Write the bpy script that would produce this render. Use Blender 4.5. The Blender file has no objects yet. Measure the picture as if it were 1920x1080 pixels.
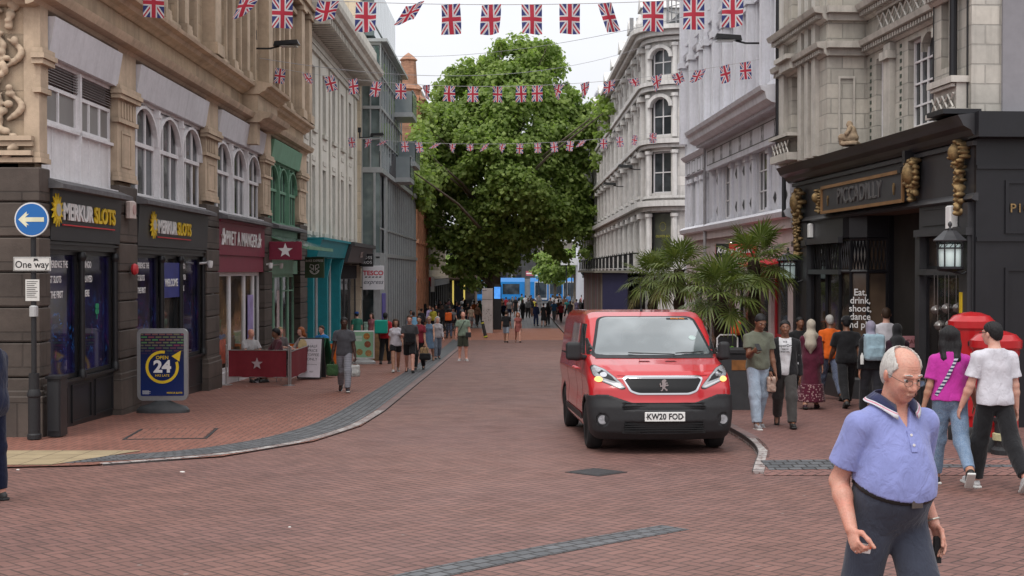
import bpy, bmesh, math, random, sys, time
import numpy as np
from math import sin, cos, pi, radians, sqrt, atan2
from mathutils import Matrix, Vector, geometry
T0 = time.time()
sc = bpy.context.scene
COL = sc.collection
F = 2430.0; HZ = 508.0; CH = 1.95

def gz(d):
 """height of the sloping street at distance d"""
 if d < 66: return -0.0275*d
 if d > 90: return -2.13
 t = (d-66)/24.0
 a = -0.0275*66
 return a + (-0.0275*24)*(t - t*t/2)*0.955
def px(x, d): return (x-960.0)*d/F
def pz(y, d): return CH + (HZ-y)*d/F

# ------------------------------------------------------------ materials
MATS = {}
def rgb(c): return (c[0], c[1], c[2], 1.0)
class NT:
 def __init__(s, m):
  s.t = m.node_tree; s.n = s.t.nodes; s.l = s.t.links
 def new(s, ty, **kw):
  n = s.n.new(ty)
  for k, v in kw.items(): setattr(n, k, v)
  return n
 def put(s, n, i, v):
  if v is None: return
  if hasattr(v, 'is_output'): s.l.new(v, n.inputs[i])
  else: n.inputs[i].default_value = v
 def math(s, op, a, b=None, c=None, clamp=False):
  n = s.new('ShaderNodeMath', operation=op); n.use_clamp = clamp
  s.put(n, 0, a); s.put(n, 1, b); s.put(n, 2, c)
  return n.outputs[0]
 def mix(s, f, a, b, bt='MIX'):
  n = s.new('ShaderNodeMix', data_type='RGBA', blend_type=bt)
  s.put(n, 0, f)
  s.put(n, 6, rgb(a) if isinstance(a, (tuple, list)) else a)
  s.put(n, 7, rgb(b) if isinstance(b, (tuple, list)) else b)
  return n.outputs[2]
 def noise(s, vec, scale, detail=4, rough=.55, dist=0):
  n = s.new('ShaderNodeTexNoise')
  s.put(n, 'Vector', vec); s.put(n, 'Scale', float(scale)); s.put(n, 'Detail', float(detail)); s.put(n, 'Roughness', rough); s.put(n, 'Distortion', float(dist))
  return n.outputs[0]
 def ramp(s, f, a, b):
  n = s.new('ShaderNodeMapRange'); s.put(n, 0, f); s.put(n, 1, a); s.put(n, 2, b)
  return n.outputs[0]
 def mapping(s, vec, sc_=(1,1,1), rot=(0,0,0), loc=(0,0,0)):
  n = s.new('ShaderNodeMapping'); s.put(n, 'Vector', vec)
  n.inputs['Scale'].default_value = sc_; n.inputs['Rotation'].default_value = rot; n.inputs['Location'].default_value = loc
  return n.outputs[0]
 def xyz(s, vec):
  n = s.new('ShaderNodeSeparateXYZ'); s.put(n, 0, vec); return n.outputs
 def comb(s, x, y, z):
  n = s.new('ShaderNodeCombineXYZ'); s.put(n, 0, x); s.put(n, 1, y); s.put(n, 2, z); return n.outputs[0]
def newmat(name):
 m = bpy.data.materials.new(name); m.use_nodes = True
 b = m.node_tree.nodes['Principled BSDF']
 return m, NT(m), b
def mat(name, col, rough=.75, var=.18, scale=2.5, bump=0.0, bscale=40, metal=0.0, streak=0.0, spec=.35, emit=0.0, alpha=1.0, joints=None, coat=0.0, crease_dark=0.0):
 """weathered plain surface. joints=(w,h,strength): masonry courses on an x/z wall"""
 if name in MATS: return MATS[name]
 m, N, b = newmat(name)
 tc = N.new('ShaderNodeTexCoord').outputs['Object']
 c = rgb(col)
 n1 = N.noise(tc, scale, 5, .6)
 lo = tuple(x*(1-var) for x in col); hi = tuple(min(1, x*(1+var)) for x in col)
 colr = N.mix(N.ramp(n1, .3, .7), lo, hi)
 if var > .05:
  n2 = N.noise(tc, scale*9, 3, .6)
  colr = N.mix(N.math('MULTIPLY', N.ramp(n2, .35, .75), .35), colr, N.mix(1.0, colr, (.72,.72,.72), 'MULTIPLY'))
 hgt = None
 if joints:
  w, h, st = joints
  x, y, z = N.xyz(tc)
  uu = N.math('ADD', x, y)
  br = N.new('ShaderNodeTexBrick')
  N.put(br, 'Vector', N.comb(uu, z, 0.0))
  br.inputs['Scale'].default_value = 1.0
  br.inputs['Brick Width'].default_value = w; br.inputs['Row Height'].default_value = h
  br.inputs['Mortar Size'].default_value = min(.012, h*.06); br.inputs['Mortar Smooth'].default_value = .3
  br.inputs['Color1'].default_value = (.84,.84,.84,1); br.inputs['Color2'].default_value = (1.08,1.06,1.04,1)
  br.inputs['Mortar'].default_value = (1-st,1-st,1-st,1)
  colr = N.mix(1.0, colr, br.outputs['Color'], 'MULTIPLY')
  hgt = N.math('MULTIPLY', br.outputs['Fac'], -1.0)
 if streak > 0:
  s1 = N.noise(N.mapping(tc, (5.0, 5.0, .35)), 1.0, 5, .65)
  colr = N.mix(N.math('MULTIPLY', N.ramp(s1, .48, .75), streak), colr, (.10,.085,.07))
 if crease_dark > 0:
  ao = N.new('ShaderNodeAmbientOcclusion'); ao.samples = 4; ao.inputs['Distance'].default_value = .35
  f = N.math('MULTIPLY', N.math('SUBTRACT', 1.0, ao.outputs['AO']), crease_dark, clamp=True)
  colr = N.mix(f, colr, (.07,.06,.05))  # blends toward dark brown in creases and recesses
 N.put(b, 'Base Color', colr)
 b.inputs['Roughness'].default_value = rough
 b.inputs['Metallic'].default_value = metal
 b.inputs['Specular IOR Level'].default_value = spec
 if coat: b.inputs['Coat Weight'].default_value = coat; b.inputs['Coat Roughness'].default_value = .06
 if emit:
  b.inputs['Emission Color'].default_value = c; b.inputs['Emission Strength'].default_value = emit
 if bump or hgt is not None:
  bn = N.new('ShaderNodeBump'); bn.inputs['Strength'].default_value = 1.0; bn.inputs['Distance'].default_value = 1.0
  hh = N.math('MULTIPLY', N.noise(tc, bscale, 4, .6), bump)
  if hgt is not None: hh = N.math('ADD', hh, N.math('MULTIPLY', hgt, .012))
  N.put(bn, 'Height', hh); N.put(b, 'Normal', bn.outputs[0])
 MATS[name] = m
 return m
def glassmat(name, col=(.025,.03,.034), rough=.06, wave=.0015, spec=.6, inner=None):
 """window glass with a dark interior behind it (tone varies: blinds, stock, depth, painted lights and reflections)"""
 if name in MATS: return MATS[name]
 m, N, b = newmat(name)
 tc = N.new('ShaderNodeTexCoord').outputs['Object']
 n = N.noise(tc, .9, 3, .5)
 c2 = inner or tuple(min(1, x*3.2+.02) for x in col)
 N.put(b, 'Base Color', N.mix(N.ramp(n, .45, .75), col, c2))
 b.inputs['Roughness'].default_value = rough; b.inputs['Specular IOR Level'].default_value = spec
 bn = N.new('ShaderNodeBump'); bn.inputs['Distance'].default_value = 1.0
 N.put(bn, 'Height', N.math('MULTIPLY', N.noise(tc, 1.6, 1, .4), wave*6)); N.put(b, 'Normal', bn.outputs[0])
 MATS[name] = m
 return m

# ------------------------------------------------------------ mesh builder
class MB:
 def __init__(s, M=None):
  s.v = []; s.f = []; s.mi = []; s.M = M or Matrix.Identity(4); s.m = 0
 def add(s, vs, fs, mi=None):
  o = len(s.v); M = s.M
  for p in vs: s.v.append(tuple(M @ Vector(p)))
  for f in fs: s.f.append(tuple(o+i for i in f)); s.mi.append(s.m if mi is None else mi)
  return s
 def box(s, x0, x1, y0, y1, z0, z1, mi=None):
  if x0 > x1: x0, x1 = x1, x0
  if y0 > y1: y0, y1 = y1, y0
  if z0 > z1: z0, z1 = z1, z0
  return s.add([(x0,y0,z0),(x1,y0,z0),(x1,y1,z0),(x0,y1,z0),(x0,y0,z1),(x1,y0,z1),(x1,y1,z1),(x0,y1,z1)],
              [(0,3,2,1),(4,5,6,7),(0,1,5,4),(1,2,6,5),(2,3,7,6),(3,0,4,7)], mi)
 def cbox(s, x0, x1, y0, y1, z0, z1, c=.02, mi=None):
  """box with chamfered vertical and top edges"""
  if x0 > x1: x0, x1 = x1, x0
  if y0 > y1: y0, y1 = y1, y0
  if z0 > z1: z0, z1 = z1, z0
  c = min(c, (x1-x0)/3, (y1-y0)/3, (z1-z0)/3)
  ring = lambda i: [(x0+c+i,y0+i),(x1-c-i,y0+i),(x1-i,y0+c+i),(x1-i,y1-c-i),(x1-c-i,y1-i),(x0+c+i,y1-i),(x0+i,y1-c-i),(x0+i,y0+c+i)]
  vs = []
  for z, i in ((z0,c*.0),(z1-c,0),(z1,c)):
   vs += [(a,b,z) for a,b in ring(i)]
  fs = [tuple(range(7,-1,-1)), tuple(range(16,24))]
  for k in (0,8):
   for j in range(8): fs.append((k+j, k+(j+1)%8, k+8+(j+1)%8, k+8+j))
  return s.add(vs, fs, mi)
 def quad(s, a, b, c, d, mi=None): return s.add([a,b,c,d], [(0,1,2,3)], mi)
 def prism(s, pts, axis, a, b, mi=None):
  """extrude a 2D polygon; axis 'x': pts=(y,z); 'y': pts=(x,z); 'z': pts=(x,y)"""
  def P(p, t):
   return (t,p[0],p[1]) if axis=='x' else ((p[0],t,p[1]) if axis=='y' else (p[0],p[1],t))
  n = len(pts)
  vs = [P(p,a) for p in pts]+[P(p,b) for p in pts]
  fs = [tuple(range(n)), tuple(range(2*n-1, n-1, -1))]+[(i, n+i, n+(i+1)%n, (i+1)%n) for i in range(n)]
  return s.add(vs, fs, mi)
 def tube(s, pts, r, n=8, mi=None, cap=True, sq=1.0):
  pts = [Vector(p) for p in pts]; k = len(pts)
  rr = r if isinstance(r, (list, tuple)) else [r]*k
  vs = []; up = Vector((0,0,1))
  prev = None
  for i, p in enumerate(pts):
   d = (pts[min(i+1,k-1)]-pts[max(i-1,0)])
   if d.length < 1e-9: d = Vector((0,0,1))
   d.normalize()
   if prev is None:
    a = d.cross(up)
    if a.length < .05: a = d.cross(Vector((1,0,0)))
   else: a = prev - d*prev.dot(d)
   a.normalize(); prev = a; b = d.cross(a)
   for j in range(n):
    t = 2*pi*j/n
    vs.append(tuple(p + (a*cos(t) + b*sin(t)*sq)*rr[i]))
  fs = []
  for i in range(k-1):
   for j in range(n):
    fs.append((i*n+j, i*n+(j+1)%n, (i+1)*n+(j+1)%n, (i+1)*n+j))
  if cap: fs += [tuple(range(n-1,-1,-1)), tuple(range((k-1)*n, k*n))]
  return s.add(vs, fs, mi)
 def lathe(s, prof, c=(0,0), n=20, mi=None, a0=0, a1=2*pi, sx=1, sy=1):
  vs = []; full = abs(a1-a0-2*pi) < 1e-6; m = n if full else n+1
  for (r, z) in prof:
   for j in range(m):
    t = a0+(a1-a0)*j/n
    vs.append((c[0]+r*cos(t)*sx, c[1]+r*sin(t)*sy, z))
  fs = []
  for i in range(len(prof)-1):
   for j in range(n):
    j2 = (j+1)%m
    fs.append((i*m+j, i*m+j2, (i+1)*m+j2, (i+1)*m+j))
  if full: fs += [tuple(range(m-1,-1,-1)), tuple(range((len(prof)-1)*m, len(prof)*m))]
  return s.add(vs, fs, mi)
 def disc(s, c, r, y, n=24, mi=None, th=.01, sx=1):
  """flat disc facing -y"""
  return s.prism([(c[0]+r*cos(2*pi*i/n)*sx, c[1]+r*sin(2*pi*i/n)) for i in range(n)], 'y', y, y+th, mi)
 def build(s, name, mats, parent=None, smooth=False, loc=None, ang=None):
  me = bpy.data.meshes.new(name)
  me.from_pydata(s.v, [], s.f)
  mats = mats if isinstance(mats, (list, tuple)) else [mats]
  for m in mats: me.materials.append(m)
  if len(mats) > 1: me.polygons.foreach_set('material_index', [min(i, len(mats)-1) for i in s.mi])
  bm = bmesh.new(); bm.from_mesh(me)
  bmesh.ops.recalc_face_normals(bm, faces=bm.faces)
  bm.to_mesh(me); bm.free()
  if smooth or ang:
   me.polygons.foreach_set('use_smooth', [True]*len(me.polygons))
   me.set_sharp_from_angle(angle=radians(ang or 40))
  me.update()
  return link(name, me, parent, loc)
def build_by(mb, name, mats, parent, key, **kw):
 """one part per cluster of faces"""
 g = {}
 for f, mi in zip(mb.f, mb.mi):
  c = [sum(mb.v[i][k] for i in f)/len(f) for k in range(3)]
  g.setdefault(key(*c), []).append((f, mi))
 for k in sorted(g):
  q = MB(); ix = {}
  for f, mi in g[k]:
   for i in f:
    if i not in ix: ix[i] = len(q.v); q.v.append(mb.v[i])
   q.f.append(tuple(ix[i] for i in f)); q.mi.append(mi)
  q.build(name, mats, parent, **kw)
def near(*cs): return lambda x, y, z: min(range(len(cs)), key=lambda i: abs(x-cs[i]))
def link(name, data, parent=None, loc=None):
 o = bpy.data.objects.new(name, data); COL.objects.link(o)
 if parent is not None: o.parent = parent
 if loc is not None: o.location = loc
 return o
def empty(name, loc=(0,0,0), rz=0, label=None, cat=None, group=None):
 o = bpy.data.objects.new(name, None); COL.objects.link(o); o.empty_display_size = .2
 o.location = loc; o.rotation_euler = (0,0,rz)
 return tag(o, label, cat, group)
def tag(o, label=None, cat=None, group=None, kind=None):
 if label: o['label'] = label
 if cat: o['category'] = cat
 if group: o['group'] = group
 if kind: o['kind'] = kind
 return o
def copy_tree(o, parent=None):
 c = o.copy(); COL.objects.link(c); c.parent = parent
 for ch in [x for x in o.children]: copy_tree(ch, c)
 return c
def text(s, size, m, parent=None, loc=(0,0,0), name='lettering', rot=(pi/2,0,0), ext=.004, bold=0.0, sx=1.0, align='CENTER', sp=1.0, shear=0, fit=None):
 """mesh lettering; default stands upright facing -y"""
 cu = bpy.data.curves.new('lettering', 'FONT'); cu.body = s; cu.size = size; cu.align_x = align; cu.align_y = 'CENTER'
 cu.extrude = ext; cu.offset = bold; cu.space_character = sp; cu.shear = shear; cu.resolution_u = 3
 t = bpy.data.objects.new('tmp', cu); COL.objects.link(t)
 dg = bpy.context.evaluated_depsgraph_get()
 me = bpy.data.meshes.new_from_object(t.evaluated_get(dg))
 bpy.data.objects.remove(t); bpy.data.curves.remove(cu)
 me.materials.clear(); me.materials.append(m)
 o = link(name, me, parent, loc); o.rotation_euler = rot
 if fit: xs = [v.co.x for v in me.vertices]; sx = fit/(max(xs)-min(xs))
 o.scale = (sx,1,1)
 return o
def poly_mesh(pts, holes=()):
 """triangulated 2D polygon -> (verts2d, tris)"""
 loops = [[Vector((p[0],p[1],0)) for p in pts]]+[[Vector((p[0],p[1],0)) for p in h] for h in holes]
 tris = geometry.tessellate_polygon(loops)
 return [p for l in loops for p in l], tris
def flat(mb, pts, y, th=.008, mi=None, holes=()):
 """flat upright shape (x,z outline) facing -y, any outline"""
 v, t = poly_mesh(pts, holes)
 mb.add([(p.x, y, p.y) for p in v], [tuple(x) for x in t], mi)
 if th:
  for loop in [pts]+list(holes):
   n = len(loop)
   mb.add([(p[0],y,p[1]) for p in loop]+[(p[0],y+th,p[1]) for p in loop], [(i,(i+1)%n,n+(i+1)%n,n+i) for i in range(n)], mi)
 return mb
def star(cx, cz, r, n=5, k=.42, a0=pi/2):
 return [(cx+(r if i%2==0 else r*k)*cos(a0+pi*i/n), cz+(r if i%2==0 else r*k)*sin(a0+pi*i/n)) for i in range(2*n)]

# ------------------------------------------------------------ facades
# local frame of a facade: x to the right as one faces it, z up, -y out into the street
def wall(mb, x0, x1, z0, z1, ops, y=0.0, depth=.3, mi=None):
 """wall sheet with rectangular openings (a,b,c,d) and their reveals"""
 xs = sorted({x0, x1, *[o[0] for o in ops], *[o[1] for o in ops]}); zs = sorted({z0, z1, *[o[2] for o in ops], *[o[3] for o in ops]})
 for i in range(len(xs)-1):
  for j in range(len(zs)-1):
   a, b, c, d = xs[i], xs[i+1], zs[j], zs[j+1]
   mx, mz = (a+b)/2, (c+d)/2
   if any(o[0] < mx < o[1] and o[2] < mz < o[3] for o in ops): continue
   mb.quad((a,y,c),(b,y,c),(b,y,d),(a,y,d), mi)
 for o in ops:
  a, b, c, d = o[:4]; e = y+depth
  mb.quad((a,y,c),(b,y,c),(b,e,c),(a,e,c), mi); mb.quad((a,y,d),(a,e,d),(b,e,d),(b,y,d), mi)
  mb.quad((a,y,c),(a,e,c),(a,e,d),(a,y,d), mi); mb.quad((b,y,c),(b,y,d),(b,e,d),(b,e,c), mi)
 return mb
def arch_fill(mb, a, b, zs, zt, y0, y1, n=10, mi=None, rise=None):
 """spandrels that turn the head of a rectangular opening [zs,zt] into an arch"""
 c = (a+b)/2; w = (b-a)/2
 for sgn in (-1, 1):
  pts = [(c+sgn*w, zt), (c, zt)]+[(c+sgn*w*sin(t*pi/2/n), zs+(zt-zs)*cos(t*pi/2/n)) for t in range(0, n+1)]
  v, t = poly_mesh([pts[0]]+pts[1:])
  mb.add([(p.x,y0,p.y) for p in v], [tuple(x) for x in t], mi)
  arc = pts[2:]
  mb.add([(p[0],y0,p[1]) for p in arc]+[(p[0],y1,p[1]) for p in arc], [(i,i+1,len(arc)+i+1,len(arc)+i) for i in range(len(arc)-1)], mi)
def arch_band(mb, a, b, zs, zt, w, y0, y1, n=12, mi=None):
 c = (a+b)/2; h = (b-a)/2
 vs = []; fs = []
 for t in range(n+1):
  an = pi*t/n
  for r1, r2 in ((h, zt-zs), (h+w, zt-zs+w)):
   x = c-r1*cos(an); z = zs+r2*sin(an)
   vs += [(x,y0,z),(x,y1,z)]
 for t in range(n):
  k = 4*t
  fs += [(k,k+4,k+6,k+2),(k+2,k+6,k+7,k+3),(k,k+1,k+5,k+4)]
 fs += [(0,2,3,1),(4*n,4*n+1,4*n+3,4*n+2)]
 mb.add(vs, fs, mi)
def window(parent, a, b, c, d, y, fm, gm, nx=1, nz=2, fw=.05, bar=.03, arch=None, name='window', sill=None):
 """window frame (part) with its pane (sub-part); arch = springing height of an arched head"""
 m = MB(); t = .05
 m.box(a,a+fw,y,y+t,c,d); m.box(b-fw,b,y,y+t,c,d); m.box(a+fw,b-fw,y,y+t,c,c+fw); m.box(a+fw,b-fw,y,y+t,d-fw,d)
 for i in range(1, nx):
  x = a+(b-a)*i/nx; m.box(x-bar/2,x+bar/2,y+.004,y+t-.006,c+fw,d-fw)
 for j in range(1, nz):
  z = c+(d-c)*j/nz; m.box(a+fw,b-fw,y+.002,y+t-.004,z-bar/2,z+bar/2)
 if arch: arch_fill(m, a, b, arch, d, y-.006, y+t, mi=0)
 w = m.build(name, fm, parent)
 g = MB(); g.quad((a+fw*.5,y+.035,c+fw*.5),(b-fw*.5,y+.035,c+fw*.5),(b-fw*.5,y+.035,d-fw*.5),(a+fw*.5,y+.035,d-fw*.5))
 g.build('pane', gm, w)
 if sill:
  s = MB(); s.box(a-.06,b+.06,y-sill,y-.003,c-.09,c-.003); s.build('sill', fm, w)
 return w
def cornice(mb, x0, x1, z, prof, y=0.0, mi=None, ends=True):
 """moulding: prof = [(out, dz)...] from bottom to top"""
 n = len(prof)
 vs = [(x0, y-o, z+dz) for o, dz in prof]+[(x1, y-o, z+dz) for o, dz in prof]
 fs = [(i, n+i, n+i+1, i+1) for i in range(n-1)]
 vs += [(x0,y+.02,z+prof[0][1]),(x0,y+.02,z+prof[-1][1]),(x1,y+.02,z+prof[0][1]),(x1,y+.02,z+prof[-1][1])]
 fs += [tuple(list(range(n))+[2*n+1,2*n]), tuple(list(range(n,2*n))+[2*n+3,2*n+2]), (0,2*n,2*n+2,n), (n-1,2*n-1,2*n+3,2*n+1)]
 mb.add(vs, fs, mi)
 return mb
# ------------------------------------------------------------ paving materials
def herring_mat(name, c1, c2, joint, w=.105, rot=45, rough=.62, stain=.35, tint=None):
 m, N, b = newmat(name)
 tc = N.new('ShaderNodeTexCoord').outputs['Object']
 v = N.mapping(tc, (1/w,1/w,1/w), (0,0,radians(rot)))
 wob = N.noise(tc, 3.0, 2)
 x, y, _ = N.xyz(v)
 i = N.math('FLOOR', x); j = N.math('FLOOR', y)
 fx = N.math('FRACT', x); fy = N.math('FRACT', y)
 mm = N.math('FLOORED_MODULO', N.math('SUBTRACT', i, j), 4.0)
 eq = [N.math('COMPARE', mm, float(k), .1) for k in range(4)]
 dl = N.math('ADD', fx, eq[1]); dr = N.math('ADD', N.math('SUBTRACT', 1.0, fx), eq[0])
 db = N.math('ADD', fy, eq[2]); dt = N.math('ADD', N.math('SUBTRACT', 1.0, fy), eq[3])
 d = N.math('MINIMUM', N.math('MINIMUM', dl, dr), N.math('MINIMUM', db, dt))
 ii = N.math('SUBTRACT', i, eq[1]); jj = N.math('ADD', j, eq[3])
 wn = N.new('ShaderNodeTexWhiteNoise'); N.put(wn, 'Vector', N.comb(ii, jj, 0.0))
 rnd = wn.outputs['Value']
 n0 = N.noise(tc, .35, 5, .6); n1 = N.noise(tc, 26, 4, .65); n2 = N.noise(tc, 1.7, 4, .6)
 col = N.mix(rnd, c1, c2)
 if tint: col = N.mix(N.ramp(n0, .42, .62), col, N.mix(1.0, col, tint, 'MULTIPLY'))
 col = N.mix(N.math('MULTIPLY', N.ramp(n2, .45, .72), stain), col, N.mix(1.0, col, (.55,.52,.52), 'MULTIPLY'))
 col = N.mix(N.math('MULTIPLY', N.ramp(n1, .4, .7), .35), col, N.mix(1.0, col, (.66,.62,.62), 'MULTIPLY'))
 n3 = N.noise(N.mapping(tc, (1.5,.07,1)), 1.0, 4, .6, .3); n4 = N.noise(tc, .8, 6, .7, 1.2)
 col = N.mix(N.math('MULTIPLY', N.ramp(n3, .50, .72), .30), col, N.mix(1.0, col, (.62,.62,.64), 'MULTIPLY'))
 col = N.mix(N.math('MULTIPLY', N.ramp(n4, .60, .70), .35), col, N.mix(1.0, col, (.60,.60,.62), 'MULTIPLY'))
 # trodden gum and small pale bits
 vo = N.new('ShaderNodeTexVoronoi'); N.put(vo, 'Vector', tc); vo.inputs['Scale'].default_value = 2.6
 spot = N.math('LESS_THAN', vo.outputs['Distance'], .055)
 spot = N.math('MULTIPLY', spot, N.math('GREATER_THAN', N.xyz(vo.outputs['Color'])[0], .55))
 col = N.mix(N.math('MULTIPLY', spot, .45), col, (.36,.33,.31))
 jw = N.math('ADD', .040, N.math('MULTIPLY', wob, .062))
 jf = N.math('SUBTRACT', 1.0, N.ramp(d, N.math('MULTIPLY', jw, .5), N.math('MULTIPLY', jw, 1.5)))
 jf = N.math('MULTIPLY', jf, N.math('ADD', .62, N.math('MULTIPLY', n2, .45)), clamp=True)
 col = N.mix(jf, col, joint)
 N.put(b, 'Base Color', col)
 N.put(b, 'Roughness', N.math('ADD', rough-.12, N.math('MULTIPLY', n2, .3)))
 b.inputs['Specular IOR Level'].default_value = .45
 bn = N.new('ShaderNodeBump'); bn.inputs['Distance'].default_value = 1.0; bn.inputs['Strength'].default_value = .8
 h = N.math('ADD', N.math('MULTIPLY', N.math('SUBTRACT', 1.0, jf), .004), N.math('MULTIPLY', rnd, .0012))
 h = N.math('ADD', h, N.math('MULTIPLY', n1, .0015))
 N.put(bn, 'Height', h); N.put(b, 'Normal', bn.outputs[0])
 MATS[name] = m
 return m
def strip_mat(name, c1, c2, joint, bw, rh, rough=.6, chips=None, offset=.5, js=.012):
 """stones laid along a strip (uses the strip's own u/v in metres)"""
 m, N, b = newmat(name)
 uv = N.new('ShaderNodeTexCoord').outputs['UV']; tc = N.new('ShaderNodeTexCoord').outputs['Object']
 br = N.new('ShaderNodeTexBrick'); N.put(br, 'Vector', uv); br.offset = offset
 br.inputs['Scale'].default_value = 1; br.inputs['Brick Width'].default_value = bw; br.inputs['Row Height'].default_value = rh
 br.inputs['Mortar Size'].default_value = js; br.inputs['Mortar Smooth'].default_value = .35
 br.inputs['Color1'].default_value = rgb(c1); br.inputs['Color2'].default_value = rgb(c2); br.inputs['Mortar'].default_value = rgb(joint)
 col = br.outputs['Color']; n1 = N.noise(tc, 14, 5, .7); n2 = N.noise(tc, 2.2, 3)
 if chips: col = N.mix(N.math('SUBTRACT', 1.0, br.outputs['Fac']), joint, N.mix(N.ramp(n1, .50, .60), br.outputs['Color'], chips))
 col = N.mix(N.math('MULTIPLY', N.ramp(n2, .4, .7), .4), col, N.mix(1.0, col, (.5,.5,.5), 'MULTIPLY'))
 N.put(b, 'Base Color', col); b.inputs['Roughness'].default_value = rough
 bn = N.new('ShaderNodeBump'); bn.inputs['Distance'].default_value = 1.0
 N.put(bn, 'Height', N.math('ADD', N.math('MULTIPLY', br.outputs['Fac'], -.007), N.math('MULTIPLY', n1, .003))); N.put(b, 'Normal', bn.outputs[0])
 MATS[name] = m; return m

ROADM = herring_mat('road_brick', (.192,.098,.080), (.248,.126,.103), (.040,.030,.027), w=.112, rot=45, tint=(.93,.95,1.0))
PAVM = herring_mat('pavement_brick', (.250,.102,.072), (.30,.128,.092), (.05,.035,.03), w=.108, rot=0, stain=.3)
PAVR = herring_mat('pavement_brick_dark', (.215,.108,.094), (.26,.132,.112), (.03,.025,.025), w=.105, rot=45, stain=.3)
ORANGEM = herring_mat('orange_brick', (.34,.135,.085), (.39,.16,.10), (.07,.04,.03), rot=0)
GREYM = herring_mat('grey_paving', (.135,.125,.125), (.17,.158,.155), (.06,.055,.055), w=.3, rot=0, rough=.6)
SETT = strip_mat('dark_setts', (.085,.09,.098), (.14,.145,.155), (.03,.028,.028), .16, .125)
KERBW = strip_mat('kerb_stones_painted', (.50,.48,.46), (.30,.25,.24), (.05,.045,.045), .24, 1.0, chips=(.17,.10,.09), offset=0)
KERBD = strip_mat('kerb_stones_red', (.24,.15,.14), (.18,.13,.125), (.04,.035,.035), .28, 1.0, offset=0)
TACT = strip_mat('tactile_paving', (.42,.33,.20), (.36,.28,.17), (.16,.12,.08), .4, .4, offset=0, js=.008)

# ------------------------------------------------------------ ground
def patch(name, pts, dz, m, kind='structure', bank=None):
 """a sheet of paving following the slope of the street; pts = (x, d)"""
 bm = bmesh.new()
 f = bm.faces.new([bm.verts.new((p[0], p[1], 0)) for p in pts])
 if f.normal.z < 0: f.normal_flip()
 for d in (-40,0,5,10,14.9,15.6,20,30,40,50,60,66,69,72,75,78,81,84,87,90,92,120,150):
  g = bm.verts[:]+bm.edges[:]+bm.faces[:]
  bmesh.ops.bisect_plane(bm, geom=g, plane_co=(0,d,0), plane_no=(0,1,0))
 for v in bm.verts: v.co.z = gz(v.co.y)+(dz(v.co.y) if callable(dz) else dz)
 me = bpy.data.meshes.new(name)
 uvl = bm.loops.layers.uv.new('UVMap')
 for fc in bm.faces:
  if fc.normal.z < 0: fc.normal_flip()
  for lp in fc.loops: lp[uvl].uv = (lp.vert.co.x, lp.vert.co.y)
 bm.to_mesh(me); bm.free(); me.materials.append(m)
 return tag(link(name, me), kind=kind)
def strip(name, path, off0, off1, dz, m, h=0.0, kind='structure', step=.35):
 """a band of stones along a path (offsets to its left); h>0 gives it real thickness"""
 P = [Vector((p[0],p[1],0)) for p in path]
 Q = []
 for a, b in zip(P[:-1], P[1:]):
  k = max(1, int((b-a).length/step))
  Q += [a+(b-a)*i/k for i in range(k)]
 Q.append(P[-1])
 for _ in range(6):
  Q = [Q[0]]+[(Q[i-1]+Q[i]*2+Q[i+1])/4 for i in range(1,len(Q)-1)]+[Q[-1]]
 vs = []; uv = []; L = 0; n = len(Q)
 for i, p in enumerate(Q):
  t = (Q[min(i+1,n-1)]-Q[max(i-1,0)]).normalized(); s = Vector((-t.y, t.x, 0))
  if i: L += (p-Q[i-1]).length
  for o in (off0, off1):
   q = p+s*o; zz = gz(q.y)+(dz(q.y) if callable(dz) else dz)
   vs.append((q.x,q.y,zz)); vs.append((q.x,q.y,zz-h-.001)); uv.append((L,o)); uv.append((L,o+.02))
 fs = []
 for i in range(n-1):
  k = 4*i
  fs.append((k,k+4,k+6,k+2))
  if h: fs += [(k+1,k+5,k+4,k), (k+2,k+6,k+7,k+3)]
 if h: fs += [(0,2,3,1), (4*(n-1)+1,4*(n-1)+3,4*(n-1)+2,4*(n-1))]
 me = bpy.data.meshes.new(name); me.from_pydata(vs, [], fs); me.materials.append(m)
 ul = me.uv_layers.new(name='UVMap')
 for lp in me.loops: ul.data[lp.index].uv = uv[lp.vertex_index]
 bm = bmesh.new(); bm.from_mesh(me); bmesh.ops.recalc_face_normals(bm, faces=bm.faces); bm.to_mesh(me); bm.free()
 return tag(link(name, me), kind=kind)

patch('ground', [(-500,-60),(500,-60),(500,700),(-500,700)], -.03, GREYM)
patch('road', [(-60,-50),(60,-50),(60,15.4),(7,15.4),(7,74),(-8,74),(-8,19.3),(-60,19.3)], 0, ROADM)
patch('crossing_paving', [(-8,74.01),(7,74.01),(7,92),(-8,92)], -.004, ORANGEM)
LK = [(-2.6,74),(-2.42,60),(-2.36,40),(-2.36,24),(-2.45,21),(-2.85,18.6),(-3.75,16.7),(-5.2,15.75),(-8,15.2),(-30,15.0)]
patch('pavement', LK+[(-30,19.25),(-8.2,19.25),(-8.2,74)], .020, PAVM)
strip('kerb', LK[:4], -.16, 0, .022, KERBD, h=.05)
strip('kerb', [(-2.36,24.0),(-2.45,21),(-2.85,18.6),(-3.75,16.7),(-5.0,15.83)], -.16, 0, .022, KERBW, h=.05)
strip('sett_band', LK[:-1], -.80, -.17, .0245, SETT)
patch('tactile_paving', [(-5.6,15.75),(-4.95,17.3),(-12,17.3),(-12,15.5)], .027, TACT)
rk = lambda d: .10 if d > 15.6 else (.006+.094*max(0,(d-14.9)/.7))
RK = [(3.34,120),(3.34,21),(3.34,18.2),(3.2,16.6),(2.8,15.1)]
patch('pavement', [(3.44,120),(3.44,21),(3.42,18.2),(3.28,16.6),(2.9,14.9),(40,14.9),(40,29),(9,29),(9,120)], rk, PAVR)
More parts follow.
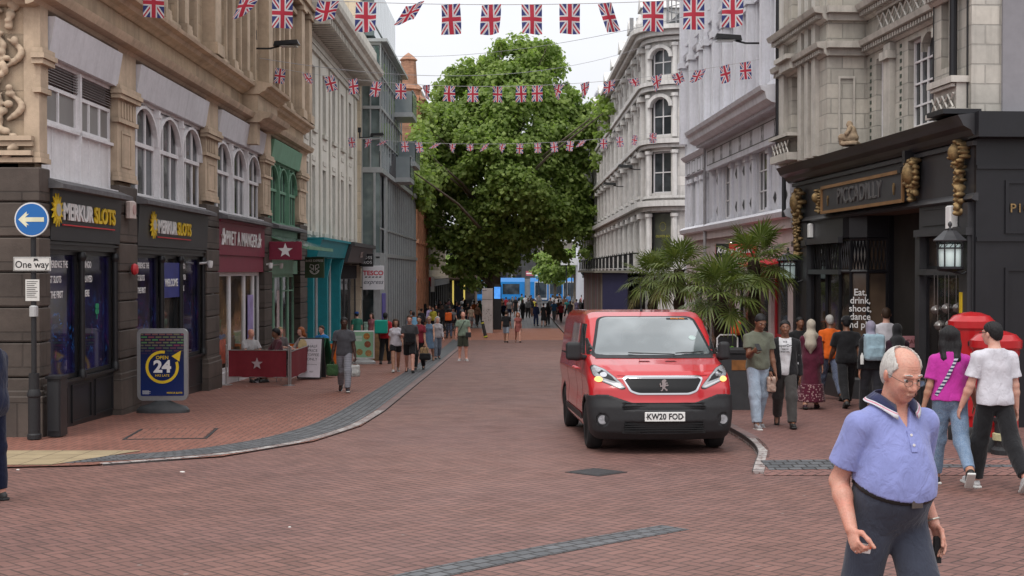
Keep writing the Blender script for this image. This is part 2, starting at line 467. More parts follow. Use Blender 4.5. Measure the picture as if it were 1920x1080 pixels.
strip('kerb', RK[:3], 0, .14, .103, KERBD, h=.12)
strip('kerb', [(3.34,21.6),(3.34,18.2),(3.2,16.6),(2.8,15.1)], 0, .15, rk, KERBW, h=.12)
strip('sett_band', [(3.0,15.35),(6,15.5),(14,15.5)], -.22, .22, lambda d: rk(d)+.004, SETT)
strip('sett_band', [(-1.35,8.5),(-.6,9.45),(.45,10.5),(1.45,11.4)], -.15, .17, .004, SETT)
# manhole covers
def cover(name, x, d, w, l, ang, m, lab, dz=.0):
 mb = MB(); mb.cbox(-w/2,w/2,-l/2,l/2,-.02,.006,.003)
 o = mb.build(name, m, loc=(x,d,gz(d)+.004+dz)); o.rotation_euler = (-.0275*cos(ang),.0275*sin(ang),ang)
 fr = MB()
 for s in (-1,1):
  fr.box(s*(w/2+.012),s*(w/2+.05),-l/2-.05,l/2+.05,-.02,.004); fr.box(-w/2-.012,w/2+.012,s*(l/2+.012),s*(l/2+.05),-.02,.004)
 fr.build('frame', IRON, o)
 return tag(o, lab, 'manhole cover')
IRON = mat('cast_iron', (.055,.055,.058), .6, .3, 12, .004, 60, metal=.4)
cover('manhole_cover', px(1118,15.2), 15.2, .42, .42, pi/4, IRON, 'small dark iron cover in the brick road in front of the red van')
cover('inspection_cover', px(335,20.0), 19.6, 1.1, 1.5, .12, PAVM, 'large brick filled cover in the left pavement by the blue poster totem', .022)
# ------------------------------------------------------------ signed distance modelling
V3 = lambda *a: np.array(a, float)
def smin(a, b, k):
 h = np.maximum(k-np.abs(a-b), 0)/k
 return np.minimum(a, b)-h*h*k*.25
def d_cone(P, a, b, ra, rb, cut=False):
 ab = b-a; l2 = float(ab@ab)+1e-12
 ap = P-a; u = (ap@ab)/l2; t = np.clip(u, 0, 1)
 d = np.linalg.norm(ap-t[..., None]*ab, axis=-1)-(ra+(rb-ra)*t)
 return np.maximum(d, (u-1)*sqrt(l2)) if cut else d
def d_ell(P, c, r, R=None):
 q = P-c
 if R is not None: q = q@R
 k = np.linalg.norm(q/r, axis=-1); k2 = np.linalg.norm(q/(r*r), axis=-1)+1e-9
 return k*(k-1)/k2
def d_box(P, c, h, rr, R=None):
 q = P-c
 if R is not None: q = q@R
 q = np.abs(q)-(np.array(h)-rr)
 return np.linalg.norm(np.maximum(q,0), axis=-1)+np.minimum(q.max(axis=-1), 0)-rr
class SDF:
 """list of smooth-blended solids; each entry (kind, args, blend)"""
 def __init__(s): s.p = []; s.post = []
 def cone(s, a, b, ra, rb, k=.03, cut=False): s.p.append(('c', (np.array(a,float), np.array(b,float), ra, rb, cut), k)); return s
 def chain(s, pts, rs, k=.02):
  for i in range(len(pts)-1): s.cone(pts[i], pts[i+1], rs[i], rs[i+1], k)
  return s
 def ell(s, c, r, k=.03, R=None): s.p.append(('e', (np.array(c,float), np.array(r,float), R), k)); return s
 def box(s, c, h, rr, k=.02, R=None): s.p.append(('b', (np.array(c,float), np.array(h,float), rr, R), k)); return s
 def bounds(s):
  lo = np.full(3,9e9); hi = -lo
  for ty, a, k in s.p:
   if ty == 'c':
    for q, r in ((a[0],a[2]),(a[1],a[3])): lo = np.minimum(lo,q-r); hi = np.maximum(hi,q+r)
   else:
    r = np.max(a[1]) if ty == 'e' else np.linalg.norm(a[1])
    if ty == 'e' and a[2] is None: r = a[1]
    lo = np.minimum(lo,a[0]-r); hi = np.maximum(hi,a[0]+r)
  return lo, hi
 def grid(s, vox):
  lo, hi = s.bounds(); lo -= 3*vox; hi += 3*vox
  n = np.ceil((hi-lo)/vox).astype(int)+1
  ax = [lo[i]+vox*np.arange(n[i]) for i in range(3)]
  V = np.full(n, .25)
  for ty, a, k in s.p:
   if ty == 'c':
    l = np.minimum(a[0]-a[2], a[1]-a[3]); h = np.maximum(a[0]+a[2], a[1]+a[3])
   else:
    r = np.max(a[1]) if ty == 'e' else np.linalg.norm(a[1])
    l = a[0]-r; h = a[0]+r
   m = k+2.5*vox
   i0 = [max(0, int((l[i]-m-lo[i])/vox)) for i in range(3)]; i1 = [min(n[i], int((h[i]+m-lo[i])/vox)+2) for i in range(3)]
   sl = tuple(slice(i0[i], i1[i]) for i in range(3))
   G = np.stack(np.meshgrid(*[ax[i][sl[i]] for i in range(3)], indexing='ij'), -1)
   d = d_cone(G,*a) if ty == 'c' else (d_ell(G,a[0],a[1],a[2]) if ty == 'e' else d_box(G,a[0],a[1],a[2],a[3]))
   V[sl] = smin(V[sl], d, max(k,1e-4))
  if s.post:
   G = np.stack(np.meshgrid(*ax, indexing='ij'), -1)
   for f in s.post: V = f(G, V)
  return V, lo
 def mesh(s, vox):
  V, lo = s.grid(vox); return surfnet(V, lo, vox)
def surfnet(V, lo, vox):
 V = V.astype(np.float32)
 S = V < 0
 n = np.array(V.shape)
 c = np.zeros(n-1, np.uint8)
 for dx in (0,1):
  for dy in (0,1):
   for dz in (0,1): c += S[dx:n[0]-1+dx, dy:n[1]-1+dy, dz:n[2]-1+dz]
 act = (c > 0) & (c < 8)
 idx = np.full(c.shape, -1, np.int64); cells = np.argwhere(act); idx[act] = np.arange(len(cells))
 acc = np.zeros((len(cells),3)); cnt = np.zeros(len(cells))
 for ax in range(3):
  o = [a for a in range(3) if a != ax]
  for u in (0,1):
   for v in (0,1):
    p = cells.copy(); p[:,o[0]] += u; p[:,o[1]] += v
    q = p.copy(); q[:,ax] += 1
    a = V[p[:,0],p[:,1],p[:,2]]; b = V[q[:,0],q[:,1],q[:,2]]
    m = (a < 0) != (b < 0)
    t = np.where(m, a/np.where(m, a-b, 1), 0)
    pt = p-cells+0.0; pt[:,ax] += t
    acc[m] += pt[m]; cnt[m] += 1
 verts = lo+vox*(cells+acc/np.maximum(cnt,1)[:,None])
 faces = []
 for ax in range(3):
  o = [(ax+1)%3, (ax+2)%3]
  sl0 = [slice(1,-1)]*3; sl1 = [slice(1,-1)]*3
  sl0[ax] = slice(0,-1); sl1[ax] = slice(1,None)
  A = S[tuple(sl0)]; B = S[tuple(sl1)]
  e = np.argwhere(A != B)
  if not len(e): continue
  inside = A[e[:,0],e[:,1],e[:,2]]
  off = np.ones(3,int); off[ax] = 0
  e = e+off
  q = []
  for du, dv in ((0,0),(-1,0),(-1,-1),(0,-1)):
   k = e.copy(); k[:,o[0]] += du; k[:,o[1]] += dv
   q.append(idx[k[:,0],k[:,1],k[:,2]])
  q = np.stack(q,1); q[~inside] = q[~inside][:,::-1]
  faces.append(q)
 faces = np.concatenate(faces) if faces else np.zeros((0,4),int)
 faces = faces[(faces >= 0).all(1)]
 return verts, faces
def np_mesh(name, v, f, m, parent=None, smooth=True, mi=None):
 me = bpy.data.meshes.new(name)
 me.vertices.add(len(v)); me.vertices.foreach_set('co', np.ascontiguousarray(v, np.float32).ravel())
 k = f.shape[1]
 me.loops.add(f.size); me.loops.foreach_set('vertex_index', np.ascontiguousarray(f, np.int32).ravel())
 me.polygons.add(len(f)); me.polygons.foreach_set('loop_start', np.arange(0, f.size, k, dtype=np.int32)); 
 me.polygons.foreach_set('loop_total', np.full(len(f), k, np.int32))
 for q in (m if isinstance(m, (list,tuple)) else [m]): me.materials.append(q)
 if mi is not None: me.polygons.foreach_set('material_index', np.array(mi, np.int32))
 me.update(calc_edges=True)
 me.polygons.foreach_set('use_smooth', [smooth]*len(f))
 return link(name, me, parent)
def relax(v, f, it=1, k=.5):
 for _ in range(it):
  acc = np.zeros_like(v); cnt = np.zeros(len(v))
  for j in range(f.shape[1]):
   a = f[:,j]; b = f[:,(j+1)%f.shape[1]]
   np.add.at(acc, a, v[b]); np.add.at(cnt, a, 1); np.add.at(acc, b, v[a]); np.add.at(cnt, b, 1)
  v = v*(1-k)+k*acc/np.maximum(cnt,1)[:,None]
 return v
def fold(P, s=1.0, seed=0):
 """cloth creases"""
 x, y, z = P[...,0]*s+seed*1.7, P[...,1]*s+seed*.9, P[...,2]*s+seed*2.3
 w = np.sin(x*9+z*5+seed)*.9+np.sin(y*11-z*4)*.8
 return (np.sin(z*31+x*14+w*1.7)*.5+np.sin(z*17-x*23+y*13+w)*.6+np.sin(x*41+y*37+z*9+w)*.35)*.5

# ------------------------------------------------------------ people
def cloth(name, col, rough=.85, var=.14, kind='plain', col2=None):
 key = 'cloth_'+name
 if key in MATS: return MATS[key]
 m, N, b = newmat(key)
 tc = N.new('ShaderNodeTexCoord').outputs['Object']
 n1 = N.noise(tc, 7, 4, .6); n2 = N.noise(tc, 160, 2, .5)
 c = N.mix(N.ramp(n1, .3, .7), tuple(x*(1-var) for x in col), tuple(min(1,x*(1+var)) for x in col))
 if kind == 'denim':
  c = N.mix(N.math('MULTIPLY', N.ramp(N.noise(tc, 4.5, 4, .6), .5, .8), .6), c, tuple(min(1,x*1.8+.05) for x in col))
  c = N.mix(N.math('MULTIPLY', N.ramp(n2, .4, .65), .3), c, (.6,.62,.66))
 if kind == 'floral':
  vo = N.new('ShaderNodeTexVoronoi'); N.put(vo, 'Vector', tc); vo.inputs['Scale'].default_value = 24
  c = N.mix(N.math('LESS_THAN', vo.outputs['Distance'], .36), c, col2 or (.6,.5,.45))
 if kind == 'stripe':
  z = N.xyz(tc)[2]
  c = N.mix(N.math('GREATER_THAN', N.math('FRACT', N.math('MULTIPLY', z, 26.0)), .5), c, col2 or (.6,.6,.6))
 N.put(b, 'Base Color', c); b.inputs['Roughness'].default_value = rough; b.inputs['Specular IOR Level'].default_value = .2
 b.inputs['Sheen Weight'].default_value = .15
 bn = N.new('ShaderNodeBump'); bn.inputs['Distance'].default_value = 1.0
 N.put(bn, 'Height', N.math('ADD', N.math('MULTIPLY', n2, .0009), N.math('MULTIPLY', N.noise(N.mapping(tc,(1,1,.6)), 13, 3, .55, .8), .017)))
 N.put(b, 'Normal', bn.outputs[0])
 MATS[key] = m; return m
def skinmat(name, col):
 key = 'skin_'+name
 if key in MATS: return MATS[key]
 m, N, b = newmat(key)
 tc = N.new('ShaderNodeTexCoord').outputs['Object']
 n1 = N.noise(tc, 12, 4, .6); n2 = N.noise(tc, 120, 2, .5)
 c = N.mix(N.ramp(n1, .35, .7), col, (min(1,col[0]*1.05), col[1]*.80, col[2]*.76))
 c = N.mix(N.math('MULTIPLY', N.ramp(n2, .45, .7), .4), c, tuple(x*.66 for x in col)); c = N.mix(N.math('MULTIPLY', N.ramp(N.noise(tc, 30, 3, .7), .52, .7), .35), c, (col[0]*.95, col[1]*.62, col[2]*.6))
 N.put(b, 'Base Color', c); b.inputs['Roughness'].default_value = .48; b.inputs['Specular IOR Level'].default_value = .4
 b.inputs['Subsurface Weight'].default_value = .08; b.inputs['Subsurface Radius'].default_value = (.02,.008,.004)
 bn = N.new('ShaderNodeBump'); bn.inputs['Distance'].default_value = 1.0
 N.put(bn, 'Height', N.math('MULTIPLY', N.math('ADD', n2, n1), .0016)); N.put(b, 'Normal', bn.outputs[0])
 MATS[key] = m; return m
def hairmat(name, col):
 key = 'hair_'+name
 if key in MATS: return MATS[key]
 m, N, b = newmat(key)
 tc = N.new('ShaderNodeTexCoord').outputs['Object']
 n = N.noise(N.mapping(tc, (90,90,12)), 1.0, 4, .6)
 N.put(b, 'Base Color', N.mix(n, tuple(x*.5 for x in col), tuple(min(1,x*1.5) for x in col)))
 b.inputs['Roughness'].default_value = .5; b.inputs['Specular IOR Level'].default_value = .3
 bn = N.new('ShaderNodeBump'); bn.inputs['Distance'].default_value = 1.0; N.put(bn, 'Height', N.math('MULTIPLY', n, .01)); N.put(b, 'Normal', bn.outputs[0])
 MATS[key] = m; return m
SK = dict(pale=(.62,.37,.29), pink=(.60,.33,.25), tan=(.42,.25,.17), brown=(.20,.105,.065), dark=(.065,.034,.024))
HC = dict(black=(.012,.011,.012), brown=(.05,.028,.017), blonde=(.36,.25,.13), grey=(.42,.40,.38), ginger=(.30,.09,.03), red=(.42,.03,.03), white=(.55,.53,.50))

def rot3(rx=0, ry=0, rz=0):
 return np.array(Matrix.Rotation(rz,3,'Z')@Matrix.Rotation(ry,3,'Y')@Matrix.Rotation(rx,3,'X'))
def skeleton(h, wd, pose, female=False):
 """joints in local space: x = the person's left, -y = forward, feet on z=0 (for h metres tall)"""
 s = h/1.75; J = {}
 g = lambda k, d=0: pose.get(k, d)
 sx = (.150 if female else .174)*(.5+wd*.5)
 hx = .085
 lean = radians(g('lean', 3)); Rl = rot3(lean)      # positive lean tips the chest forward (-y)
 J['pel'] = V3(0,0,.95)
 J['waist'] = J['pel']+Rl@V3(0,0,.15); J['chest'] = J['pel']+Rl@V3(0,.005,.36)
 tw = radians(g('twist', 0)); Rt = Rl@rot3(rz=tw)
 J['neck'] = J['pel']+Rl@V3(0,.02,.50); J['Rt'] = Rt
 hr = rot3(radians(g('nod', 5)), 0, 0); hr = rot3(rz=radians(g('turn', 0)))@hr
 J['Rh'] = hr; J['head'] = J['neck']+V3(0,-.012,.055)+hr@V3(0,-.02,.125)
 for sd, sg in (('L',1),('R',-1)):
  J['sh'+sd] = J['pel']+Rl@V3(0,.015,.428)+Rt@V3(sg*sx,0,0)
  # arm: pitch (forward +), abduct, elbow bend
  ap, ab, el, er = [radians(q) for q in g('arm'+sd, (0,6,12,0))]
  d1 = V3(sg*sin(ab), -sin(ap)*cos(ab), -cos(ap)*cos(ab))
  J['el'+sd] = J['sh'+sd]+d1*.285
  # forearm folds forward and, with er, across the body
  a2 = ap+el
  d2 = V3(sg*sin(ab)*cos(er)-sg*sin(er)*.9, -sin(a2)*cos(er*.6), -cos(a2))
  d2 /= np.linalg.norm(d2)
  J['wr'+sd] = J['el'+sd]+d2*.25; J['hd'+sd] = d2
  hp, kn, ha, fo = [radians(q) for q in g('leg'+sd, (0,4,2,8))]
  d1 = V3(sg*sin(ha), -sin(hp), -cos(hp)); d1 /= np.linalg.norm(d1)
  J['hip'+sd] = J['pel']+V3(sg*hx,0,-.02)
  J['kn'+sd] = J['hip'+sd]+d1*.43
  a2 = hp-kn; d2 = V3(sg*sin(ha)*.5, -sin(a2), -cos(a2)); d2 /= np.linalg.norm(d2)
  J['an'+sd] = J['kn'+sd]+d2*.42
  fa = radians(g('foot'+sd, 0)); J['ft'+sd] = rot3(rz=sg*fo)@rot3(-fa)@V3(0,-1,0)
 low = min(min(J['an'+q][2]-.085, J['an'+q][2]-.05+J['ft'+q][2]*.16) for q in 'LR')
 if g('seat', None) is not None: low = J['pel'][2]-.12-g('seat')/s
 for k in J:
  if k in ('Rh','Rt') or k[:2] in ('hd','ft'): continue
  J[k] = (J[k]-V3(0,0,low))*s
 J['s'] = s
 return J
def hand(S, J, sd, kind='relax', vox=.01):
 s = J['s']; sg = 1 if sd == 'L' else -1
 w = J['wr'+sd]; d = J['hd'+sd]
 fwd = V3(0,-1,0); side = np.cross(d, fwd); 
 if np.linalg.norm(side) < .3: side = V3(sg,0,0)
 side /= np.linalg.norm(side); side *= sg*np.sign((side@V3(sg,0,0))*sg or 1)*sg   # outward
 if side@V3(sg,0,0) < 0: side = -side
 nf = np.cross(side, d); 
 if nf@fwd < 0: nf = -nf                   # toward the front: thumb side
 palm_in = -side
 pc = w+d*.045*s
 R = np.stack([side, nf, d], 1)
 S.ell(pc, (.015*s,.038*s,.052*s), .012, R)
 curl = {'relax':.35, 'grip':1.15, 'flat':.1}[kind]
 for i, (o, L) in enumerate(((.028,.072),(.010,.082),(-.009,.076),(-.026,.060))):
  b = w+d*.080*s+nf*o*s
  c = curl*(1+.08*i); a1 = c*.6; a2 = c*1.5; a3 = c*2.2
  q = [b]
  for a, f in ((a1,.45),(a2,.32),(a3,.25)):
   q.append(q[-1]+(d*cos(a)+palm_in*sin(a)+nf*o*.9)*L*f*s)
  r = .0088*s if vox < .008 else .0105*s
  S.chain(q, [r,r*.98,r*.9,r*.8], .004)
 tb = w+d*.025*s+nf*.026*s
 q = [tb, tb+(nf*.75+d*.55+palm_in*.3)*.034*s, tb+(nf*.85+d*1.45+palm_in*(.5+curl*.3))*.038*s, tb+(nf*.75+d*2.2+palm_in*(.8+curl*.5))*.040*s]
 S.chain(q, [.0125*s,.0115*s,.0105*s,.009*s], .008)
 J['palm'+sd] = pc+d*.04*s+palm_in*.02*s
def head_sdf(S, J, female=False, detail=True, fat=1.0, bare=False):
 s = J['s']*(.97 if female else 1.0); c = J['head']; R = J['Rh']; q = lambda x,y,z: c+R@(V3(x,y,z)*s)
 S.ell(q(0,.018,.028), V3(.076,.094,.090)*s, .02, R)
 S.ell(q(0,-.022,-.028), V3(.060*fat,.070,.086)*s, .03, R)
 S.ell(q(0,-.058,-.088), V3(.024,.022,.020)*s, .03, R)
 S.cone(J['neck']+V3(0,.012,-.05)*s, q(0,.022,-.05), .062*s*(.84 if female else 1)*fat, .056*s*(.84 if female else 1), .025)
 if detail:
  S.cone(q(0,-.084,.022), q(0,-.106,-.022), .0075*s, .0135*s, .010)
  S.ell(q(.012,-.096,-.028), V3(.009,.010,.008)*s, .008, R); S.ell(q(-.012,-.096,-.028), V3(.009,.010,.008)*s, .008, R)
  for g in (-1,1):
   S.cone(q(g*.012,-.089,.030), q(g*.044,-.078,.032), .0075*s, .006*s, .012)
   S.ell(q(g*.032,-.068,-.022), V3(.020,.018,.018)*s, .018, R)
   S.ell(q(g*.079,.012,-.006), V3(.010,.019,.031)*s, .008, rot3(rz=g*.35)@R)
  S.ell(q(0,-.090,-.056), V3(.024,.010,.0065)*s, .006, R); S.ell(q(0,-.086,-.068), V3(.020,.010,.0070)*s, .006, R)
  def eyes(G, V):
   for g in (-1,1):
    d = d_ell(G, q(g*.031,-.088,.010), V3(.015,.012,.0075)*s, R)
    V = np.maximum(V, -smin(d, np.full_like(d,.01), .004))
   return np.maximum(V, -d_ell(G, q(0,-.104,-.062), V3(.026,.010,.0022)*s, R))
  S.post.append(eyes)
def arms_sdf(S, J, wd, female, k=.025, infl=0, upto=1.0, r0=None):
 s = J['s']; f = (.82 if female else 1.0)*(.6+.4*wd)
 if infl: k = .012
 for sd in 'LR':
  a, e, w = J['sh'+sd], J['el'+sd], J['wr'+sd]
  up = .047*f*s+infl; el = .041*f*s+infl; wr = .028*f*s+infl*.8
  if upto <= 1.0:
   b = a+(e-a)*upto; S.cone(a, b, up, up+(el-up)*upto+(.010 if infl and upto < 1 else 0), k, cut=True)
  else:
   S.cone(a, e, up, el, k); t = upto-1
   fa = e+(w-e)*.3
   S.cone(e, e+(w-e)*min(t,.3), el, el*1.02, k)
   if t > .3: S.cone(fa, e+(w-e)*t, el*1.02, (el*1.02+(wr-el*1.02)*((t-.3)/.7)), k, cut=infl > 0)
def torso_sdf(S, J, wd, female, belly=0.0, infl=0, k=.05, low=True):
 s = J['s']; Rt = J['Rt']; w = .55+.45*wd
 x = .9 if female else 1.0
 ch = J['chest']; wa = J['waist']; pe = J['pel']; sh = (J['shL']+J['shR'])/2
 S.ell(ch+V3(0,0,-.02), V3(.150*x*w,.108*w,.17)*s+infl, k, Rt)
 for sd in 'LR':
  S.cone(sh+V3(0,.012,.045)*s, J['sh'+sd]*.96+sh*.04, .058*s*x+infl, .050*s*x+infl, .05)
 S.cone(sh+V3(0,.01,.0)*s, J['neck']+V3(0,.012,0)*s, .075*s*x+infl, .050*s*x+infl, .05)
 S.ell(wa, V3(.136*(x*.92)*w,.098*w,.17)*s+infl, k, Rt)
 if infl:       # cloth hangs straight from the chest over the hips
  S.cone(ch+V3(0,-.01,-.06)*s, pe+V3(0,0,.02)*s, .098*w*x*s+infl, .10*w*s+infl, .06)
  for sg in (-1,1):
   S.cone(ch+Rt@(V3(sg*.070*x*w,0,-.02)*s), pe+V3(sg*.078*w,.012,-.03)*s, .072*w*x*s+infl, (.088*w)*s+infl, .05)
 if low:
  S.ell(pe+V3(0,.01,.01), V3(.160*w*(1.03 if female else .98),.112*w,.13)*s+infl, k)
 if female:
  for g in (-1,1): S.ell(ch+Rt@(V3(g*.068,-.085,-.02)*s), V3(.055,.050,.055)*s+infl, .035)
 if belly: S.ell(wa+V3(0,-.032-.020*belly,.0)*s, V3(.145+.028*belly,.10+.050*belly,.20)*s+infl, .09)
def legs_sdf(S, J, wd, female, infl=0, upto=2.0, loose=0.0, k=.03):
 s = J['s']; f = .75+.25*wd
 for sd in 'LR':
  a, e, w = J['hip'+sd], J['kn'+sd], J['an'+sd]
  r = [.088*f*s+infl, .058*s*f+infl+loose*.4+(.013 if infl else 0), .041*s+infl+loose]
  t1 = min(upto,1.0)
  S.cone(a, a+(e-a)*t1, r[0], r[0]+(r[1]-r[0])*t1+(loose*.5 if upto < 1 else 0), k, cut=(upto <= 1))
  if upto > 1:
   t = upto-1
   if infl:
    S.cone(e, e+(w-e)*t, r[1], r[1]+(r[2]-r[1])*t, k, cut=True)
   else:
    m = e+(w-e)*min(t,.3)+V3(0,.009*s,0)
    rm = .055*s*f
    S.cone(e, m, r[1], rm, k)
    if t > .3: S.cone(m, e+(w-e)*t, rm, rm+(r[2]-rm)*((t-.3)/.7), k)
def cutplane(p, nrm):
 p = np.array(p,float); nrm = np.array(nrm,float)/np.linalg.norm(nrm)
 return lambda G, V: np.maximum(V, (G-p)@nrm)
def person(name, loc, yaw, h, label, spec, vox=.012, group=None):
 """spec: skin hair top bottom shoes ...; yaw 0 faces the camera"""
 rd = random.Random(hash_s(label+name+str(loc)))
 female = spec.get('f', False); wd = spec.get('w', 1.0); belly = spec.get('belly', 0)
 J = skeleton(h, wd, spec.get('pose', {}), female); s = J['s']; seed = rd.random()*6
 root = empty('person', loc, radians(yaw), label, 'person', group)
 hi = vox < .013
 top = spec['top']; bot = spec['bottom']
 slv = top[1]; botl = bot[1]
 # body: one continuous surface
 S = SDF(); torso_sdf(S, J, wd, female, 0); arms_sdf(S, J, wd, female, upto=2.0)
 legs_sdf(S, J, wd, female); 
 for sd in 'LR':
  if vox < .02: hand(S, J, sd, spec.get('hands', {}).get(sd, 'relax'), vox)
  else: S.ell(J['wr'+sd]+J['hd'+sd]*.08*s, (.03*s,.035*s,.07*s), .01); J['palm'+sd] = J['wr'+sd]+J['hd'+sd]*.10*s
  S.cone(J['an'+sd], J['an'+sd]+J['ft'+sd]*.14*s-V3(0,0,.04*s), .036*s, .025*s)
 head_sdf(S, J, female, vox < .02, spec.get('fat', 1.0))
 v, f = S.mesh(vox); body = np_mesh('body', v, f, skinmat(spec['skin'], SK[spec['skin']]), root)
 # eyes and brows
 c = J['head']; R = J['Rh']; hs = s*(.97 if female else 1.0); q = lambda x,y,z: tuple(c+R@(V3(x,y,z)*hs))
 if hi and spec.get('face', True):
  for g in (-1,1):
   mb = MB(); cc = Vector(q(g*.031,-.0715,.009)); mb.lathe([(.0001,-.0115*hs),(.008*hs,-.008*hs),(.0115*hs,0),(.008*hs,.008*hs),(.0001,.0115*hs)], n=10)
   mb.v = [tuple(Vector(p)+cc) for p in mb.v]; e = mb.build('eye', EYEW, body, smooth=True)
   ib = MB(); ib.disc((0,0), .0060*hs, 0, 12, th=.002); ib.v = [tuple(cc+Vector(R@np.array((p[0],p[1]-.0112*hs,p[2])))) for p in ib.v]
   ib.build('iris', EYED, e)
   mb = MB(); mb.tube([q(g*.015,-.0915,.039),q(g*.031,-.0885,.042),q(g*.047,-.077,.035)], [.0028*hs,.0036*hs,.0022*hs], 6)
   mb.build('eyebrow', hairmat(spec.get('brow', spec.get('hair','black')), HC[spec.get('brow', spec.get('hair','black'))]), body, smooth=True)
  mb = MB(); mb.tube([q(-.021,-.0965,-.060),q(-.008,-.1005,-.0615),q(.008,-.1005,-.0615),q(.021,-.0965,-.060)], [.0016*hs,.003*hs,.003*hs,.0016*hs], 6)
  mb.build('mouth', mat('lip', (.30,.12,.10), .5, .1), body, smooth=True)
 # hair
 hk = spec.get('hairstyle', 'short'); hm = hairmat(spec.get('hair','black'), HC[spec.get('hair','black')])
 if hk != 'none':
  H = SDF(); A = lambda x,y,z: c+R@(V3(x,y,z)*hs)
  if hk in ('short','bald','curly','balding','cap'):
   t = {'short':.008,'bald':.003,'curly':.026,'balding':.007,'cap':.006}[hk]
   H.ell(A(0,.020,.032), (V3(.078,.096,.090)+t)*hs, .01, R)
   H.ell(A(0,.060,-.020), (V3(.062,.050,.070)+t*.5)*hs, .03, R)
   def cut(G, V):
    L = (G-c)@R/hs
    if hk == 'balding':
     V = np.maximum(V, (-L[...,1]-.022-np.clip(L[...,2]-.02,0,.03)*.5)*hs)
     V = np.maximum(V, -d_ell(L, V3(0,-.050,.095), V3(.066,.125,.080))*hs)
    else: V = np.maximum(V, (L[...,1]*-.8+(.075-L[...,2])*.75-.052)*hs)
    V = np.maximum(V, (-.075-L[...,2]+np.maximum(0,.02-L[...,1])*1.2)*hs)
    return V+(np.sin(L[...,0]*310+np.sin(L[...,2]*170))*np.sin(L[...,1]*230+L[...,2]*120))*({'curly':.0035,'short':.0026}.get(hk,.0010))*hs
   H.post.append(cut)
  elif hk in ('long','bob','pony','bun'):
   H.ell(A(0,.022,.034), V3(.090,.108,.102)*hs, .02, R)
   lo_ = {'long':-.40,'bob':-.13,'pony':-.06,'bun':-.06}[hk]
   if hk in ('long','bob'):
    for g in (-1,0,1):
     H.chain([A(g*.055,.045,.03), A(g*.070,.055,-.09), A(g*.062,.085,max(lo_,-.24)), A(g*.045,.095,lo_)], [.060*hs,.050*hs,.046*hs,.018*hs], .03)
   if hk == 'pony': H.chain([A(0,.10,.05), A(0,.15,.0), A(0,.135,-.16)], [.03*hs,.034*hs,.012*hs], .02)
   if hk == 'bun': H.ell(A(0,.09,.095), V3(.045,.045,.04)*hs, .01)
   def cut(G, V):
    L = (G-c)@R/hs
    V = np.maximum(V, ((-.018-L[...,1])-np.maximum(L[...,2]-.052,0)*3.2)*hs)
    return V+np.sin(L[...,0]*210+np.sin(L[...,2]*14)*2)*.0022*hs
   H.post.append(cut)
  if hk == 'hijab':
   H.ell(A(0,.018,.028), V3(.092,.108,.106)*hs, .02, R); H.ell(A(0,.01,-.08), V3(.082,.085,.09)*hs, .05, R)
   n = J['neck']
   H.ell(n+V3(0,.005,-.03)*s, V3(.15,.115,.11)*s, .05)
   H.chain([n+V3(0,.10,-.02)*s, n+V3(0,.13,-.18)*s, n+V3(0,.135,-.34)*s], [.095*s,.10*s,.02*s], .06)
   H.chain([n+V3(0,-.08,-.03)*s, n+V3(0,-.12,-.16)*s], [.08*s,.04*s], .05)
   def cut(G, V):
    L = (G-c)@R/hs
    face = d_ell(L, V3(0,-.10,-.01), V3(.052,.06,.070))
    return np.maximum(V, -face*hs)+fold(G,1.3,seed)*.004
   H.post.append(cut); hm = cloth('hijab_'+spec['hijab'][0], spec['hijab'][1])
  v, f = H.mesh(min(vox*.8, .011) if hi else vox)
  np_mesh('headscarf' if hk == 'hijab' else 'hair', v, f, hm, root)
  if hk == 'cap':
   mb = MB(); mb.lathe([(.001,.14*hs),(.05*hs,.133*hs),(.083*hs,.105*hs),(.094*hs,.055*hs),(.096*hs,.05*hs),(.001,.05*hs)], n=20, sy=1.18)
   mb.prism([(-.07*hs,-.06*hs),(-.06*hs,-.14*hs),(-.03*hs,-.17*hs),(.03*hs,-.17*hs),(.06*hs,-.14*hs),(.07*hs,-.06*hs)], 'z', .048*hs, .056*hs)
   mb.v = [tuple(c+R@(np.array(p)+V3(0,.018*hs,0))) for p in mb.v]; mb.build('cap', cloth('cap_'+spec['cap'][0], spec['cap'][1]), root, smooth=True)
 # top garment
 infl = spec.get('ti', .012)
 T = SDF(); torso_sdf(T, J, wd, female, belly, infl+.003, low=True)
 if slv > 0: arms_sdf(T, J, wd, female, infl=infl+.004+(.006 if slv < 1 else .003), upto=slv)
 hem = J['pel'][2]-(spec.get('hem', .07))*s
 if spec.get('dress'):
  a = J['pel']; dl = spec['dress']
  T.cone(a+V3(0,0,.02), V3(0,(J['knL'][1]+J['knR'][1])*.3, a[2]-dl*s*.9), .155*s, .155*s+.10*dl*s, .06)
  hem = a[2]-dl*s
 nk = J['neck']+V3(0,0,.012)*s; vneck = spec.get('vneck', .02)
 def neckcut(G, V):
  q = G-J['neck']; rr = np.sqrt(q[...,0]**2+(q[...,1]-.01)**2)
  cut = (q[...,2]-(.030+.25*np.minimum(q[...,1],0))*s)       # lower at the front
  return np.where(np.abs(q[...,0]) < .11*s, np.maximum(V, cut), V)
 if spec.get('open'): T.post.append(lambda G, V: np.where(G[...,1] < J['neck'][1]-.02, np.maximum(V, (G[...,2]-(J['neck'][2]-spec['open']))*.42-np.abs(G[...,0])), V))
 fa = spec.get("folds", .0075)
 T.post.append(lambda G, V: V+fold(G, 1.0, seed)*fa)
 if slv <= 0: 
  for sd, g in (('L',1),('R',-1)): T.post.append(cutplane(J['sh'+sd]+V3(-g*.012,0,0), V3(g,0,.25)))
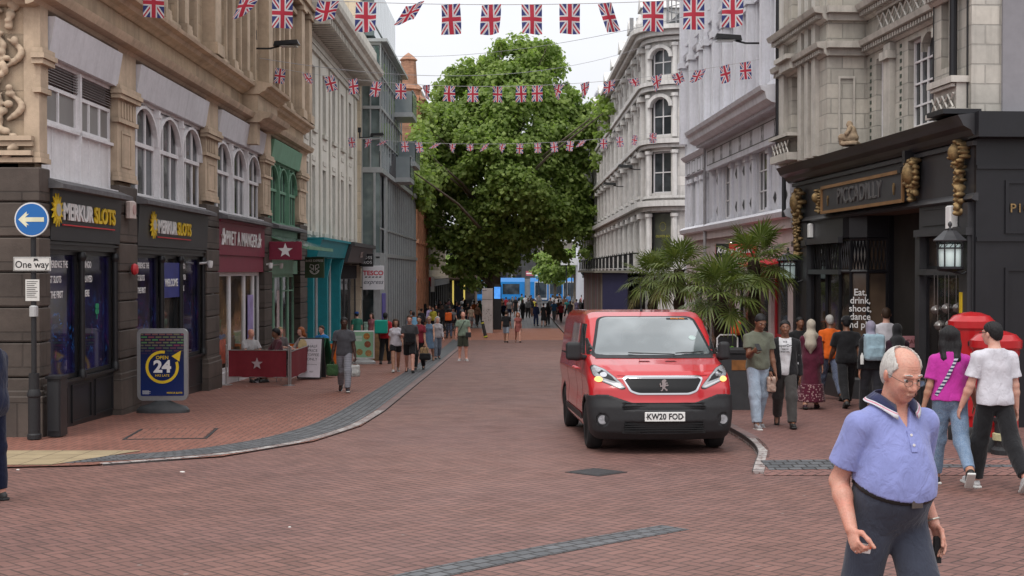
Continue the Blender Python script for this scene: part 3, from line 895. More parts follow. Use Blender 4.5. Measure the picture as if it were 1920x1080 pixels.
 T.post.append(lambda G, V: np.maximum(V, hem+(0 if belly else np.sin(G[...,0]*40+seed)*.004)+(.40*np.minimum(G[...,1],0) if belly else 0)-G[...,2]))
 T.post.append(neckcut)
 v, f = T.mesh(vox); tm = top[2] if not isinstance(top[2], tuple) else cloth(top[0], top[2])
 to = np_mesh({'dress':'dress'}.get(spec.get('topname',''), spec.get('topname', 'shirt')) if not spec.get('dress') else 'dress', v, f, tm, root)
 # lower garment
 bk = bot[0]
 if bk != 'none':
  B = SDF(); bm_ = bot[3] if len(bot) > 3 else cloth(label[:20]+'b', bot[2])
  w = .55+.45*wd
  B.ell(J['pel']+V3(0,.01,.02), V3(.160*w*(1.03 if female else .98),.112*w,.14)*s+.008, .04)
  if bk == 'skirt':
   B.cone(J['pel'], V3(0,(J['anL'][1]+J['anR'][1])*.4, J['pel'][2]-botl*s), .155*s, .155*s+.09*botl*s, .06)
   B.post.append(lambda G, V: np.maximum(V, J['pel'][2]-botl*s-G[...,2]))
   B.post.append(lambda G, V: V+np.sin(np.arctan2(G[...,1],G[...,0])*11)*.009*np.clip((J['pel'][2]-G[...,2])*2,0,1))
  else:
   loose = bot[4] if len(bot) > 4 else .016
   legs_sdf(B, J, wd, female, infl=.009, upto=min(botl,1.97), loose=loose)
   kz = (J['knL'][2]+J['knR'][2])/2
   B.post.append(lambda G, V: V+fold(G, 1.1, seed+2)*(.0035+.006*np.exp(-((G[...,2]-kz)/.12)**2)+.006*np.exp(-((G[...,2]-.12)/.08)**2)))
  wtop = lambda G: G[...,2]-(J['pel'][2]+(.195 if belly else .095)*s)-(.40*np.minimum(G[...,1],0) if belly else 0)
  if belly:
   B.ell(J['pel']+V3(0,-.036,.130)*s, V3(.170*w,.148,.150)*s+infl+.006, .07); spec['_B'] = list(B.p)
   K = SDF(); K.p = [q_ for q_ in B.p]; K.post.append(lambda G, V: np.maximum(V-.007, np.abs(wtop(G)+.022)-.017))
   K.post.append(lambda G, V: np.maximum(V, -(V+.03))); v, f = K.mesh(.006); np_mesh('belt', v, f, mat('belt_leather',(.015,.014,.014),.4,.1), root)
  B.post.append(lambda G, V: np.maximum(V, wtop(G)))
  v, f = B.mesh(vox); np_mesh({'t':'trousers','s':'shorts','skirt':'skirt'}.get(bk, 'trousers'), v, f, bm_, root)
 # shoes
 sc_ = spec.get('shoes', (.05,.05,.05)); key = 'shoe_%.2f_%.2f_%.2f' % sc_
 for sd in 'LR':
  an = J['an'+sd]; d = J['ft'+sd]; up = np.cross(np.cross(d, V3(0,0,1)), d); up /= np.linalg.norm(up)
  Rf = np.stack([np.cross(-d, up)*-1, -d, up], 1)
  Q = lambda y, z: an+d*y*s+up*z*s
  X = SDF(); X.cone(Q(-.03,-.048), Q(.155,-.052), .038*s, .036*s, .02); X.cone(Q(.005,-.005), Q(.08,-.035), .042*s, .038*s, .03)
  if spec.get('boot'): X.cone(Q(0,0), Q(0,.12), .044*s, .048*s, .02)
  X.post.append(cutplane(Q(0,-.083), -up))
  if not spec.get('boot'): X.post.append(cutplane(Q(0,.022), up+d*.25))
  v, f = X.mesh(min(vox, .012)); sh = np_mesh('shoe', v, f, mat(key, sc_, .5, .15, 20), root)
  if vox < .02:
   sole = SDF(); sole.box(Q(.062,-.078), (.044*s,.135*s,.014*s), .010, .01, Rf); v, f = sole.mesh(.008)
   np_mesh('sole', v, f, mat('sole_'+('w' if spec.get('whitesole') else 'd'), (.6,.6,.58) if spec.get('whitesole') else (.03,.03,.03), .7, .1), sh)
 return root, J, body
def hash_s(t):
 r = 7
 for ch in t: r = (r*131+ord(ch)) % 1000003
 return r
EYEW = mat('eye_white', (.55,.52,.50), .25, .03); EYED = mat('iris_dark', (.03,.02,.015), .2, .03)
WALK1 = dict(legL=(24,6,1,6), legR=(-20,16,1,6), footL=12, footR=-28, armL=(-16,7,14,0), armR=(20,7,22,0), lean=4)
WALK2 = dict(legL=(-20,18,1,6), legR=(24,6,1,6), footL=-28, footR=12, armL=(20,7,22,0), armR=(-16,7,14,0), lean=4)
STROLL1 = dict(legL=(14,4,1,8), legR=(-10,14,1,8), footL=4, footR=-14, armL=(-8,7,12,0), armR=(10,7,16,0), lean=3)
STROLL2 = dict(legL=(-10,14,1,8), legR=(14,4,1,8), footL=-14, footR=4, armL=(10,7,16,0), armR=(-8,7,12,0), lean=3)
STAND = dict(legL=(2,3,3,12), legR=(-1,3,3,12), armL=(2,7,12,0), armR=(2,7,12,0), lean=2)
# ------------------------------------------------------------ the red van
RED = mat('van_red_paint', (.50,.012,.018), .32, .05, 3, 0, coat=1.0, spec=.5)
BLKP = mat('black_plastic', (.022,.022,.024), .55, .12, 30, .0015, 300)
RUB = mat('tyre_rubber', (.02,.02,.021), .8, .2, 20, .002, 120)
CHR = mat('chrome', (.62,.62,.64), .16, .03, metal=1.0)
SILV = mat('wheel_silver', (.33,.33,.34), .35, .1, metal=.8)
WSG = glassmat('windscreen_glass', (.055,.075,.08), .05, .001, 1.0, inner=(.25,.29,.30));  # pale mottling in the base colour imitates cloud reflections
WSG.node_tree.nodes['Principled BSDF'].inputs['Coat Weight'].default_value = 1.0; WSG.node_tree.nodes['Principled BSDF'].inputs['Coat IOR'].default_value = 1.9
WSG.node_tree.nodes['Principled BSDF'].inputs['Coat Roughness'].default_value = .02
DKG = glassmat('dark_car_glass', (.01,.011,.012), .04, .0006, .6)
HLG = mat('headlamp_clear', (.30,.31,.33), .12, .35, 28, spec=.9, coat=1.0)
AMB = mat('lamp_amber_lit', (1.0,.50,.16), .4, .02, emit=1.1)
PLATEM = mat('number_plate_white', (.74,.74,.72), .4, .03); BLK = mat('black_print', (.015,.015,.017), .5, .02)
def van_sdf(P, arches=True):
 x, y, z = P[...,0], P[...,1], P[...,2]
 ax = np.abs(x)
 bow = .23*(ax/.96)**2.8*(1-.40*np.clip((z-1.0)/.8,0,1))*np.clip(1-(y-.2)/2.6, 0, 1)
 bow += .05*np.clip((ax-.45)/.5,0,1)*np.clip((z-.86)/.1,0,1)*np.clip((1.15-z)/.1,0,1)
 yy = y-bow
 prof = [(.16,.20),(.03,.30),(-.005,.45),(.0,.62),(.035,.72),(.05,.86),(.10,1.0),(.20,1.085),(.42,1.165),(.92,1.285),(1.30,1.555),(1.68,1.79),(1.92,1.865),(2.4,1.90),(4.60,1.90),(4.88,1.82),(4.96,1.2),(4.97,.35),(4.9,.22)]
 n = len(prof); d = np.full(x.shape, 9e9); inside = np.zeros(x.shape, bool)
 for i in range(n):
  a = prof[i]; b = prof[(i+1)%n]
  ex, ez = b[0]-a[0], b[1]-a[1]; wx, wz = yy-a[0], z-a[1]
  t = np.clip((wx*ex+wz*ez)/(ex*ex+ez*ez),0,1)
  d = np.minimum(d, (wx-ex*t)**2+(wz-ez*t)**2)
  c = ((a[1] <= z) & (b[1] > z)) | ((b[1] <= z) & (a[1] > z))
  with np.errstate(all='ignore'): xi = a[0]+(z-a[1])*ex/(ez if abs(ez) > 1e-9 else 1e-9)
  inside ^= c & (yy < xi)
 d = np.sqrt(d)*np.where(inside, -1, 1)
 hw = .955-.105*np.clip((z-1.02)/.86,0,1)**1.25-.03*np.clip((.55-z)/.35,0,1)+.012*np.exp(-((z-.98)/.10)**2)
 # scalloped flank
 hw = hw-.018*np.exp(-((z-.72)/.12)**2)*np.clip((y-1.2)/.3,0,1)
 D = -smin(-d, -(ax-hw), .16)
 # bonnet creases
 D = D+.010*np.exp(-((ax-.50-.10*np.clip((y-.2)/.7,0,1))/.05)**2)*np.clip((z-1.02)/.06,0,1)*np.clip((1.26-z)/.04,0,1)
 if arches:
  for cy in (.935,4.21):
   c = np.sqrt((y-cy)**2+(z-.33)**2)-.395
   D = np.maximum(D, -np.maximum(c, .62-ax))
 return D
def van_cast(pts, dirn, off=0.0, arches=True):
 P = np.array(pts, float); d = np.array(dirn, float)
 for _ in range(90):
  s = van_sdf(P, arches); P = P+d*(s*.75)[:,None]
  if np.abs(s).max() < 2e-4: break
 g = np.stack([van_sdf(P+e*1e-3, arches)-van_sdf(P-e*1e-3, arches) for e in np.eye(3)], 1); g /= np.linalg.norm(g,axis=1)[:,None]+1e-9
 return P+g*off, g
def van_patch(name, poly, view, off, m, parent, step=.025, thick=.006, rnd=0):
 """panel that follows the body; poly is a convex outline seen from the front (x,z) or a side (y,z)"""
 if rnd:
  q = []; n = len(poly)
  for i in range(n):
   a, b, c = Vector(poly[i-1]), Vector(poly[i]), Vector(poly[(i+1)%n])
   r = min(rnd, (a-b).length*.45, (c-b).length*.45)
   p0 = b+(a-b).normalized()*r; p1 = b+(c-b).normalized()*r
   for t in (0,.25,.5,.75,1): q.append(tuple(p0*(1-t)**2+b*2*t*(1-t)+p1*t*t))
  poly = q
 area = sum(poly[i-1][0]*poly[i][1]-poly[i][0]*poly[i-1][1] for i in range(len(poly)))
 if area < 0: poly = poly[::-1]
 xs = [p[0] for p in poly]; zs = [p[1] for p in poly]
 bm = bmesh.new()
 nx = max(1,int((max(xs)-min(xs))/step)); nz = max(1,int((max(zs)-min(zs))/step))
 gv = [[bm.verts.new((min(xs)-.001+(max(xs)-min(xs)+.002)*i/nx, 0, min(zs)-.001+(max(zs)-min(zs)+.002)*j/nz)) for j in range(nz+1)] for i in range(nx+1)]
 for i in range(nx):
  for j in range(nz): bm.faces.new((gv[i][j],gv[i+1][j],gv[i+1][j+1],gv[i][j+1]))
 for i in range(len(poly)):
  a, b = poly[i-1], poly[i]
  no = Vector((b[1]-a[1], 0, -(b[0]-a[0])))
  if no.length < 1e-7: continue
  bmesh.ops.bisect_plane(bm, geom=bm.verts[:]+bm.edges[:]+bm.faces[:], plane_co=(a[0],0,a[1]), plane_no=no, clear_outer=True)
 bm.verts.ensure_lookup_table()
 if view == 'F': P = [(v.co.x,-.6,v.co.z) for v in bm.verts]; d = (0,1,0)
 elif view == 'R': P = [(-1.4,v.co.x,v.co.z) for v in bm.verts]; d = (1,0,0)     # seen from the camera's left
 else: P = [(1.4,v.co.x,v.co.z) for v in bm.verts]; d = (-1,0,0)
 Q, g = van_cast(P, d, off, arches=(view != 'F'))
 for v, p in zip(bm.verts, Q): v.co = p
 be = [e for e in bm.edges if e.is_boundary]
 ex = bmesh.ops.extrude_edge_only(bm, edges=be); gi = {}
 dv = Vector(d)
 for v in ex['geom']:
  if isinstance(v, bmesh.types.BMVert): v.co += dv*thick
 bmesh.ops.recalc_face_normals(bm, faces=bm.faces)
 me = bpy.data.meshes.new(name); bm.to_mesh(me); bm.free(); me.materials.append(m)
 me.polygons.foreach_set('use_smooth', [True]*len(me.polygons)); me.set_sharp_from_angle(angle=radians(50))
 return link(name, me, parent)
def van_text(s, size, m, parent, x, z, view, off, name='lettering', **kw):
 o = text(s, size, m, parent, name=name, **kw)
 P = np.array([tuple(v.co) for v in o.data.vertices]); sx = o.scale[0]
 if view == 'F': src = np.stack([x+P[:,0]*sx, np.full(len(P),-.6), z+P[:,1]],1); d = (0,1,0)
 Q, g = van_cast(src, d, 0, arches=False); Q = Q+g*(off+P[:,2:3])
 o.data.vertices.foreach_set('co', Q.astype(np.float32).ravel()); o.rotation_euler = (0,0,0); o.scale = (1,1,1); o.data.update()
 return o
def build_van():
 vx, vd = 2.0, 16.95
 root = empty('van', (vx, vd, gz(vd)+.004), radians(2.7), 'red delivery van with black bumper stopped in the brick street', 'van')
 root.rotation_euler = (-.0275, 0, radians(2.7))
 vox = .026
 lo = np.array((-1.06,-.1,.12)); hi = np.array((1.06,5.06,2.0)); n = ((hi-lo)/vox).astype(int)+1
 G = np.stack(np.meshgrid(*[lo[i]+vox*np.arange(n[i]) for i in range(3)], indexing='ij'), -1)
 V = van_sdf(G)
 v, f = surfnet(V, lo, vox)
 v = relax(v, f, 1, .5)
 for _ in range(3):
  e = 1e-3; s0 = van_sdf(v)
  g = np.stack([van_sdf(v+k*e)-van_sdf(v-k*e) for k in np.eye(3)],1); g /= np.linalg.norm(g,axis=1)[:,None]+1e-9
  v = v-g*np.clip(s0,-.02,.02)[:,None]*.9
 fc = v[f].mean(1)
 rad = np.minimum(np.hypot(fc[:,1]-.935, fc[:,2]-.33), np.hypot(fc[:,1]-4.21, fc[:,2]-.33))
 dark = ((rad < .405) & (np.abs(fc[:,0]) < .955) & (np.abs(fc[:,0]) > .55)) | (fc[:,2] < .27) | ((fc[:,2] < .672) & (fc[:,1] < .45))
 body = np_mesh('body', v, f, [RED, BLKP], root, True, dark.astype(int)); body.data.set_sharp_from_angle(angle=radians(45))
 # bumper: thicker shell of the front below the lamps
 vox = .02; lo = np.array((-1.04,-.1,.16)); hi = np.array((1.04,.80,.96)); n = ((hi-lo)/vox).astype(int)+1
 G = np.stack(np.meshgrid(*[lo[i]+vox*np.arange(n[i]) for i in range(3)], indexing='ij'), -1)
 D = van_sdf(G, False)-.016
 x, y, z = G[...,0], G[...,1], G[...,2]; ax = np.abs(x)
 top = .685+.10*np.clip((ax-.42)/.30,0,1)-.02*np.clip((ax-.85)/.1,0,1)
 D = np.maximum(D, z-top); D = np.maximum(D, y-.62); D = np.maximum(D, -(np.sqrt((y-.935)**2+(z-.33)**2)-.42))
 D = np.maximum(D, -(van_sdf(G, False)+.03))
 # intakes
 for zc, hh, hwid in ((.63,.032,.52),(.36,.062,.50)):
  D = np.maximum(D, -np.maximum(np.maximum(np.abs(z-zc)-hh, ax-hwid), y-.06-.0))
 for g in (-1,1): D = np.maximum(D, -(np.maximum(np.hypot(x-g*.80, z-.455)-.075, y-.2)+.0))
 v, f = surfnet(D, lo, vox); np_mesh('bumper', v, f, BLKP, root)
 sl = MB()
 for zc in (.615,.64): sl.box(-.55,.55,.012,.04,zc-.006,zc+.006)
 for zc in (.315,.345,.375,.405): sl.box(-.52,.52,.012,.05,zc-.006,zc+.006)
 sl.box(-.55,.55,.05,.07,.28,.68)
 sl.build('grille_slats', mat('grille_black', (.012,.012,.013), .4, .05), root)
 for g in (-1,1):
  fl = MB(); fl.lathe([(.001,0),(.045,.0),(.052,.02),(.06,.03)], n=20)
  fl.v = [(g*.80+p[0], .150-p[2]*.9, .455+p[1]) for p in fl.v]; fl.build('fog_lamp', HLG, root, smooth=True)
  su = MB(); su.lathe([(.058,0),(.078,.0),(.078,.02),(.058,.02)], n=20); su.v = [(g*.80+p[0], .148-p[2], .455+p[1]) for p in su.v]; su.build('surround', BLKP, root)
 # glass: black ceramic edge then the screen
 ws = [(-.845,1.268),(-.70,1.255),(.70,1.255),(.845,1.268),(.735,1.63),(.695,1.765),(.60,1.795),(-.60,1.795),(-.695,1.765),(-.735,1.63)]
 van_patch('windscreen_seal', [(p[0]*1.015, p[1]+(.010 if p[1] > 1.5 else -.012)) for p in ws], 'F', .003, BLK, root, rnd=.05)
 gl = van_patch('windscreen', [(p[0]*.962, 1.255+(p[1]-1.235)*.955) for p in ws], 'F', .006, WSG, root, rnd=.05)
 van_patch('scuttle', [(-.82,1.235),(.82,1.235),(.80,1.262),(-.80,1.262)], 'F', .006, BLKP, root)
 st = van_patch('sun_strip', [(.30,1.752),(.62,1.752),(.60,1.775),(.30,1.775)], 'F', .009, BLK, root)
 van_text('ROYAL MAIL', .03, mat('sticker_orange', (.75,.25,.03), .5), root, .46, 1.762, 'F', .012, sx=1.2)
 van_patch('tax_disc', [(.60+.05*cos(t*pi/6), 1.50+.032*sin(t*pi/6)) for t in range(12)], 'F', .009, mat('pale_sticker', (.42,.52,.50), .4), root)
 # grille, chrome frame, lamps
 gr = [(-.515,.985),(-.47,1.012),(.47,1.012),(.515,.985),(.43,.835),(.33,.800),(-.33,.800),(-.43,.835)]
 van_patch('grille_frame', [(p[0]*1.035,(p[1]-.905)*1.13+.905) for p in gr], 'F', .012, CHR, root, rnd=.03, thick=.03)
 gi = van_patch('grille', [(p[0]*.985,(p[1]-.905)*.92+.905) for p in gr], 'F', .014, mat('grille_mesh', (.008,.008,.009), .45, .3, 200), root, rnd=.03)
 van_patch('grille_bar', [(-.46,.985),(.46,.985),(.455,.976),(-.455,.976)], 'F', .018, BLKP, gi)
 # rampant lion emblem
 lion = [(-.010,.075),(.008,.082),(.024,.074),(.034,.060),(.026,.050),(.016,.048),(.022,.034),(.040,.040),(.050,.030),(.044,.020),(.030,.022),(.022,.012),(.040,.008),(.056,.012),(.060,0),(.046,-.010),(.024,-.010),(.014,-.026),(.026,-.044),(.044,-.052),(.046,-.070),(.030,-.074),(.020,-.060),(.002,-.042),(-.010,-.052),(-.022,-.074),(-.042,-.076),(-.042,-.064),(-.030,-.058),(-.020,-.036),(-.026,-.016),(-.046,-.022),(-.054,-.008),(-.058,.020),(-.044,.034),(-.040,.020),(-.042,0),(-.028,.0),(-.022,.020),(-.030,.040),(-.030,.060)]
 mb = MB(); P = [(p[0]*1.0, .91+p[1]*1.0) for p in lion]
 Q = van_cast([(0,-.6,.90)], (0,1,0), .02)[0]
 flat(mb, P, float(Q[0][1])-.012, .012); mb.build('emblem', CHR, root)
 for g in (-1,1):
  hl = [(g*.50,.875),(g*.56,.862),(g*.80,.955),(g*.895,1.03),(g*.905,1.125),(g*.86,1.15),(g*.74,1.10),(g*.60,.985)]
  van_patch('headlight_trim', [((p[0]-g*.72)*1.06+g*.72,(p[1]-1.0)*1.08+1.0) for p in hl], 'F', .005, BLK, root, .03, rnd=.03)
  h = van_patch('headlight', hl, 'F', .009, HLG, root, .02, rnd=.03)
  van_patch('reflector', [(g*.60,.945),(g*.78,1.0),(g*.84,1.06),(g*.78,1.095),(g*.66,1.01)], 'F', .012, BLK, h, .02)
  van_patch('reflector_bowl', [(g*.765+.045*cos(t*pi/6), 1.035+.034*sin(t*pi/6)) for t in range(12)], 'F', .016, CHR, h, .02)
  van_patch('running_light', [(g*.52,.885),(g*.56,.873),(g*.78,.955),(g*.77,.968)], 'F', .013, mat('drl_pale', (.55,.56,.58), .2, .02, spec=.8), h, .02)
  van_patch('indicator', [(g*.83+.052*cos(t*pi/6), .975+.036*sin(t*pi/6)) for t in range(12)], 'F', .013, AMB, h, .015)
  # panel gap of the bonnet
  van_patch('bonnet_vent', [(g*.18-.08,1.195),(g*.18+.08,1.195),(g*.18+.06,1.207),(g*.18-.06,1.207)], 'F', .004, mat('panel_gap', (.12,.004,.006), .6), root, .03)
 van_patch('bonnet_gap', [(-.60,1.026),(.60,1.026),(.60,1.031),(-.60,1.031)], 'F', .0025, MATS['panel_gap'], root, .03)
 pl = MB(); Q = van_cast([(0,-.6,.50)], (0,1,0), .02)[0]; yp = float(Q[0][1])-.022
 pl.cbox(-.265,.265,yp,yp+.02,.445,.565,.004); p = pl.build('number_plate', PLATEM, root)
 text('KW20 FOD', .108, BLK, p, (0,yp-.002,.503), ext=.0015, bold=.0028, sx=.86, sp=1.04)
 for g in (-1,1): c = MB(); c.disc((g*.243,.50), .007, yp-.003, 8, th=.003); c.build('plate_screw', BLK, p)
 # wipers
 for a, b in (((-.35,1.283),(.28,1.262)),((.30,1.275),(.70,1.30))):
  Q, g = van_cast([(a[0]+(b[0]-a[0])*t/8,-.6,a[1]+(b[1]-a[1])*t/8) for t in range(9)], (0,1,0), .028)
  mb = MB(); mb.tube([tuple(q) for q in Q], .008, 6); mb.box(b[0]-.03,b[0]+.01,Q[-1][1]-.02,Q[-1][1]+.03,b[1]-.03,b[1]+.005); mb.build('wiper', BLK, root)
 # side glass, doors, handles; L = vehicle's right flank (camera right), R = camera left
 for vw, sg in (('R',-1),('L',1)):
  van_patch('front_door_window', [(1.18,1.285),(1.97,1.285),(1.97,1.70),(1.66,1.70)], vw, .004, DKG, root, .04, rnd=.04)
  van_patch('quarter_glass', [(.96,1.275),(1.13,1.285),(1.42,1.50),(1.36,1.50)], vw, .004, DKG, root, .04)
  if vw == 'R': van_patch('side_window', [(2.25,1.285),(3.25,1.285),(3.25,1.70),(2.25,1.70)], vw, .004, glassmat('pale_mottled_glass',(.24,.17,.17),.1,.001,.6,inner=(.5,.46,.45)), root, .05, rnd=.05)  # pale mottled base colour over the whole side window
  for yy in (1.08,2.08,3.42):
   van_patch('door_gap', [(yy,.30),(yy+.009,.30),(yy+.009,1.72),(yy,1.72)] if yy > 1.1 else [(yy+.25,.45),(yy+.259,.45),(yy+.039,1.25),(yy+.03,1.25)], vw, .0015, MATS['panel_gap'], root, .05)
  van_patch('side_moulding', [(1.36,.36),(3.80,.36),(3.80,.45),(1.36,.45)], vw, .016, BLKP, root, .06)
  van_patch('slide_rail', [(3.3,1.20),(4.7,1.20),(4.7,1.225),(3.3,1.225)], vw, .004, BLKP, root, .06)
  for yy in (1.92,2.25):
   q = van_cast([(sg*1.4, yy, 1.06)], (-sg,0,0), .0)[0]
   mb = MB(); mb.tube([(q[0][0]-sg*.01,yy-.09,1.06),(q[0][0]+sg*.035,yy-.06,1.06),(q[0][0]+sg*.035,yy+.06,1.06),(q[0][0]-sg*.01,yy+.09,1.06)], .014, 8); mb.build('door_handle', RED, root, smooth=True)
  # mirror
  X = SDF(); mx = sg*1.10-(.09 if sg > 0 else 0); X.box((mx,1.02,1.33),(.105 if sg < 0 else .075,.06,.125),.045,.02); X.cone((sg*.93,1.10,1.24),(mx-sg*.05,1.04,1.245),.035,.045,.04)
  v, f = X.mesh(.014); mi_ = np_mesh('mirror', v, f, BLKP, root)
  g2 = MB(); g2.cbox(mx-.085,mx+.085,1.078,1.086,1.235,1.42,.03); g2.build('mirror_glass', CHR, mi_)
  for cy in (.935,4.21):
   an = [radians(-28+t*(236/26)) for t in range(27)]
   Q = van_cast([(sg*1.4, cy+.398*cos(t), .33+.398*sin(t)) for t in an], (-sg,0,0), 0, False)[0]
   mb = MB(); mb.tube([(q[0]-sg*.012, q[1], q[2]) for q in Q], .017, 6); mb.build('wheel_arch', BLKP, root, smooth=True)
   w = MB(); prof = [(.215,-.10),(.30,-.105),(.325,-.085),(.333,-.05),(.333,.05),(.325,.085),(.30,.105),(.215,.10)]
   w.lathe(prof+[prof[0]], n=40); cx = sg*.835
   w.v = [(cx+p[2], cy+p[0], .333+p[1]) for p in w.v]; ty = w.build('tyre', RUB, None, ang=40)
   wl = empty('wheel', (0,0,0)); wl.parent = root; ty.parent = wl
   rm = MB(); rm.lathe([(.001,.03),(.05,.03),(.06,.0),(.11,-.02),(.17,-.015),(.20,.03),(.225,.035)], n=32)
   rm.v = [(cx+sg*(.06+p[2]), cy+p[0], .333+p[1]) for p in rm.v]; rm.build('rim', SILV, wl, smooth=True)
 mb = MB(); mb.lathe([(.02,0),(.018,.03),(.006,.05),(.004,.34),(.009,.35),(.009,.38),(.001,.385)], c=(0,2.05), n=8); mb.v = [(p[0], p[1]+(p[2]*.25), p[2]+1.87) for p in mb.v]
 mb.build('aerial', BLKP, root)
 mb = MB(); mb.lathe([(.10,-.01),(.10,.012),(.06,.02),(.001,.02)], c=(0,0), n=14); mb.v = [(p[0],.9+p[1]*.1,p[2]+5) for p in mb.v]
 # dashboard and driver's seat backs show dark through the open door glass
 return root
build_van()
# ------------------------------------------------------------ left side of the street
LX = -7.1
SAND = mat('sandstone', (.55,.425,.30), .85, .2, 1.2, .006, 50, streak=.30, joints=(.9,.42,.18), crease_dark=.5)
SANDP = mat('sandstone_dressed', (.58,.45,.325), .85, .2, 1.6, .005, 50, streak=.30, crease_dark=.6)
DARKS = mat('dark_stone', (.088,.070,.060), .7, .3, 1.4, .004, 40, streak=.2, joints=(1.4,.52,.35))
GREYP = mat('grey_panel', (.68,.67,.70), .6, .08, 1.5, streak=.18)
WPAINT = mat('white_window_paint', (.80,.78,.79), .5, .08, 3, streak=.20)
BLKF = mat('black_shopfront', (.020,.020,.022), .35, .15, 5)
CHARC = mat('charcoal_fascia', (.030,.031,.034), .4, .1, 3)
BURG = mat('burgundy', (.21,.020,.045), .5, .1, 3)
GREENP = mat('green_paint', (.16,.33,.22), .5, .12, 3, streak=.2)
GREENL = mat('green_frame', (.22,.42,.30), .45, .1, 3)
LEAD = mat('lead_flashing', (.13,.125,.13), .7, .3, 6, .003)
GLS = glassmat('window_glass'); GLSH = glassmat('shop_glass', (.02,.022,.024), .05, .001, .6, inner=(.10,.085,.07))
GLWARM = glassmat('cafe_glass', (.06,.040,.028), .06, .001, .6, inner=(.33,.20,.10))  # warm lights inside the cafe are painted into the glass colour
GOLD = mat('gilt', (.30,.20,.09), .5, .45, 14, .006, 60, metal=.6, crease_dark=.6)
WHT = mat('white_print', (.78,.77,.76), .5, .03); YEL = mat('yellow_print', (.80,.55,.03), .45, .08); REDP = mat('red_print', (.55,.03,.04), .45, .05)
def navymat():
 m, N, b = newmat('navy_printed_glass')
 tc = N.new('ShaderNodeTexCoord').outputs['Object']
 n = N.noise(tc, 1.1, 3, .5, 1.5); n2 = N.noise(tc, 3.1, 4, .6, 2.5); z = N.xyz(tc)[2]
 low = N.math('SUBTRACT', 1.0, N.ramp(N.math('ABSOLUTE', N.math('SUBTRACT', z, .95)), .15, .75))
 c = N.mix(N.ramp(n, .35, .7), (.006,.006,.016), (.018,.014,.085))
 c = N.mix(N.math('MULTIPLY', N.math('MULTIPLY', N.ramp(n2, .56, .72), low), .8), c, (.02,.13,.42))
 n3 = N.noise(N.mapping(tc, (1,1,1), loc=(4,3,9)), 3.6, 4, .6, 2.0)
 c = N.mix(N.math('MULTIPLY', N.math('MULTIPLY', N.ramp(n3, .60, .74), low), .6), c, (.35,.03,.20))
 N.put(b, 'Base Color', c); b.inputs['Roughness'].default_value = .07; b.inputs['Specular IOR Level'].default_value = .6
 MATS['navy'] = m; return m
NAVY = navymat()
def facade(name, X, D, yaw, label, cat='building'):
 return empty(name, (X,D,0), yaw, label, cat)
def pier(mb, a, b, z0, z1, out, mi=None): mb.box(a, b, -out, .3, z0, z1, mi)
def panel_riser(mb, a, b, z0, z1, y, n, mi=None):
 mb.box(a,b,y,y+.12,z0,z1,mi)
 w = (b-a)/n
 for i in range(n):
  x0, x1 = a+w*i+.10, a+w*(i+1)-.10
  for (p,q,r,s) in ((x0,x1,z1-.14,z1-.11),(x0,x1,z0+.20,z0+.23),(x0,x0+.03,z0+.23,z1-.14),(x1-.03,x1,z0+.23,z1-.14)):
   mb.box(p,q,y-.022,y-.001,r,s,mi)
def shop_glass(root, xs, z0, z1, y, fm, gm, fw=.06, transom=None, doors=()):
 """glazed shopfront: one window per bay between the x positions"""
 for i in range(len(xs)-1):
  a, b = xs[i]+.004, xs[i+1]-.004
  lo = z0[i] if isinstance(z0,(list,tuple)) else z0
  w = window(root, a, b, lo, z1, y, fm, gm[i] if isinstance(gm,(list,tuple)) else gm, 1, 1, fw=fw, name='door' if i in doors else 'shop_window')
  if transom and i not in doors: m = MB(); m.box(a+fw,b-fw,y-.004,y+.03,transom,transom+.04); m.build('transom', fm, w)
def sun_logo(parent, x, z, r, y):
 mb = MB(); n = 14
 for i in range(n):
  a = 2*pi*i/n; d = (cos(a), sin(a)); t = (-sin(a), cos(a))
  flat(mb, [(x+d[0]*r*.5+t[0]*r*.16, z+d[1]*r*.5+t[1]*r*.16), (x+d[0]*r*1.08+t[0]*r*.05, z+d[1]*r*1.08+t[1]*r*.05), (x+d[0]*r*.5-t[0]*r*.16, z+d[1]*r*.5-t[1]*r*.16)], y, .02)
 mb.disc((x,z), r*.62, y-.008, 20, th=.03)
 s = mb.build('sun_logo', YEL, parent)
 m2 = MB(); m2.disc((x,z), r*.40, y-.016, 18, th=.006); m2.build('disc', mat('logo_silver', (.6,.58,.55), .35, .1, metal=.3), s)

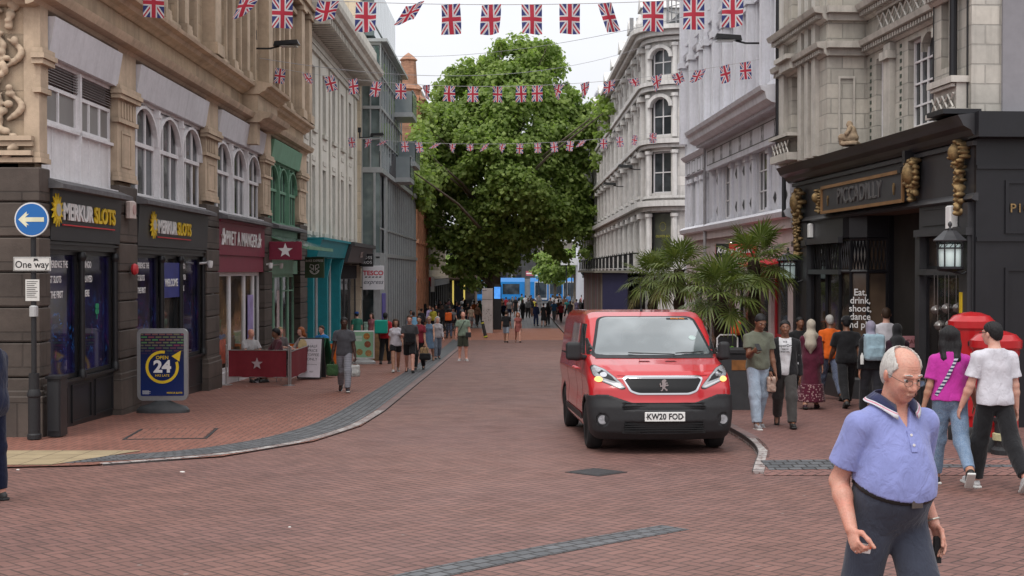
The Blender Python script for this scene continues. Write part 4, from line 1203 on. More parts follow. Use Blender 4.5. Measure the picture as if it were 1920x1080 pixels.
def left_stone_building():
 D0 = 19.3; root = facade('stone_shop_building', LX, D0, pi/2, 'long sandstone building with arched white windows above a row of shops at the left corner')
 g = lambda u: gz(D0+u)+.03
 piers = [(0,.28),(3.8,4.85),(10.4,11.6),(17.3,18.4),(23.5,24.9)]
 bays = [(.28,3.8),(4.85,10.4),(11.6,17.3),(18.4,23.5)]
 L = 24.9
 # walls above the shops
 ops = []; ups = []
 for (a,b) in bays: ops.append((a,b,3.32,5.86))
 ux = [1.25,2.9, 5.9,7.6,9.3, 12.3,14.0,15.9, 18.8,20.4,22.2, 23.9]
 for x in ux: ups.append((x-.42,x+.42,7.15,10.2)); ups.append((x-.42,x+.42,10.9,13.0))
 mb = MB(); wall(mb, 0, L, 3.2, 6.0, ops, 0, .35); wall(mb, 0, L, 6.0, 14.4, ups, 0, .42)
 # side return facing the crossing, roof
 mb.box(-.002,0,.0,13,3.55,14.4); mb.quad((0,.42,14.4),(L,.42,14.4),(L,13,14.4),(0,13,14.4)); mb.quad((L,0,-2),(L,13,-2),(L,13,14.4),(L,0,14.4)); mb.quad((0,0,14.4),(L,0,14.4),(L,.42,14.4),(0,.42,14.4))
 mb.build('wall', SAND, root)
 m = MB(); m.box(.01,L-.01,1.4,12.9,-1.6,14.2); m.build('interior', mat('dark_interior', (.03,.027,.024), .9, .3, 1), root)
 # plain pilasters, capitals and sunken panels of the first floor
 HY = Matrix.Diagonal((1,.5,1,1)); m = MB(HY)
 for (a,b) in piers:
  pier(m, a-.02, b+.02, 3.56, 4.62, .16); pier(m, a-.02, b+.02, 4.62, 5.9, .20)
  for z,o in ((3.56,.24),(3.64,.20),(4.60,.26),(5.02,.34),(5.10,.40),(5.18,.34)): m.box(a-.05-(o-.2)*.5, b+.05+(o-.2)*.5, -o, 0, z, z+.075)
  if b-a > .6:
   for (p,q,r,s) in ((a+.22,b-.22,4.42,4.47),(a+.22,b-.22,3.82,3.87),(a+.22,a+.27,3.87,4.42),(b-.27,b-.22,3.87,4.42)): m.box(p,q,-.185,-.161,r,s)
   for k in range(5): m.box(a+.14+k*.17, a+.22+k*.17, -.235, -.201, 4.70, 4.98)
 build_by(m, 'pilaster', SANDP, root, near(*[(a+b)/2 for a,b in piers]))
 # cornices (the frieze steps forward towards the far end)
 for nm, z, prof in (('lower_cornice',5.86,[(.02,0),(.10,.03),(.14,.09),(.30,.12),(.34,.20),(.36,.25),(.06,.30)]),('upper_cornice',6.60,[(.04,0),(.10,.05),(.20,.09),(.24,.17),(.36,.20),(.38,.27),(.04,.34)])):
  m = MB(); cornice(m, -.30, 14.8, z, prof, 0); cornice(m, 14.8, 17.7, z+.001, [(o+.42,d) for o,d in prof], 0); cornice(m, 17.7, L+.1, z, prof, 0)
  # return along the side street
  for (o,d),(o2,d2) in zip(prof[:-1],prof[1:]): m.quad((-o,-o,z+d),(-o2,-o2,z+d2),(-o2,13,z+d2),(-o,13,z+d))
  m.build(nm, SANDP, root)
 m = MB(); m.box(14.85,17.65,-.42,0,6.14,6.60); m.box(14.9,15.3,-.38,0,5.3,5.86); m.build('frieze_block', SANDP, root)
 # upper windows and the pilasters between them
 m = MB()
 for i in range(len(ux)+1):
  c = .35 if i == 0 else (24.6 if i == len(ux) else (ux[i-1]+ux[i])/2)
  big = i in (0,2,5,8,11,12)
  w = .30 if big else .17; o = .30 if big else .16
  m.box(c-w, c+w, -o, 0, 6.94, 10.4); m.box(c-w-.07, c+w+.07, -o-.07, 0, 6.93, 7.12); m.box(c-w-.05, c+w+.05, -o-.06, 0, 7.12, 7.2)
  m.box(c-w-.06, c+w+.06, -o-.08, 0, 10.4, 10.55); m.box(c-w, c+w, -o, 0, 10.9, 13.2)
 m.box(-.3,L,-.34,0,10.55,10.72); m.box(-.36,L,-.44,0,10.72,10.84); m.box(-.36,L,-.6,0,13.3,13.7); m.box(-.2,L,-.35,0,13.2,13.3)
 for x in ux:
  m.box(x-.52,x+.52,-.12,0,7.0,7.12); m.box(x-.55,x-.43,-.06,0,7.15,10.2); m.box(x+.43,x+.55,-.06,0,7.15,10.2); m.box(x-.6,x+.6,-.16,0,10.22,10.36)
 m.build('upper_mouldings', SANDP, root)
 for x in ux:
  window(root, x-.42, x+.42, 7.15, 10.2, .20, WPAINT, GLS, 2, 4, .06, .035)
  window(root, x-.42, x+.42, 10.9, 13.0, .20, WPAINT, GLS, 2, 3, .06, .035)
 # corner ornament: carved drop of fruit and scrolls on the return wall, with an arch beside it
 S = SDF(); rd = random.Random(5)
 for k in range(46):
  z = 6.1-k*.055; w = .16*(1-.4*abs(((k*.055)%1.0)-.5)*2)+.03
  S.ell((-.05-rd.random()*.05, .42+rd.uniform(-w,w), z+rd.uniform(-.03,.03)), (.05,.05+rd.random()*.03,.04+rd.random()*.03), .03)
 for zz in (6.0,5.2,4.4):
  for g_ in (-1,1): S.chain([(-.04,.42+g_*(.05+.20*sin(t*.45)),zz-.20+.055*t) for t in range(8)], [.03,.045,.05,.05,.045,.04,.03,.02], .02)
 v, f = S.mesh(.016); np_mesh('carved_ornament', v, f, SANDP, root)
 m = MB()
 for k in range(13):      # arch mouldings on the side street face
  a0, a1 = radians(k*90/13), radians((k+1)*90/13)
  for r, o in ((1.55,.16),(1.40,.10)):
   P = lambda a, rr, oo: (-oo, 2.35-cos(a)*rr*1.0, 3.9+sin(a)*rr)
   m.add([P(a0,r,o),P(a1,r,o),P(a1,r-.13,o),P(a0,r-.13,o),P(a0,r,0),P(a1,r,0),P(a1,r-.13,0),P(a0,r-.13,0)], [(0,1,2,3),(0,4,5,1),(3,2,6,7)])
 for z, o in ((3.56,.10),(3.66,.16),(3.80,.10),(3.88,.14)): m.box(-o,0,0,13,z,z+.07)
 m.build('side_mouldings', SANDP, root)
 # dark rusticated stone of the ground floor
 m = MB(HY)
 for (a,b) in piers:
  gg = g(b)
  z = 3.50; k = 0
  while z > gg+.75:
   m.cbox(a-.03, b+.03, -.24, .3, max(z-.50, gg+.72), z-.018, .018); z -= .52
   m.box(a+.0, b-.0, -.205, .3, z, z+.05)
  m.cbox(a-.06,b+.06,-.30,.3,gg+.66,gg+.76,.02); m.cbox(a-.09,b+.09,-.34,.3,gg-.3,gg+.66,.02)
 build_by(m, 'stone_pier', DARKS, root, near(*[(a+b)/2 for a,b in piers])); m = MB(HY)
 z = 3.50
 while z > .1: m.cbox(-.14,-.001,-.24,12,max(z-.50,.07),z-.018,.018); m.box(-.12,-.001,-.2,12,z-.52,z-.45); z -= .52
 m.cbox(-.20,-.001,-.36,12,-1.2,.10,.02); m.cbox(-.17,-.001,-.31,12,.10,.18,.02)
 m.build('side_stonework', DARKS, root)
 # first floor windows
 for bi,(a,b) in enumerate(bays):
  fm = GREENP if bi == 3 else WPAINT
  m = MB(); pm = GREENP if bi == 3 else GREYP   # blind boxes
  m.prism([(-.20,5.80),(.0,5.80),(.0,5.22),(-.10,5.22)], 'x', a+.06, b-.06); m.build('blind_box', pm, root)
  m = MB(); m.box(a,b,.02,.30,5.16,5.24); m.build('window_head', fm, root); m = MB(); m.box(a,b,-.10,.30,3.30,3.38); m.build('window_sill', fm, root)
  if bi == 0:
   for k in range(2):
    x0 = a+.04+k*(b-a)/2; x1 = x0+(b-a)/2-.08
    lv = MB()
    for j in range(7): zz = 4.86+j*.043; lv.add([(x0,.02,zz),(x1,.02,zz),(x1,.08,zz+.03),(x0,.08,zz+.03)],[(0,1,2,3)]); lv.box(x0,x1,.018,.03,zz-.006,zz+.004)
    lv.box(x0,x1,.12,.13,4.82,5.16); lv.build('louvre', mat('louvre_grey',(.30,.28,.28),.6), root)
    window(root, x0, x1, 4.22, 4.82, .04, fm, glassmat('frosted',(.20,.19,.18),.35,.001,.4,(.26,.25,.24)), 3 if k else 2, 1, .06, .05)
    bd = MB(); bd.box(x0,x1,.06,.10,3.36,4.22)
    for j in range(4): bd.box(x0+(x1-x0)*j/3-.02, x0+(x1-x0)*j/3+.02, .04, .06, 3.36, 4.22)
    bd.box(x0-.02,x1+.02,-.02,.10,4.17,4.22); bd.build('boarding', fm, root)
   mu = MB(); mu.box((a+b)/2-.04,(a+b)/2+.04,-.02,.1,3.36,5.18); mu.build('mullion', fm, root)
  else:
   n = 3; w = (b-a)/n
   for k in range(n):
    x0, x1 = a+w*k+.05, a+w*(k+1)-.05
    wd = window(root, x0, x1, 3.38, 5.14, .06, fm, GLS, 3, 1, .06, .065, arch=4.42)
    m = MB(); m.box(x0+.06,x1-.06,.03,.10,4.33,4.41)
    arch_band(m, x0+.02, x1-.02, 4.42, 5.08, .055, -.03, .06); m.build('arch_trim', fm, wd)
   m = MB()
   for k in range(1,n): m.box(a+w*k-.045, a+w*k+.045, -.05, .10, 3.38, 5.16); m.box(a+w*k-.07,a+w*k+.07,-.07,.10,5.0,5.06)
   build_by(m, 'colonnette', fm, root, near(*[a+w*k for k in range(1,n)]))
  m = MB(); m.prism([(-.34,3.20),(0,3.20),(0,3.40),(-.05,3.38),(-.34,3.27)],'x',a-.05,b+.05); m.build('ledge', LEAD, root)
 # ---- shop 1 and 2: amusement arcade
 for bi in (0,1):
  a, b = bays[bi]; gg = g((a+b)/2)
  sg = MB(); sg.prism([(-.12,2.42),(-.02,2.42),(-.02,3.22),(-.16,3.20)],'x',a+.03,b-.03); f = sg.build('fascia', CHARC, root)
  m = MB(); m.box(a,b,-.06,.1,2.28,2.415); m.box(a,b,-.10,-.05,2.36,2.39); m.build('lintel', BLKF, root)
  if bi == 0:
   sun_logo(f, .47, 2.88, .24, -.18); tx, ts = .74, .36; w2 = 2.60
  else:
   sun_logo(f, 5.80, 2.84, .25, -.18); tx, ts = 6.10, .36; w2 = 2.6
  text('MERKUR', ts, WHT, f, (tx,-.165,2.84+(.02 if bi==0 else -.03)), bold=.010, fit=1.42, align='LEFT', ext=.012)
  text('SLOTS', ts, YEL, f, (tx+1.50,-.165,2.84+(.02 if bi==0 else -.03)), bold=.010, fit=1.12, align='LEFT', ext=.012)
  u = MB(); u.box(tx, tx+w2, -.17, -.15, 2.655-(.0 if bi==0 else .05), 2.675-(.0 if bi==0 else .05)); u.build('underline', REDP, f)
  lo = gg+.78
  xs = [a+.02,(a+b)/2-.05,b-.02] if bi == 0 else [a+.02,6.85,8.35,b-.02]
  if bi == 0:
   shop_glass(root, xs, lo, 2.28, .03, BLKF, NAVY, .07)
   m = MB(); panel_riser(m, a, b, gg-.15, lo, .0, 3); m.box(a,b,-.05,.12,lo-.05,lo); m.build('stall_riser', BLKF, root)
  else:
   shop_glass(root, xs, [lo,gg+.05,lo], 2.28, .03, BLKF, [NAVY,GLSH,NAVY], .07, doors=(1,))
   m = MB()
   for p,q in ((a,6.85),(8.35,b)): m = MB(); panel_riser(m, p, q, g(p)-.1, lo, .0, 1 if q-p < 2.2 else 2); m.box(p,q,-.05,.12,lo-.05,lo); m.build('stall_riser', BLKF, root)
   m = MB(); m.box(6.95,8.25,-.03,.0,1.40,2.12); wp = m.build('welcome_panel', mat('blue_print',(.02,.03,.22),.3,.3,3), root)
   text('WELCOME', .22, WHT, wp, (7.6,-.034,1.70), bold=.004, sx=.95)
  m = MB()
  for x in xs: m.tube([(x,-.03,lo-.04),(x,-.03,2.22)], .055, 10); m.lathe([(.05,2.1),(.085,2.16),(.085,2.2),(.06,2.26)], (x,-.03), 10); m.lathe([(.08,lo-.02),(.08,lo+.05),(.055,lo+.12)],(x,-.03),10)
  build_by(m, 'column', BLKF, root, near(*xs), smooth=True)
  for i,(tx_) in enumerate([a+.35, (a+b)/2+.32] if bi == 0 else [a+.45, 8.7]):
   for j, s_ in enumerate(('EXPERIENCE THE','BEST SLOTS','BE THE FIRST') if i == 0 else ('BINGO','PLAYED','HERE')):
    text(s_, .155, WHT, root, (tx_, .058, 2.05-j*.24), name='window_lettering', bold=.003, sx=.8, align='LEFT', ext=.002)
  # clover sticker
  if bi == 0:
   m = MB()
   for k in range(4): m.disc((3.05+.06*cos(pi/4+k*pi/2), 1.30+.06*sin(pi/4+k*pi/2)), .052, .055, 10, th=.004)
   m.box(3.04,3.06,.055,.060,1.12,1.3); m.build('clover_sticker', mat('clover_green',(.02,.30,.14),.4), root)
 # alarm boxes and a camera on the piers
 m = MB(); m.cbox(4.02,4.34,-.26,-.14,2.90,3.22,.03); al = m.build('alarm_box', mat('alarm_cream',(.62,.52,.48),.5), root)
 m = MB(); m.disc((4.18,3.06),.09,-.272,14,th=.01); m.build('lamp', mat('alarm_pink',(.55,.35,.33),.4), al)
 m = MB(); m.lathe([(.001,0),(.09,.01),(.11,.05),(.08,.10),(.001,.11)], (0,0), 14); m.v = [(4.4+p[0], -.15-p[2], 1.98+p[1]) for p in m.v]; m.build('siren', REDP, root, smooth=True)
 for uu in (10.15, 17.55, 19.2):
  m = MB(); m.tube([(uu,.0,2.12),(uu,-.18,2.14)], .025, 8); m.lathe([(.001,-.14),(.05,-.13),(.065,-.05),(.065,.04),(.001,.05)], (0,0), 12); 
  k0 = 16; m.v = m.v[:k0]+[(uu+p[0], -.24+p[1]*1.0, 2.14+p[2]*.9+.0) for p in m.v[k0:]]; m.build('camera_dome', WHT, root, smooth=True)
 # ---- shop 3: sandwich shop
 a, b = bays[2]; gg = g((a+b)/2)
 m = MB(); m.box(a+.02,b-.02,-.12,.05,2.34,3.22); m.box(a-.0,b+.0,-.17,.05,3.14,3.24); f = m.build('fascia', BURG, root)
 m = MB(); m.box(a,b,-.08,.05,1.92,2.335); m.build('lower_fascia', BURG, root)
 text('PRET A MANGER', .50, WHT, f, (14.15,-.15,2.74), bold=.004, fit=3.8, ext=.01, sp=1.10)
 for x in (11.95, 16.35): m = MB(); flat(m, star(x,2.76,.22), -.18, .05); m.build('star', WHT, f)
 xs = [a+.03, a+1.9, a+3.7, a+4.9, b-.03]
 shop_glass(root, xs, g(a)+.25, 1.92, .04, WPAINT, [GLWARM,GLWARM,GLWARM,GLSH], .10)
 m = MB(); m.box(a,b,.0,.2,gg-.4,g(a)+.25); m.build('stall_riser', WPAINT, root)
 m = MB(); m.box(a+3.95,a+4.65,.0,.015,.05,1.30); ps = m.build('poster', mat('lilac_poster',(.35,.28,.55),.4,.35,2.5), root)
 m = MB(); m.box(a+.4,a+1.5,.06,.068,-.35,.25); m.build('counter_display', mat('red_display',(.45,.10,.06),.4,.5,9), root)
 # ---- shop 4: green front with a glazed canopy
 a, b = bays[3]; gg = g((a+b)/2)
 m = MB(); m.box(a,b,-.02,.1,1.85,3.22); m.build('fascia', GREENL, root)
 m = MB(); m.prism([(-1.15,2.62),(0,3.0),(0,3.03),(-1.15,2.65)],'x',a,b); m.build('canopy_glass', glassmat('canopy_glass',(.16,.22,.19),.1,.001,.6,(.3,.36,.32)), root)
 m = MB(); m.box(a,b,-1.19,-1.15,2.58,2.68)
 for k in range(7): x = a+(b-a)*k/6; m.prism([(-1.15,2.58),(0,2.96),(0,3.0),(-1.15,2.62)],'x',x-.02,x+.02)
 m.build('canopy_frame', GREENP, root)
 xs = [a+.03,a+1.5,a+2.9,a+4.0,b-.03]
 shop_glass(root, xs, [gg+.35,gg+.05,gg+.35,gg+.35], 1.85, .10, GREENL, GLSH, .10, transom=1.3, doors=(1,))
 m = MB(); m.box(a,xs[1],.03,.2,gg-.3,gg+.35); m.build('stall_riser', GREENL, root); m = MB(); m.box(xs[2],b,.03,.2,gg-.3,gg+.35); m.build('stall_riser', GREENL, root)
 m = MB(); m.box(a+1.75,a+2.15,.055,.065,.1,1.35); m.build('poster', mat('pink_notice',(.60,.50,.50),.5,.3,12), root)
 return root
left_stone_building()

def white_building():
 D0 = 44.2; root = facade('white_rendered_building', LX, D0, pi/2, 'cream rendered building with paired narrow windows and a heavy bracketed cornice')
 L = 15.3
 REND = mat('cream_render', (.72,.69,.61), .8, .1, 1.2, .002, 40, streak=.25); TRIM = mat('cream_trim', (.62,.59,.52), .8, .15, 2, streak=.3, crease_dark=.5)
 xs = [.6,2.2,4.9,7.5,10.1,12.7]; ops = []
 for x in xs: ops += [(x-.45,x+.45,3.35,5.75),(x-.45,x+.45,7.05,9.3)]
 m = MB(); wall(m, 0, L, 3.1, 10.8, ops, 0, .4); m.quad((0,0,10.8),(L,0,10.8),(L,12,10.8),(0,12,10.8)); m.quad((0,0,3),(0,0,10.8),(0,12,10.8),(0,12,3)); m.build('wall', REND, root)
 m = MB(); m.box(.02,L-.02,.9,11.9,-2,10.6); m.build('interior', MATS['dark_interior'], root)
 m = MB()
 cornice(m, -.05, L, 10.3, [(.03,0),(.10,.05),(.14,.14),(.55,.25),(1.0,.36),(1.06,.50),(1.2,.58),(1.24,.74),(.2,.80)])
 k = 0.0
 while k < L-.2: m.box(k,k+.16,-.92,-.1,10.36,10.60); k += .42
 m.box(0,L,-.10,0,9.75,9.95); m.box(0,L,-.14,0,9.95,10.02); m.build('cornice', TRIM, root)
 m = MB(); m.box(0,L,-.9,.4,11.1,11.9); m.build('parapet', REND, root)
 m = MB()
 for x in xs:
  for z in (3.35,7.05): m.box(x-.55,x+.55,-.10,0,z-.14,z)
  for z in (5.9,6.5): m.box(x-.4,x+.4,-.03,0,z,z+.16)
 for x in (1.4,3.6,6.2,8.8,11.4,14.1): m.box(x-.12,x+.12,-.06,0,3.2,9.7)
 m.build('sills', TRIM, root)
 for x in xs:
  for z0,z1 in ((3.35,5.75),(7.05,9.3)): window(root, x-.45,x+.45,z0,z1,.28,WPAINT,GLS,1,3,.05,.03)
 m = MB(); m.box(5.2,9.0,-.2,.0,11.9,13.6); m.build('roof_hoarding', mat('green_hoarding',(.02,.30,.10),.6), root)
 # ground floor: teal bakery and dark shop
 g = lambda u: gz(D0+u)+.03
 TEAL = mat('teal_paint', (.015,.24,.28), .4, .1, 3); DGR = mat('dark_grey_paint', (.055,.055,.058), .45, .1, 3)
 m = MB(); m.prism([(-.45,2.45),(0,2.40),(0,3.05),(-.62,3.02)],'x',.0,7.3); m.box(0,7.3,-.70,0,3.02,3.10); f = m.build('fascia', TEAL, root)
 for x in (.25,3.6,7.1): mm = MB(); mm.box(x-.14,x+.14,-.30,.1,g(x)-.2,2.42); mm.prism([(-.45,2.40),(-.28,1.6),(-.28,1.2),(0,1.2),(0,2.4)],'x',x-.1,x+.1); mm.build('pilaster', TEAL, root)
 shop_glass(root, [.4,1.5,2.6,3.45], g(1)+.4, 2.38, .05, WPAINT, GLSH, .09); shop_glass(root, [3.75,4.9,6.0,6.95], g(5)+.4, 2.38, .05, WPAINT, GLSH, .09)
 m = MB(); m.box(0,7.3,.0,.2,-2,g(1)+.4); m.build('stall_riser', TEAL, root)
 m = MB(); m.prism([(-.55,2.30),(0,2.25),(0,3.0),(-.75,2.95)],'x',7.35,L); m.box(7.35,L,-.85,0,2.95,3.10); f2 = m.build('fascia', DGR, root)
 text('BOSS', .34, mat('dim_lettering',(.30,.24,.22),.5), f2, (11,-.70,2.62), bold=.004, rot=(pi/2+.2,0,0))
 shop_glass(root, [7.5,9.3,11.2,13.0,15.1], g(12)+.35, 2.2, .05, DGR, GLSH, .10, transom=1.6)
 m = MB(); m.box(7.35,L,.0,.2,-2.2,g(12)+.35)
 for k in range(24): m.box(7.5+k*.32,7.53+k*.32,-.02,.05,1.62,2.2)
 m.build('stall_riser', DGR, root)
 return root
white_building()

def glass_building():
 root = empty('glass_building', (0,0,0), 0, 'grey glass office block with balconies and a long ribbed glazed podium', 'building')
 ASH = mat('beige_ashlar', (.62,.53,.40), .8, .08, 1.5, joints=(1.6,.62,.28)); FR = mat('grey_aluminium', (.38,.40,.40), .4, .1, 3, metal=.3)
 GG = glassmat('green_office_glass', (.10,.14,.14), .05, .002, .9, (.26,.33,.32)); GD = glassmat('dark_office_glass', (.02,.028,.03), .06, .002, .7, (.10,.12,.12))
 m = MB(); m.box(-14,-7.25,59.5,72,-2.3,19); m.box(-7.25,-6.95,59.5,60.4,-2.3,19); m.build('stone_flank', ASH, root)
 # tower with glazed corner: faces the camera between x=-6.95 and -6.05
 T = [(60.0,71.5)]
 m = MB(); m.box(-7.2,-6.15,60.15,71.4,6.7,12.4); m.box(-7.2,-6.4,60.4,71.2,12.9,15.6); m.build('glazing', GG, root)
 m = MB()
 for z in (6.62,8.05,9.45,11.0,12.4): m.box(-6.98,-6.04,60.02,71.5,z,z+(.14 if z in (6.62,12.4,9.45) else .06))
 for x in (-6.95,-6.55,-6.08): m.box(x-.03,x+.03,60.03,60.14,6.7,12.4)
 for d in np.arange(61.2,71.5,1.28): m.box(-6.12,-6.05,d-.03,d+.03,6.7,12.4)
 m.box(-7.3,-5.75,59.8,71.9,12.52,12.66); m.box(-6.42,-6.36,60.35,71.2,13.4,13.45)
 m.build('frames', FR, root)
 for z, d0, d1, out in ((10.2,66.5,69.3,.95),(7.85,68.5,71.8,.95),(6.9,67,69.5,.8)):
  b = MB(); b.box(-6.04,-6.04+out,d0,d1,z-.35,z-.12); bl = b.build('balcony', FR, root)
  r = MB(); r.box(-6.04+out-.03,-6.04+out,d0,d1,z-.12,z+.95); r.box(-6.0,-6.04+out,d0,d0+.03,z-.12,z+.95); r.build('balustrade', glassmat('balcony_glass',(.22,.26,.27),.08,.001,.7,(.3,.34,.35)), bl)
  r = MB(); r.box(-6.04+out-.05,-6.04+out+.02,d0-.02,d1,z+.95,z+1.0); r.build('handrail', FR, bl)
 # dark soffit between tower and podium, podium
 m = MB(); m.prism([(64,6.75),(83,6.75),(83,7.3),(80,7.5),(66,7.9)],'x',-8.5,-6.0); m.build('terrace_roof', mat('dark_roof',(.05,.05,.055),.6), root)
 m = MB(); m.box(-7.2,-6.21,60.1,84,-2.3,6.5); m.build('podium_glazing', GD, root)
 m = MB(); m.box(-6.98,-6.12,60.0,60.09,2.55,6.5); m.build('corner_glazing', GG, root)
 m = MB()
 m.box(-7.25,-6.0,59.9,84.2,6.5,6.72); m.box(-6.98,-6.12,59.95,84,2.62,2.80); m.box(-6.21,-6.14,60.2,84,3.9,3.98)
 for d in np.arange(63.0,84.2,1.25): m.box(-6.21,-6.155,d-.07,d+.07,-2.2,6.5)
 for x in (-6.95,-6.35): m.box(x-.05,x+.05,59.9,60.0,-2.2,6.5)
 m.box(-6.40,-6.10,60.0,63,-2.2,2.62); m.box(-6.16,-6.06,62.3,63.1,-2.2,6.5)
 m.build('podium_fins', FR, root)
 m = MB(); m.box(-6.10,-6.06,60.2,84,6.75,7.55)
 m.build('terrace_balustrade', glassmat('balcony_glass'), root)
 m = MB()
 for d in np.arange(60.3,84,1.5): m.box(-6.06,-6.03,d,d+.04,6.7,7.65)
 build_by(m, 'balustrade_post', FR, root, lambda x,y,z: round((y-60.32)/1.5))
 m = MB(); m.box(-6.08,-6.04,60.6,62.0,-.6,.9); m.build('lilac_banner', mat('lilac_banner',(.12,.10,.35),.5), root)
 m = MB(); m.box(-6.9,-6.4,59.88,59.93,-1.65,.6); m.build('shop_window', GD, root)
 m = MB(); m.box(-6.85,-6.5,59.85,59.87,-1.2,-.4); m.build('poster', mat('poster_green',(.30,.45,.38),.5,.6,8), root)
 return root
glass_building()

def terracotta():
 root = empty('terracotta_building', (0,0,0), 0, 'ornate orange terracotta building with turret and bay windows beside the big tree', 'building')
 TC = mat('terracotta', (.43,.23,.15), .75, .22, 2.5, .004, 20, streak=.3, joints=(.5,.16,.15)); CR = mat('terracotta_trim', (.46,.22,.13), .7, .2, 2.5)
 X0 = -6.65; ops = []
 for d in (87.6,90.4,93.2,96.0):
  for z in (1.6,4.2,6.9,9.5): ops.append((d-.55,d+.55,z,z+1.9))
 m = MB(Matrix.Translation((X0,0,0))@Matrix.Rotation(pi/2,4,'Z')); wall(m, 86, 98, -2.3, 13.2, ops, 0, .35); m.build('wall', TC, root)
 m = MB(); m.box(-12,X0-.36,86.02,98,-2.3,13.2); m.box(-12,X0,85.9,86.0,-2.3,13.2); m.build('wall', TC, root)
 fr = MB(Matrix.Translation((X0,0,0))@Matrix.Rotation(pi/2,4,'Z'))
 for i, o in enumerate(ops):
  h = empty('bay', (X0,0,0), pi/2); h.parent = root; 
  w = window(h, o[0], o[1], o[2], o[3], .2, WPAINT, GLS, 1, 2, .08, .06); w.parent = root; w.matrix_local = Matrix.Translation((X0,0,0))@Matrix.Rotation(pi/2,4,'Z')
  bpy.data.objects.remove(h)
 for d in (86.2,89.0,91.8,94.6,97.4):
  fr.tube([(d,-.20,-2.2),(d,-.20,13.4)], .20, 8)
  for z in (3.8,6.5,9.1,11.8,13.2): fr.box(d-.32,d+.32,-.5,0,z,z+.25)
 for z in (1.1,3.85,6.5,9.15,11.8): fr.box(86,98,-.28,0,z,z+.28)
 fr.box(86,98,-.5,0,13.2,13.6); fr.build('trim', CR, root)
 m = MB()
 for d, h in ((87.2,16.4),(92.2,15.2),(96.8,15.0)):
  m.lathe([(.75,12.8),(.75,14.0),(.9,14.1),(.6,14.4),(.5,h-.4),(.62,h-.3),(.3,h),(.02,h+.2)], (X0-.3,d), 8)
 build_by(m, 'turret', TC, root, lambda x,y,z: min((87.2,92.2,96.8), key=lambda c: abs(c-y)))
 m = MB(); m.box(-9.5,-6.9,100,130,9,15.8); m.box(-8.9,-8.3,100,104,15.8,17.0); m.build('rear_block', mat('grey_concrete',(.38,.36,.36),.8,.12,.6,streak=.25,joints=(1.5,.8,.15)), root)
 r2 = empty('beige_stone_building', (0,0,0), 0, 'pale beige stone building with rows of narrow arched windows past the terracotta one', 'building')
 BE = mat('beige_stone', (.42,.35,.25), .8, .2, 1.0, streak=.3); X1 = -6.4; ops = []
 for d in np.arange(99.2,124,1.5):
  for z in (2.0,4.6,7.2): ops.append((d-.4,d+.4,z,z+2.0))
 m = MB(Matrix.Translation((X1,0,0))@Matrix.Rotation(pi/2,4,'Z')); wall(m, 98, 125, 1.2, 10.5, ops, 0, .4); 
 for o in ops: arch_fill(m, o[0], o[1], o[3]-.42, o[3], .01, .2, 5)
 for z in (1.3,4.2,6.8,9.8): m.box(98,125,-.3,0,z,z+.22)
 m.box(98.01,124.9,.41,6,-2.3,10.5); m.build('wall', BE, r2)
 m = MB(Matrix.Translation((X1,0,0))@Matrix.Rotation(pi/2,4,'Z')); m.box(98,125,-.1,.3,-2.3,1.2)
 m.build('shopfronts', GLSH, r2)
 m = MB(Matrix.Translation((X1,0,0))@Matrix.Rotation(pi/2,4,'Z'))
 for d in np.arange(98,125.1,3.0): m.box(d-.2,d+.2,-.25,0,-2.3,1.2)
 m.box(98,125,-.35,0,.75,1.25); m.build('shop_piers', mat('dark_shop_piers',(.06,.055,.05),.6), r2)
terracotta()
# ------------------------------------------------------------ right side of the street
FAI = mat('white_faience', (.56,.535,.48), .4, .14, 1.4, .002, 30, streak=.42, joints=(.46,.30,.30), spec=.5, crease_dark=.45)
FAIT = mat('faience_trim', (.57,.54,.49), .4, .16, 2.2, .003, 30, streak=.42, spec=.5, crease_dark=.6)
PBLK = mat('charcoal_paint', (.046,.046,.050), .38, .15, 2, .001, 30)
PBLK2 = mat('black_paint', (.016,.016,.019), .35, .15, 2)
GRR = mat('grey_render', (.27,.265,.285), .85, .08, .8)
WR = mat('white_render', (.75,.755,.81), .7, .07, 1.2, streak=.27, crease_dark=.3)
STW = mat('white_stucco', (.74,.72,.70), .75, .10, 1.5, .003, 20, streak=.38, joints=(.9,.45,.10), crease_dark=.5); STT = mat('stucco_trim', (.76,.74,.72), .75, .12, 2.5, .003, 20, streak=.36, crease_dark=.6)
BLKD = mat('black_tile', (.03,.03,.034), .4, .05)
LIT = mat('bulb_warm_lit', (1.0,.75,.45), .4, .02, emit=6)
def ornament(parent, u, z, w, h, y, seed=1):
 """gilded cartouche: scrolls, shells and an oval boss with a hanging drop"""
 rd = random.Random(seed); S = SDF()
 top = z; r = w*.5
 S.ell((u,y-.04,top-r), (r*.45,.15,r*.75), .02)
 for k in range(16):
  a = 2*pi*k/16; S.ell((u+cos(a)*r*.82, y+rd.uniform(-.06,.03), top-r+sin(a)*r*.9), (r*.20,rd.uniform(.06,.12),r*.18), .008)
 n = int((h-1.7*r)/.07)
 for k in range(max(n,0)):
  zz = top-1.85*r-k*.07; ww = r*.55*(1-k/(n+1.0))+.02
  for g in (-1,1): S.ell((u+g*ww*rd.uniform(.3,1), y+rd.uniform(-.05,.04), zz+rd.uniform(-.03,.03)), (rd.uniform(.025,.06),rd.uniform(.04,.10),rd.uniform(.03,.06)), .008); S.ell((u+g*ww*rd.uniform(.0,1.1), y+rd.uniform(-.09,.0), zz+rd.uniform(-.04,.04)), (.022,.03,.03), .006)
  S.ell((u, y-.02, zz), (.03,.09,.04), .01)
 v, f = S.mesh(.014); return np_mesh('gilt_cartouche', v, f, GOLD, parent)
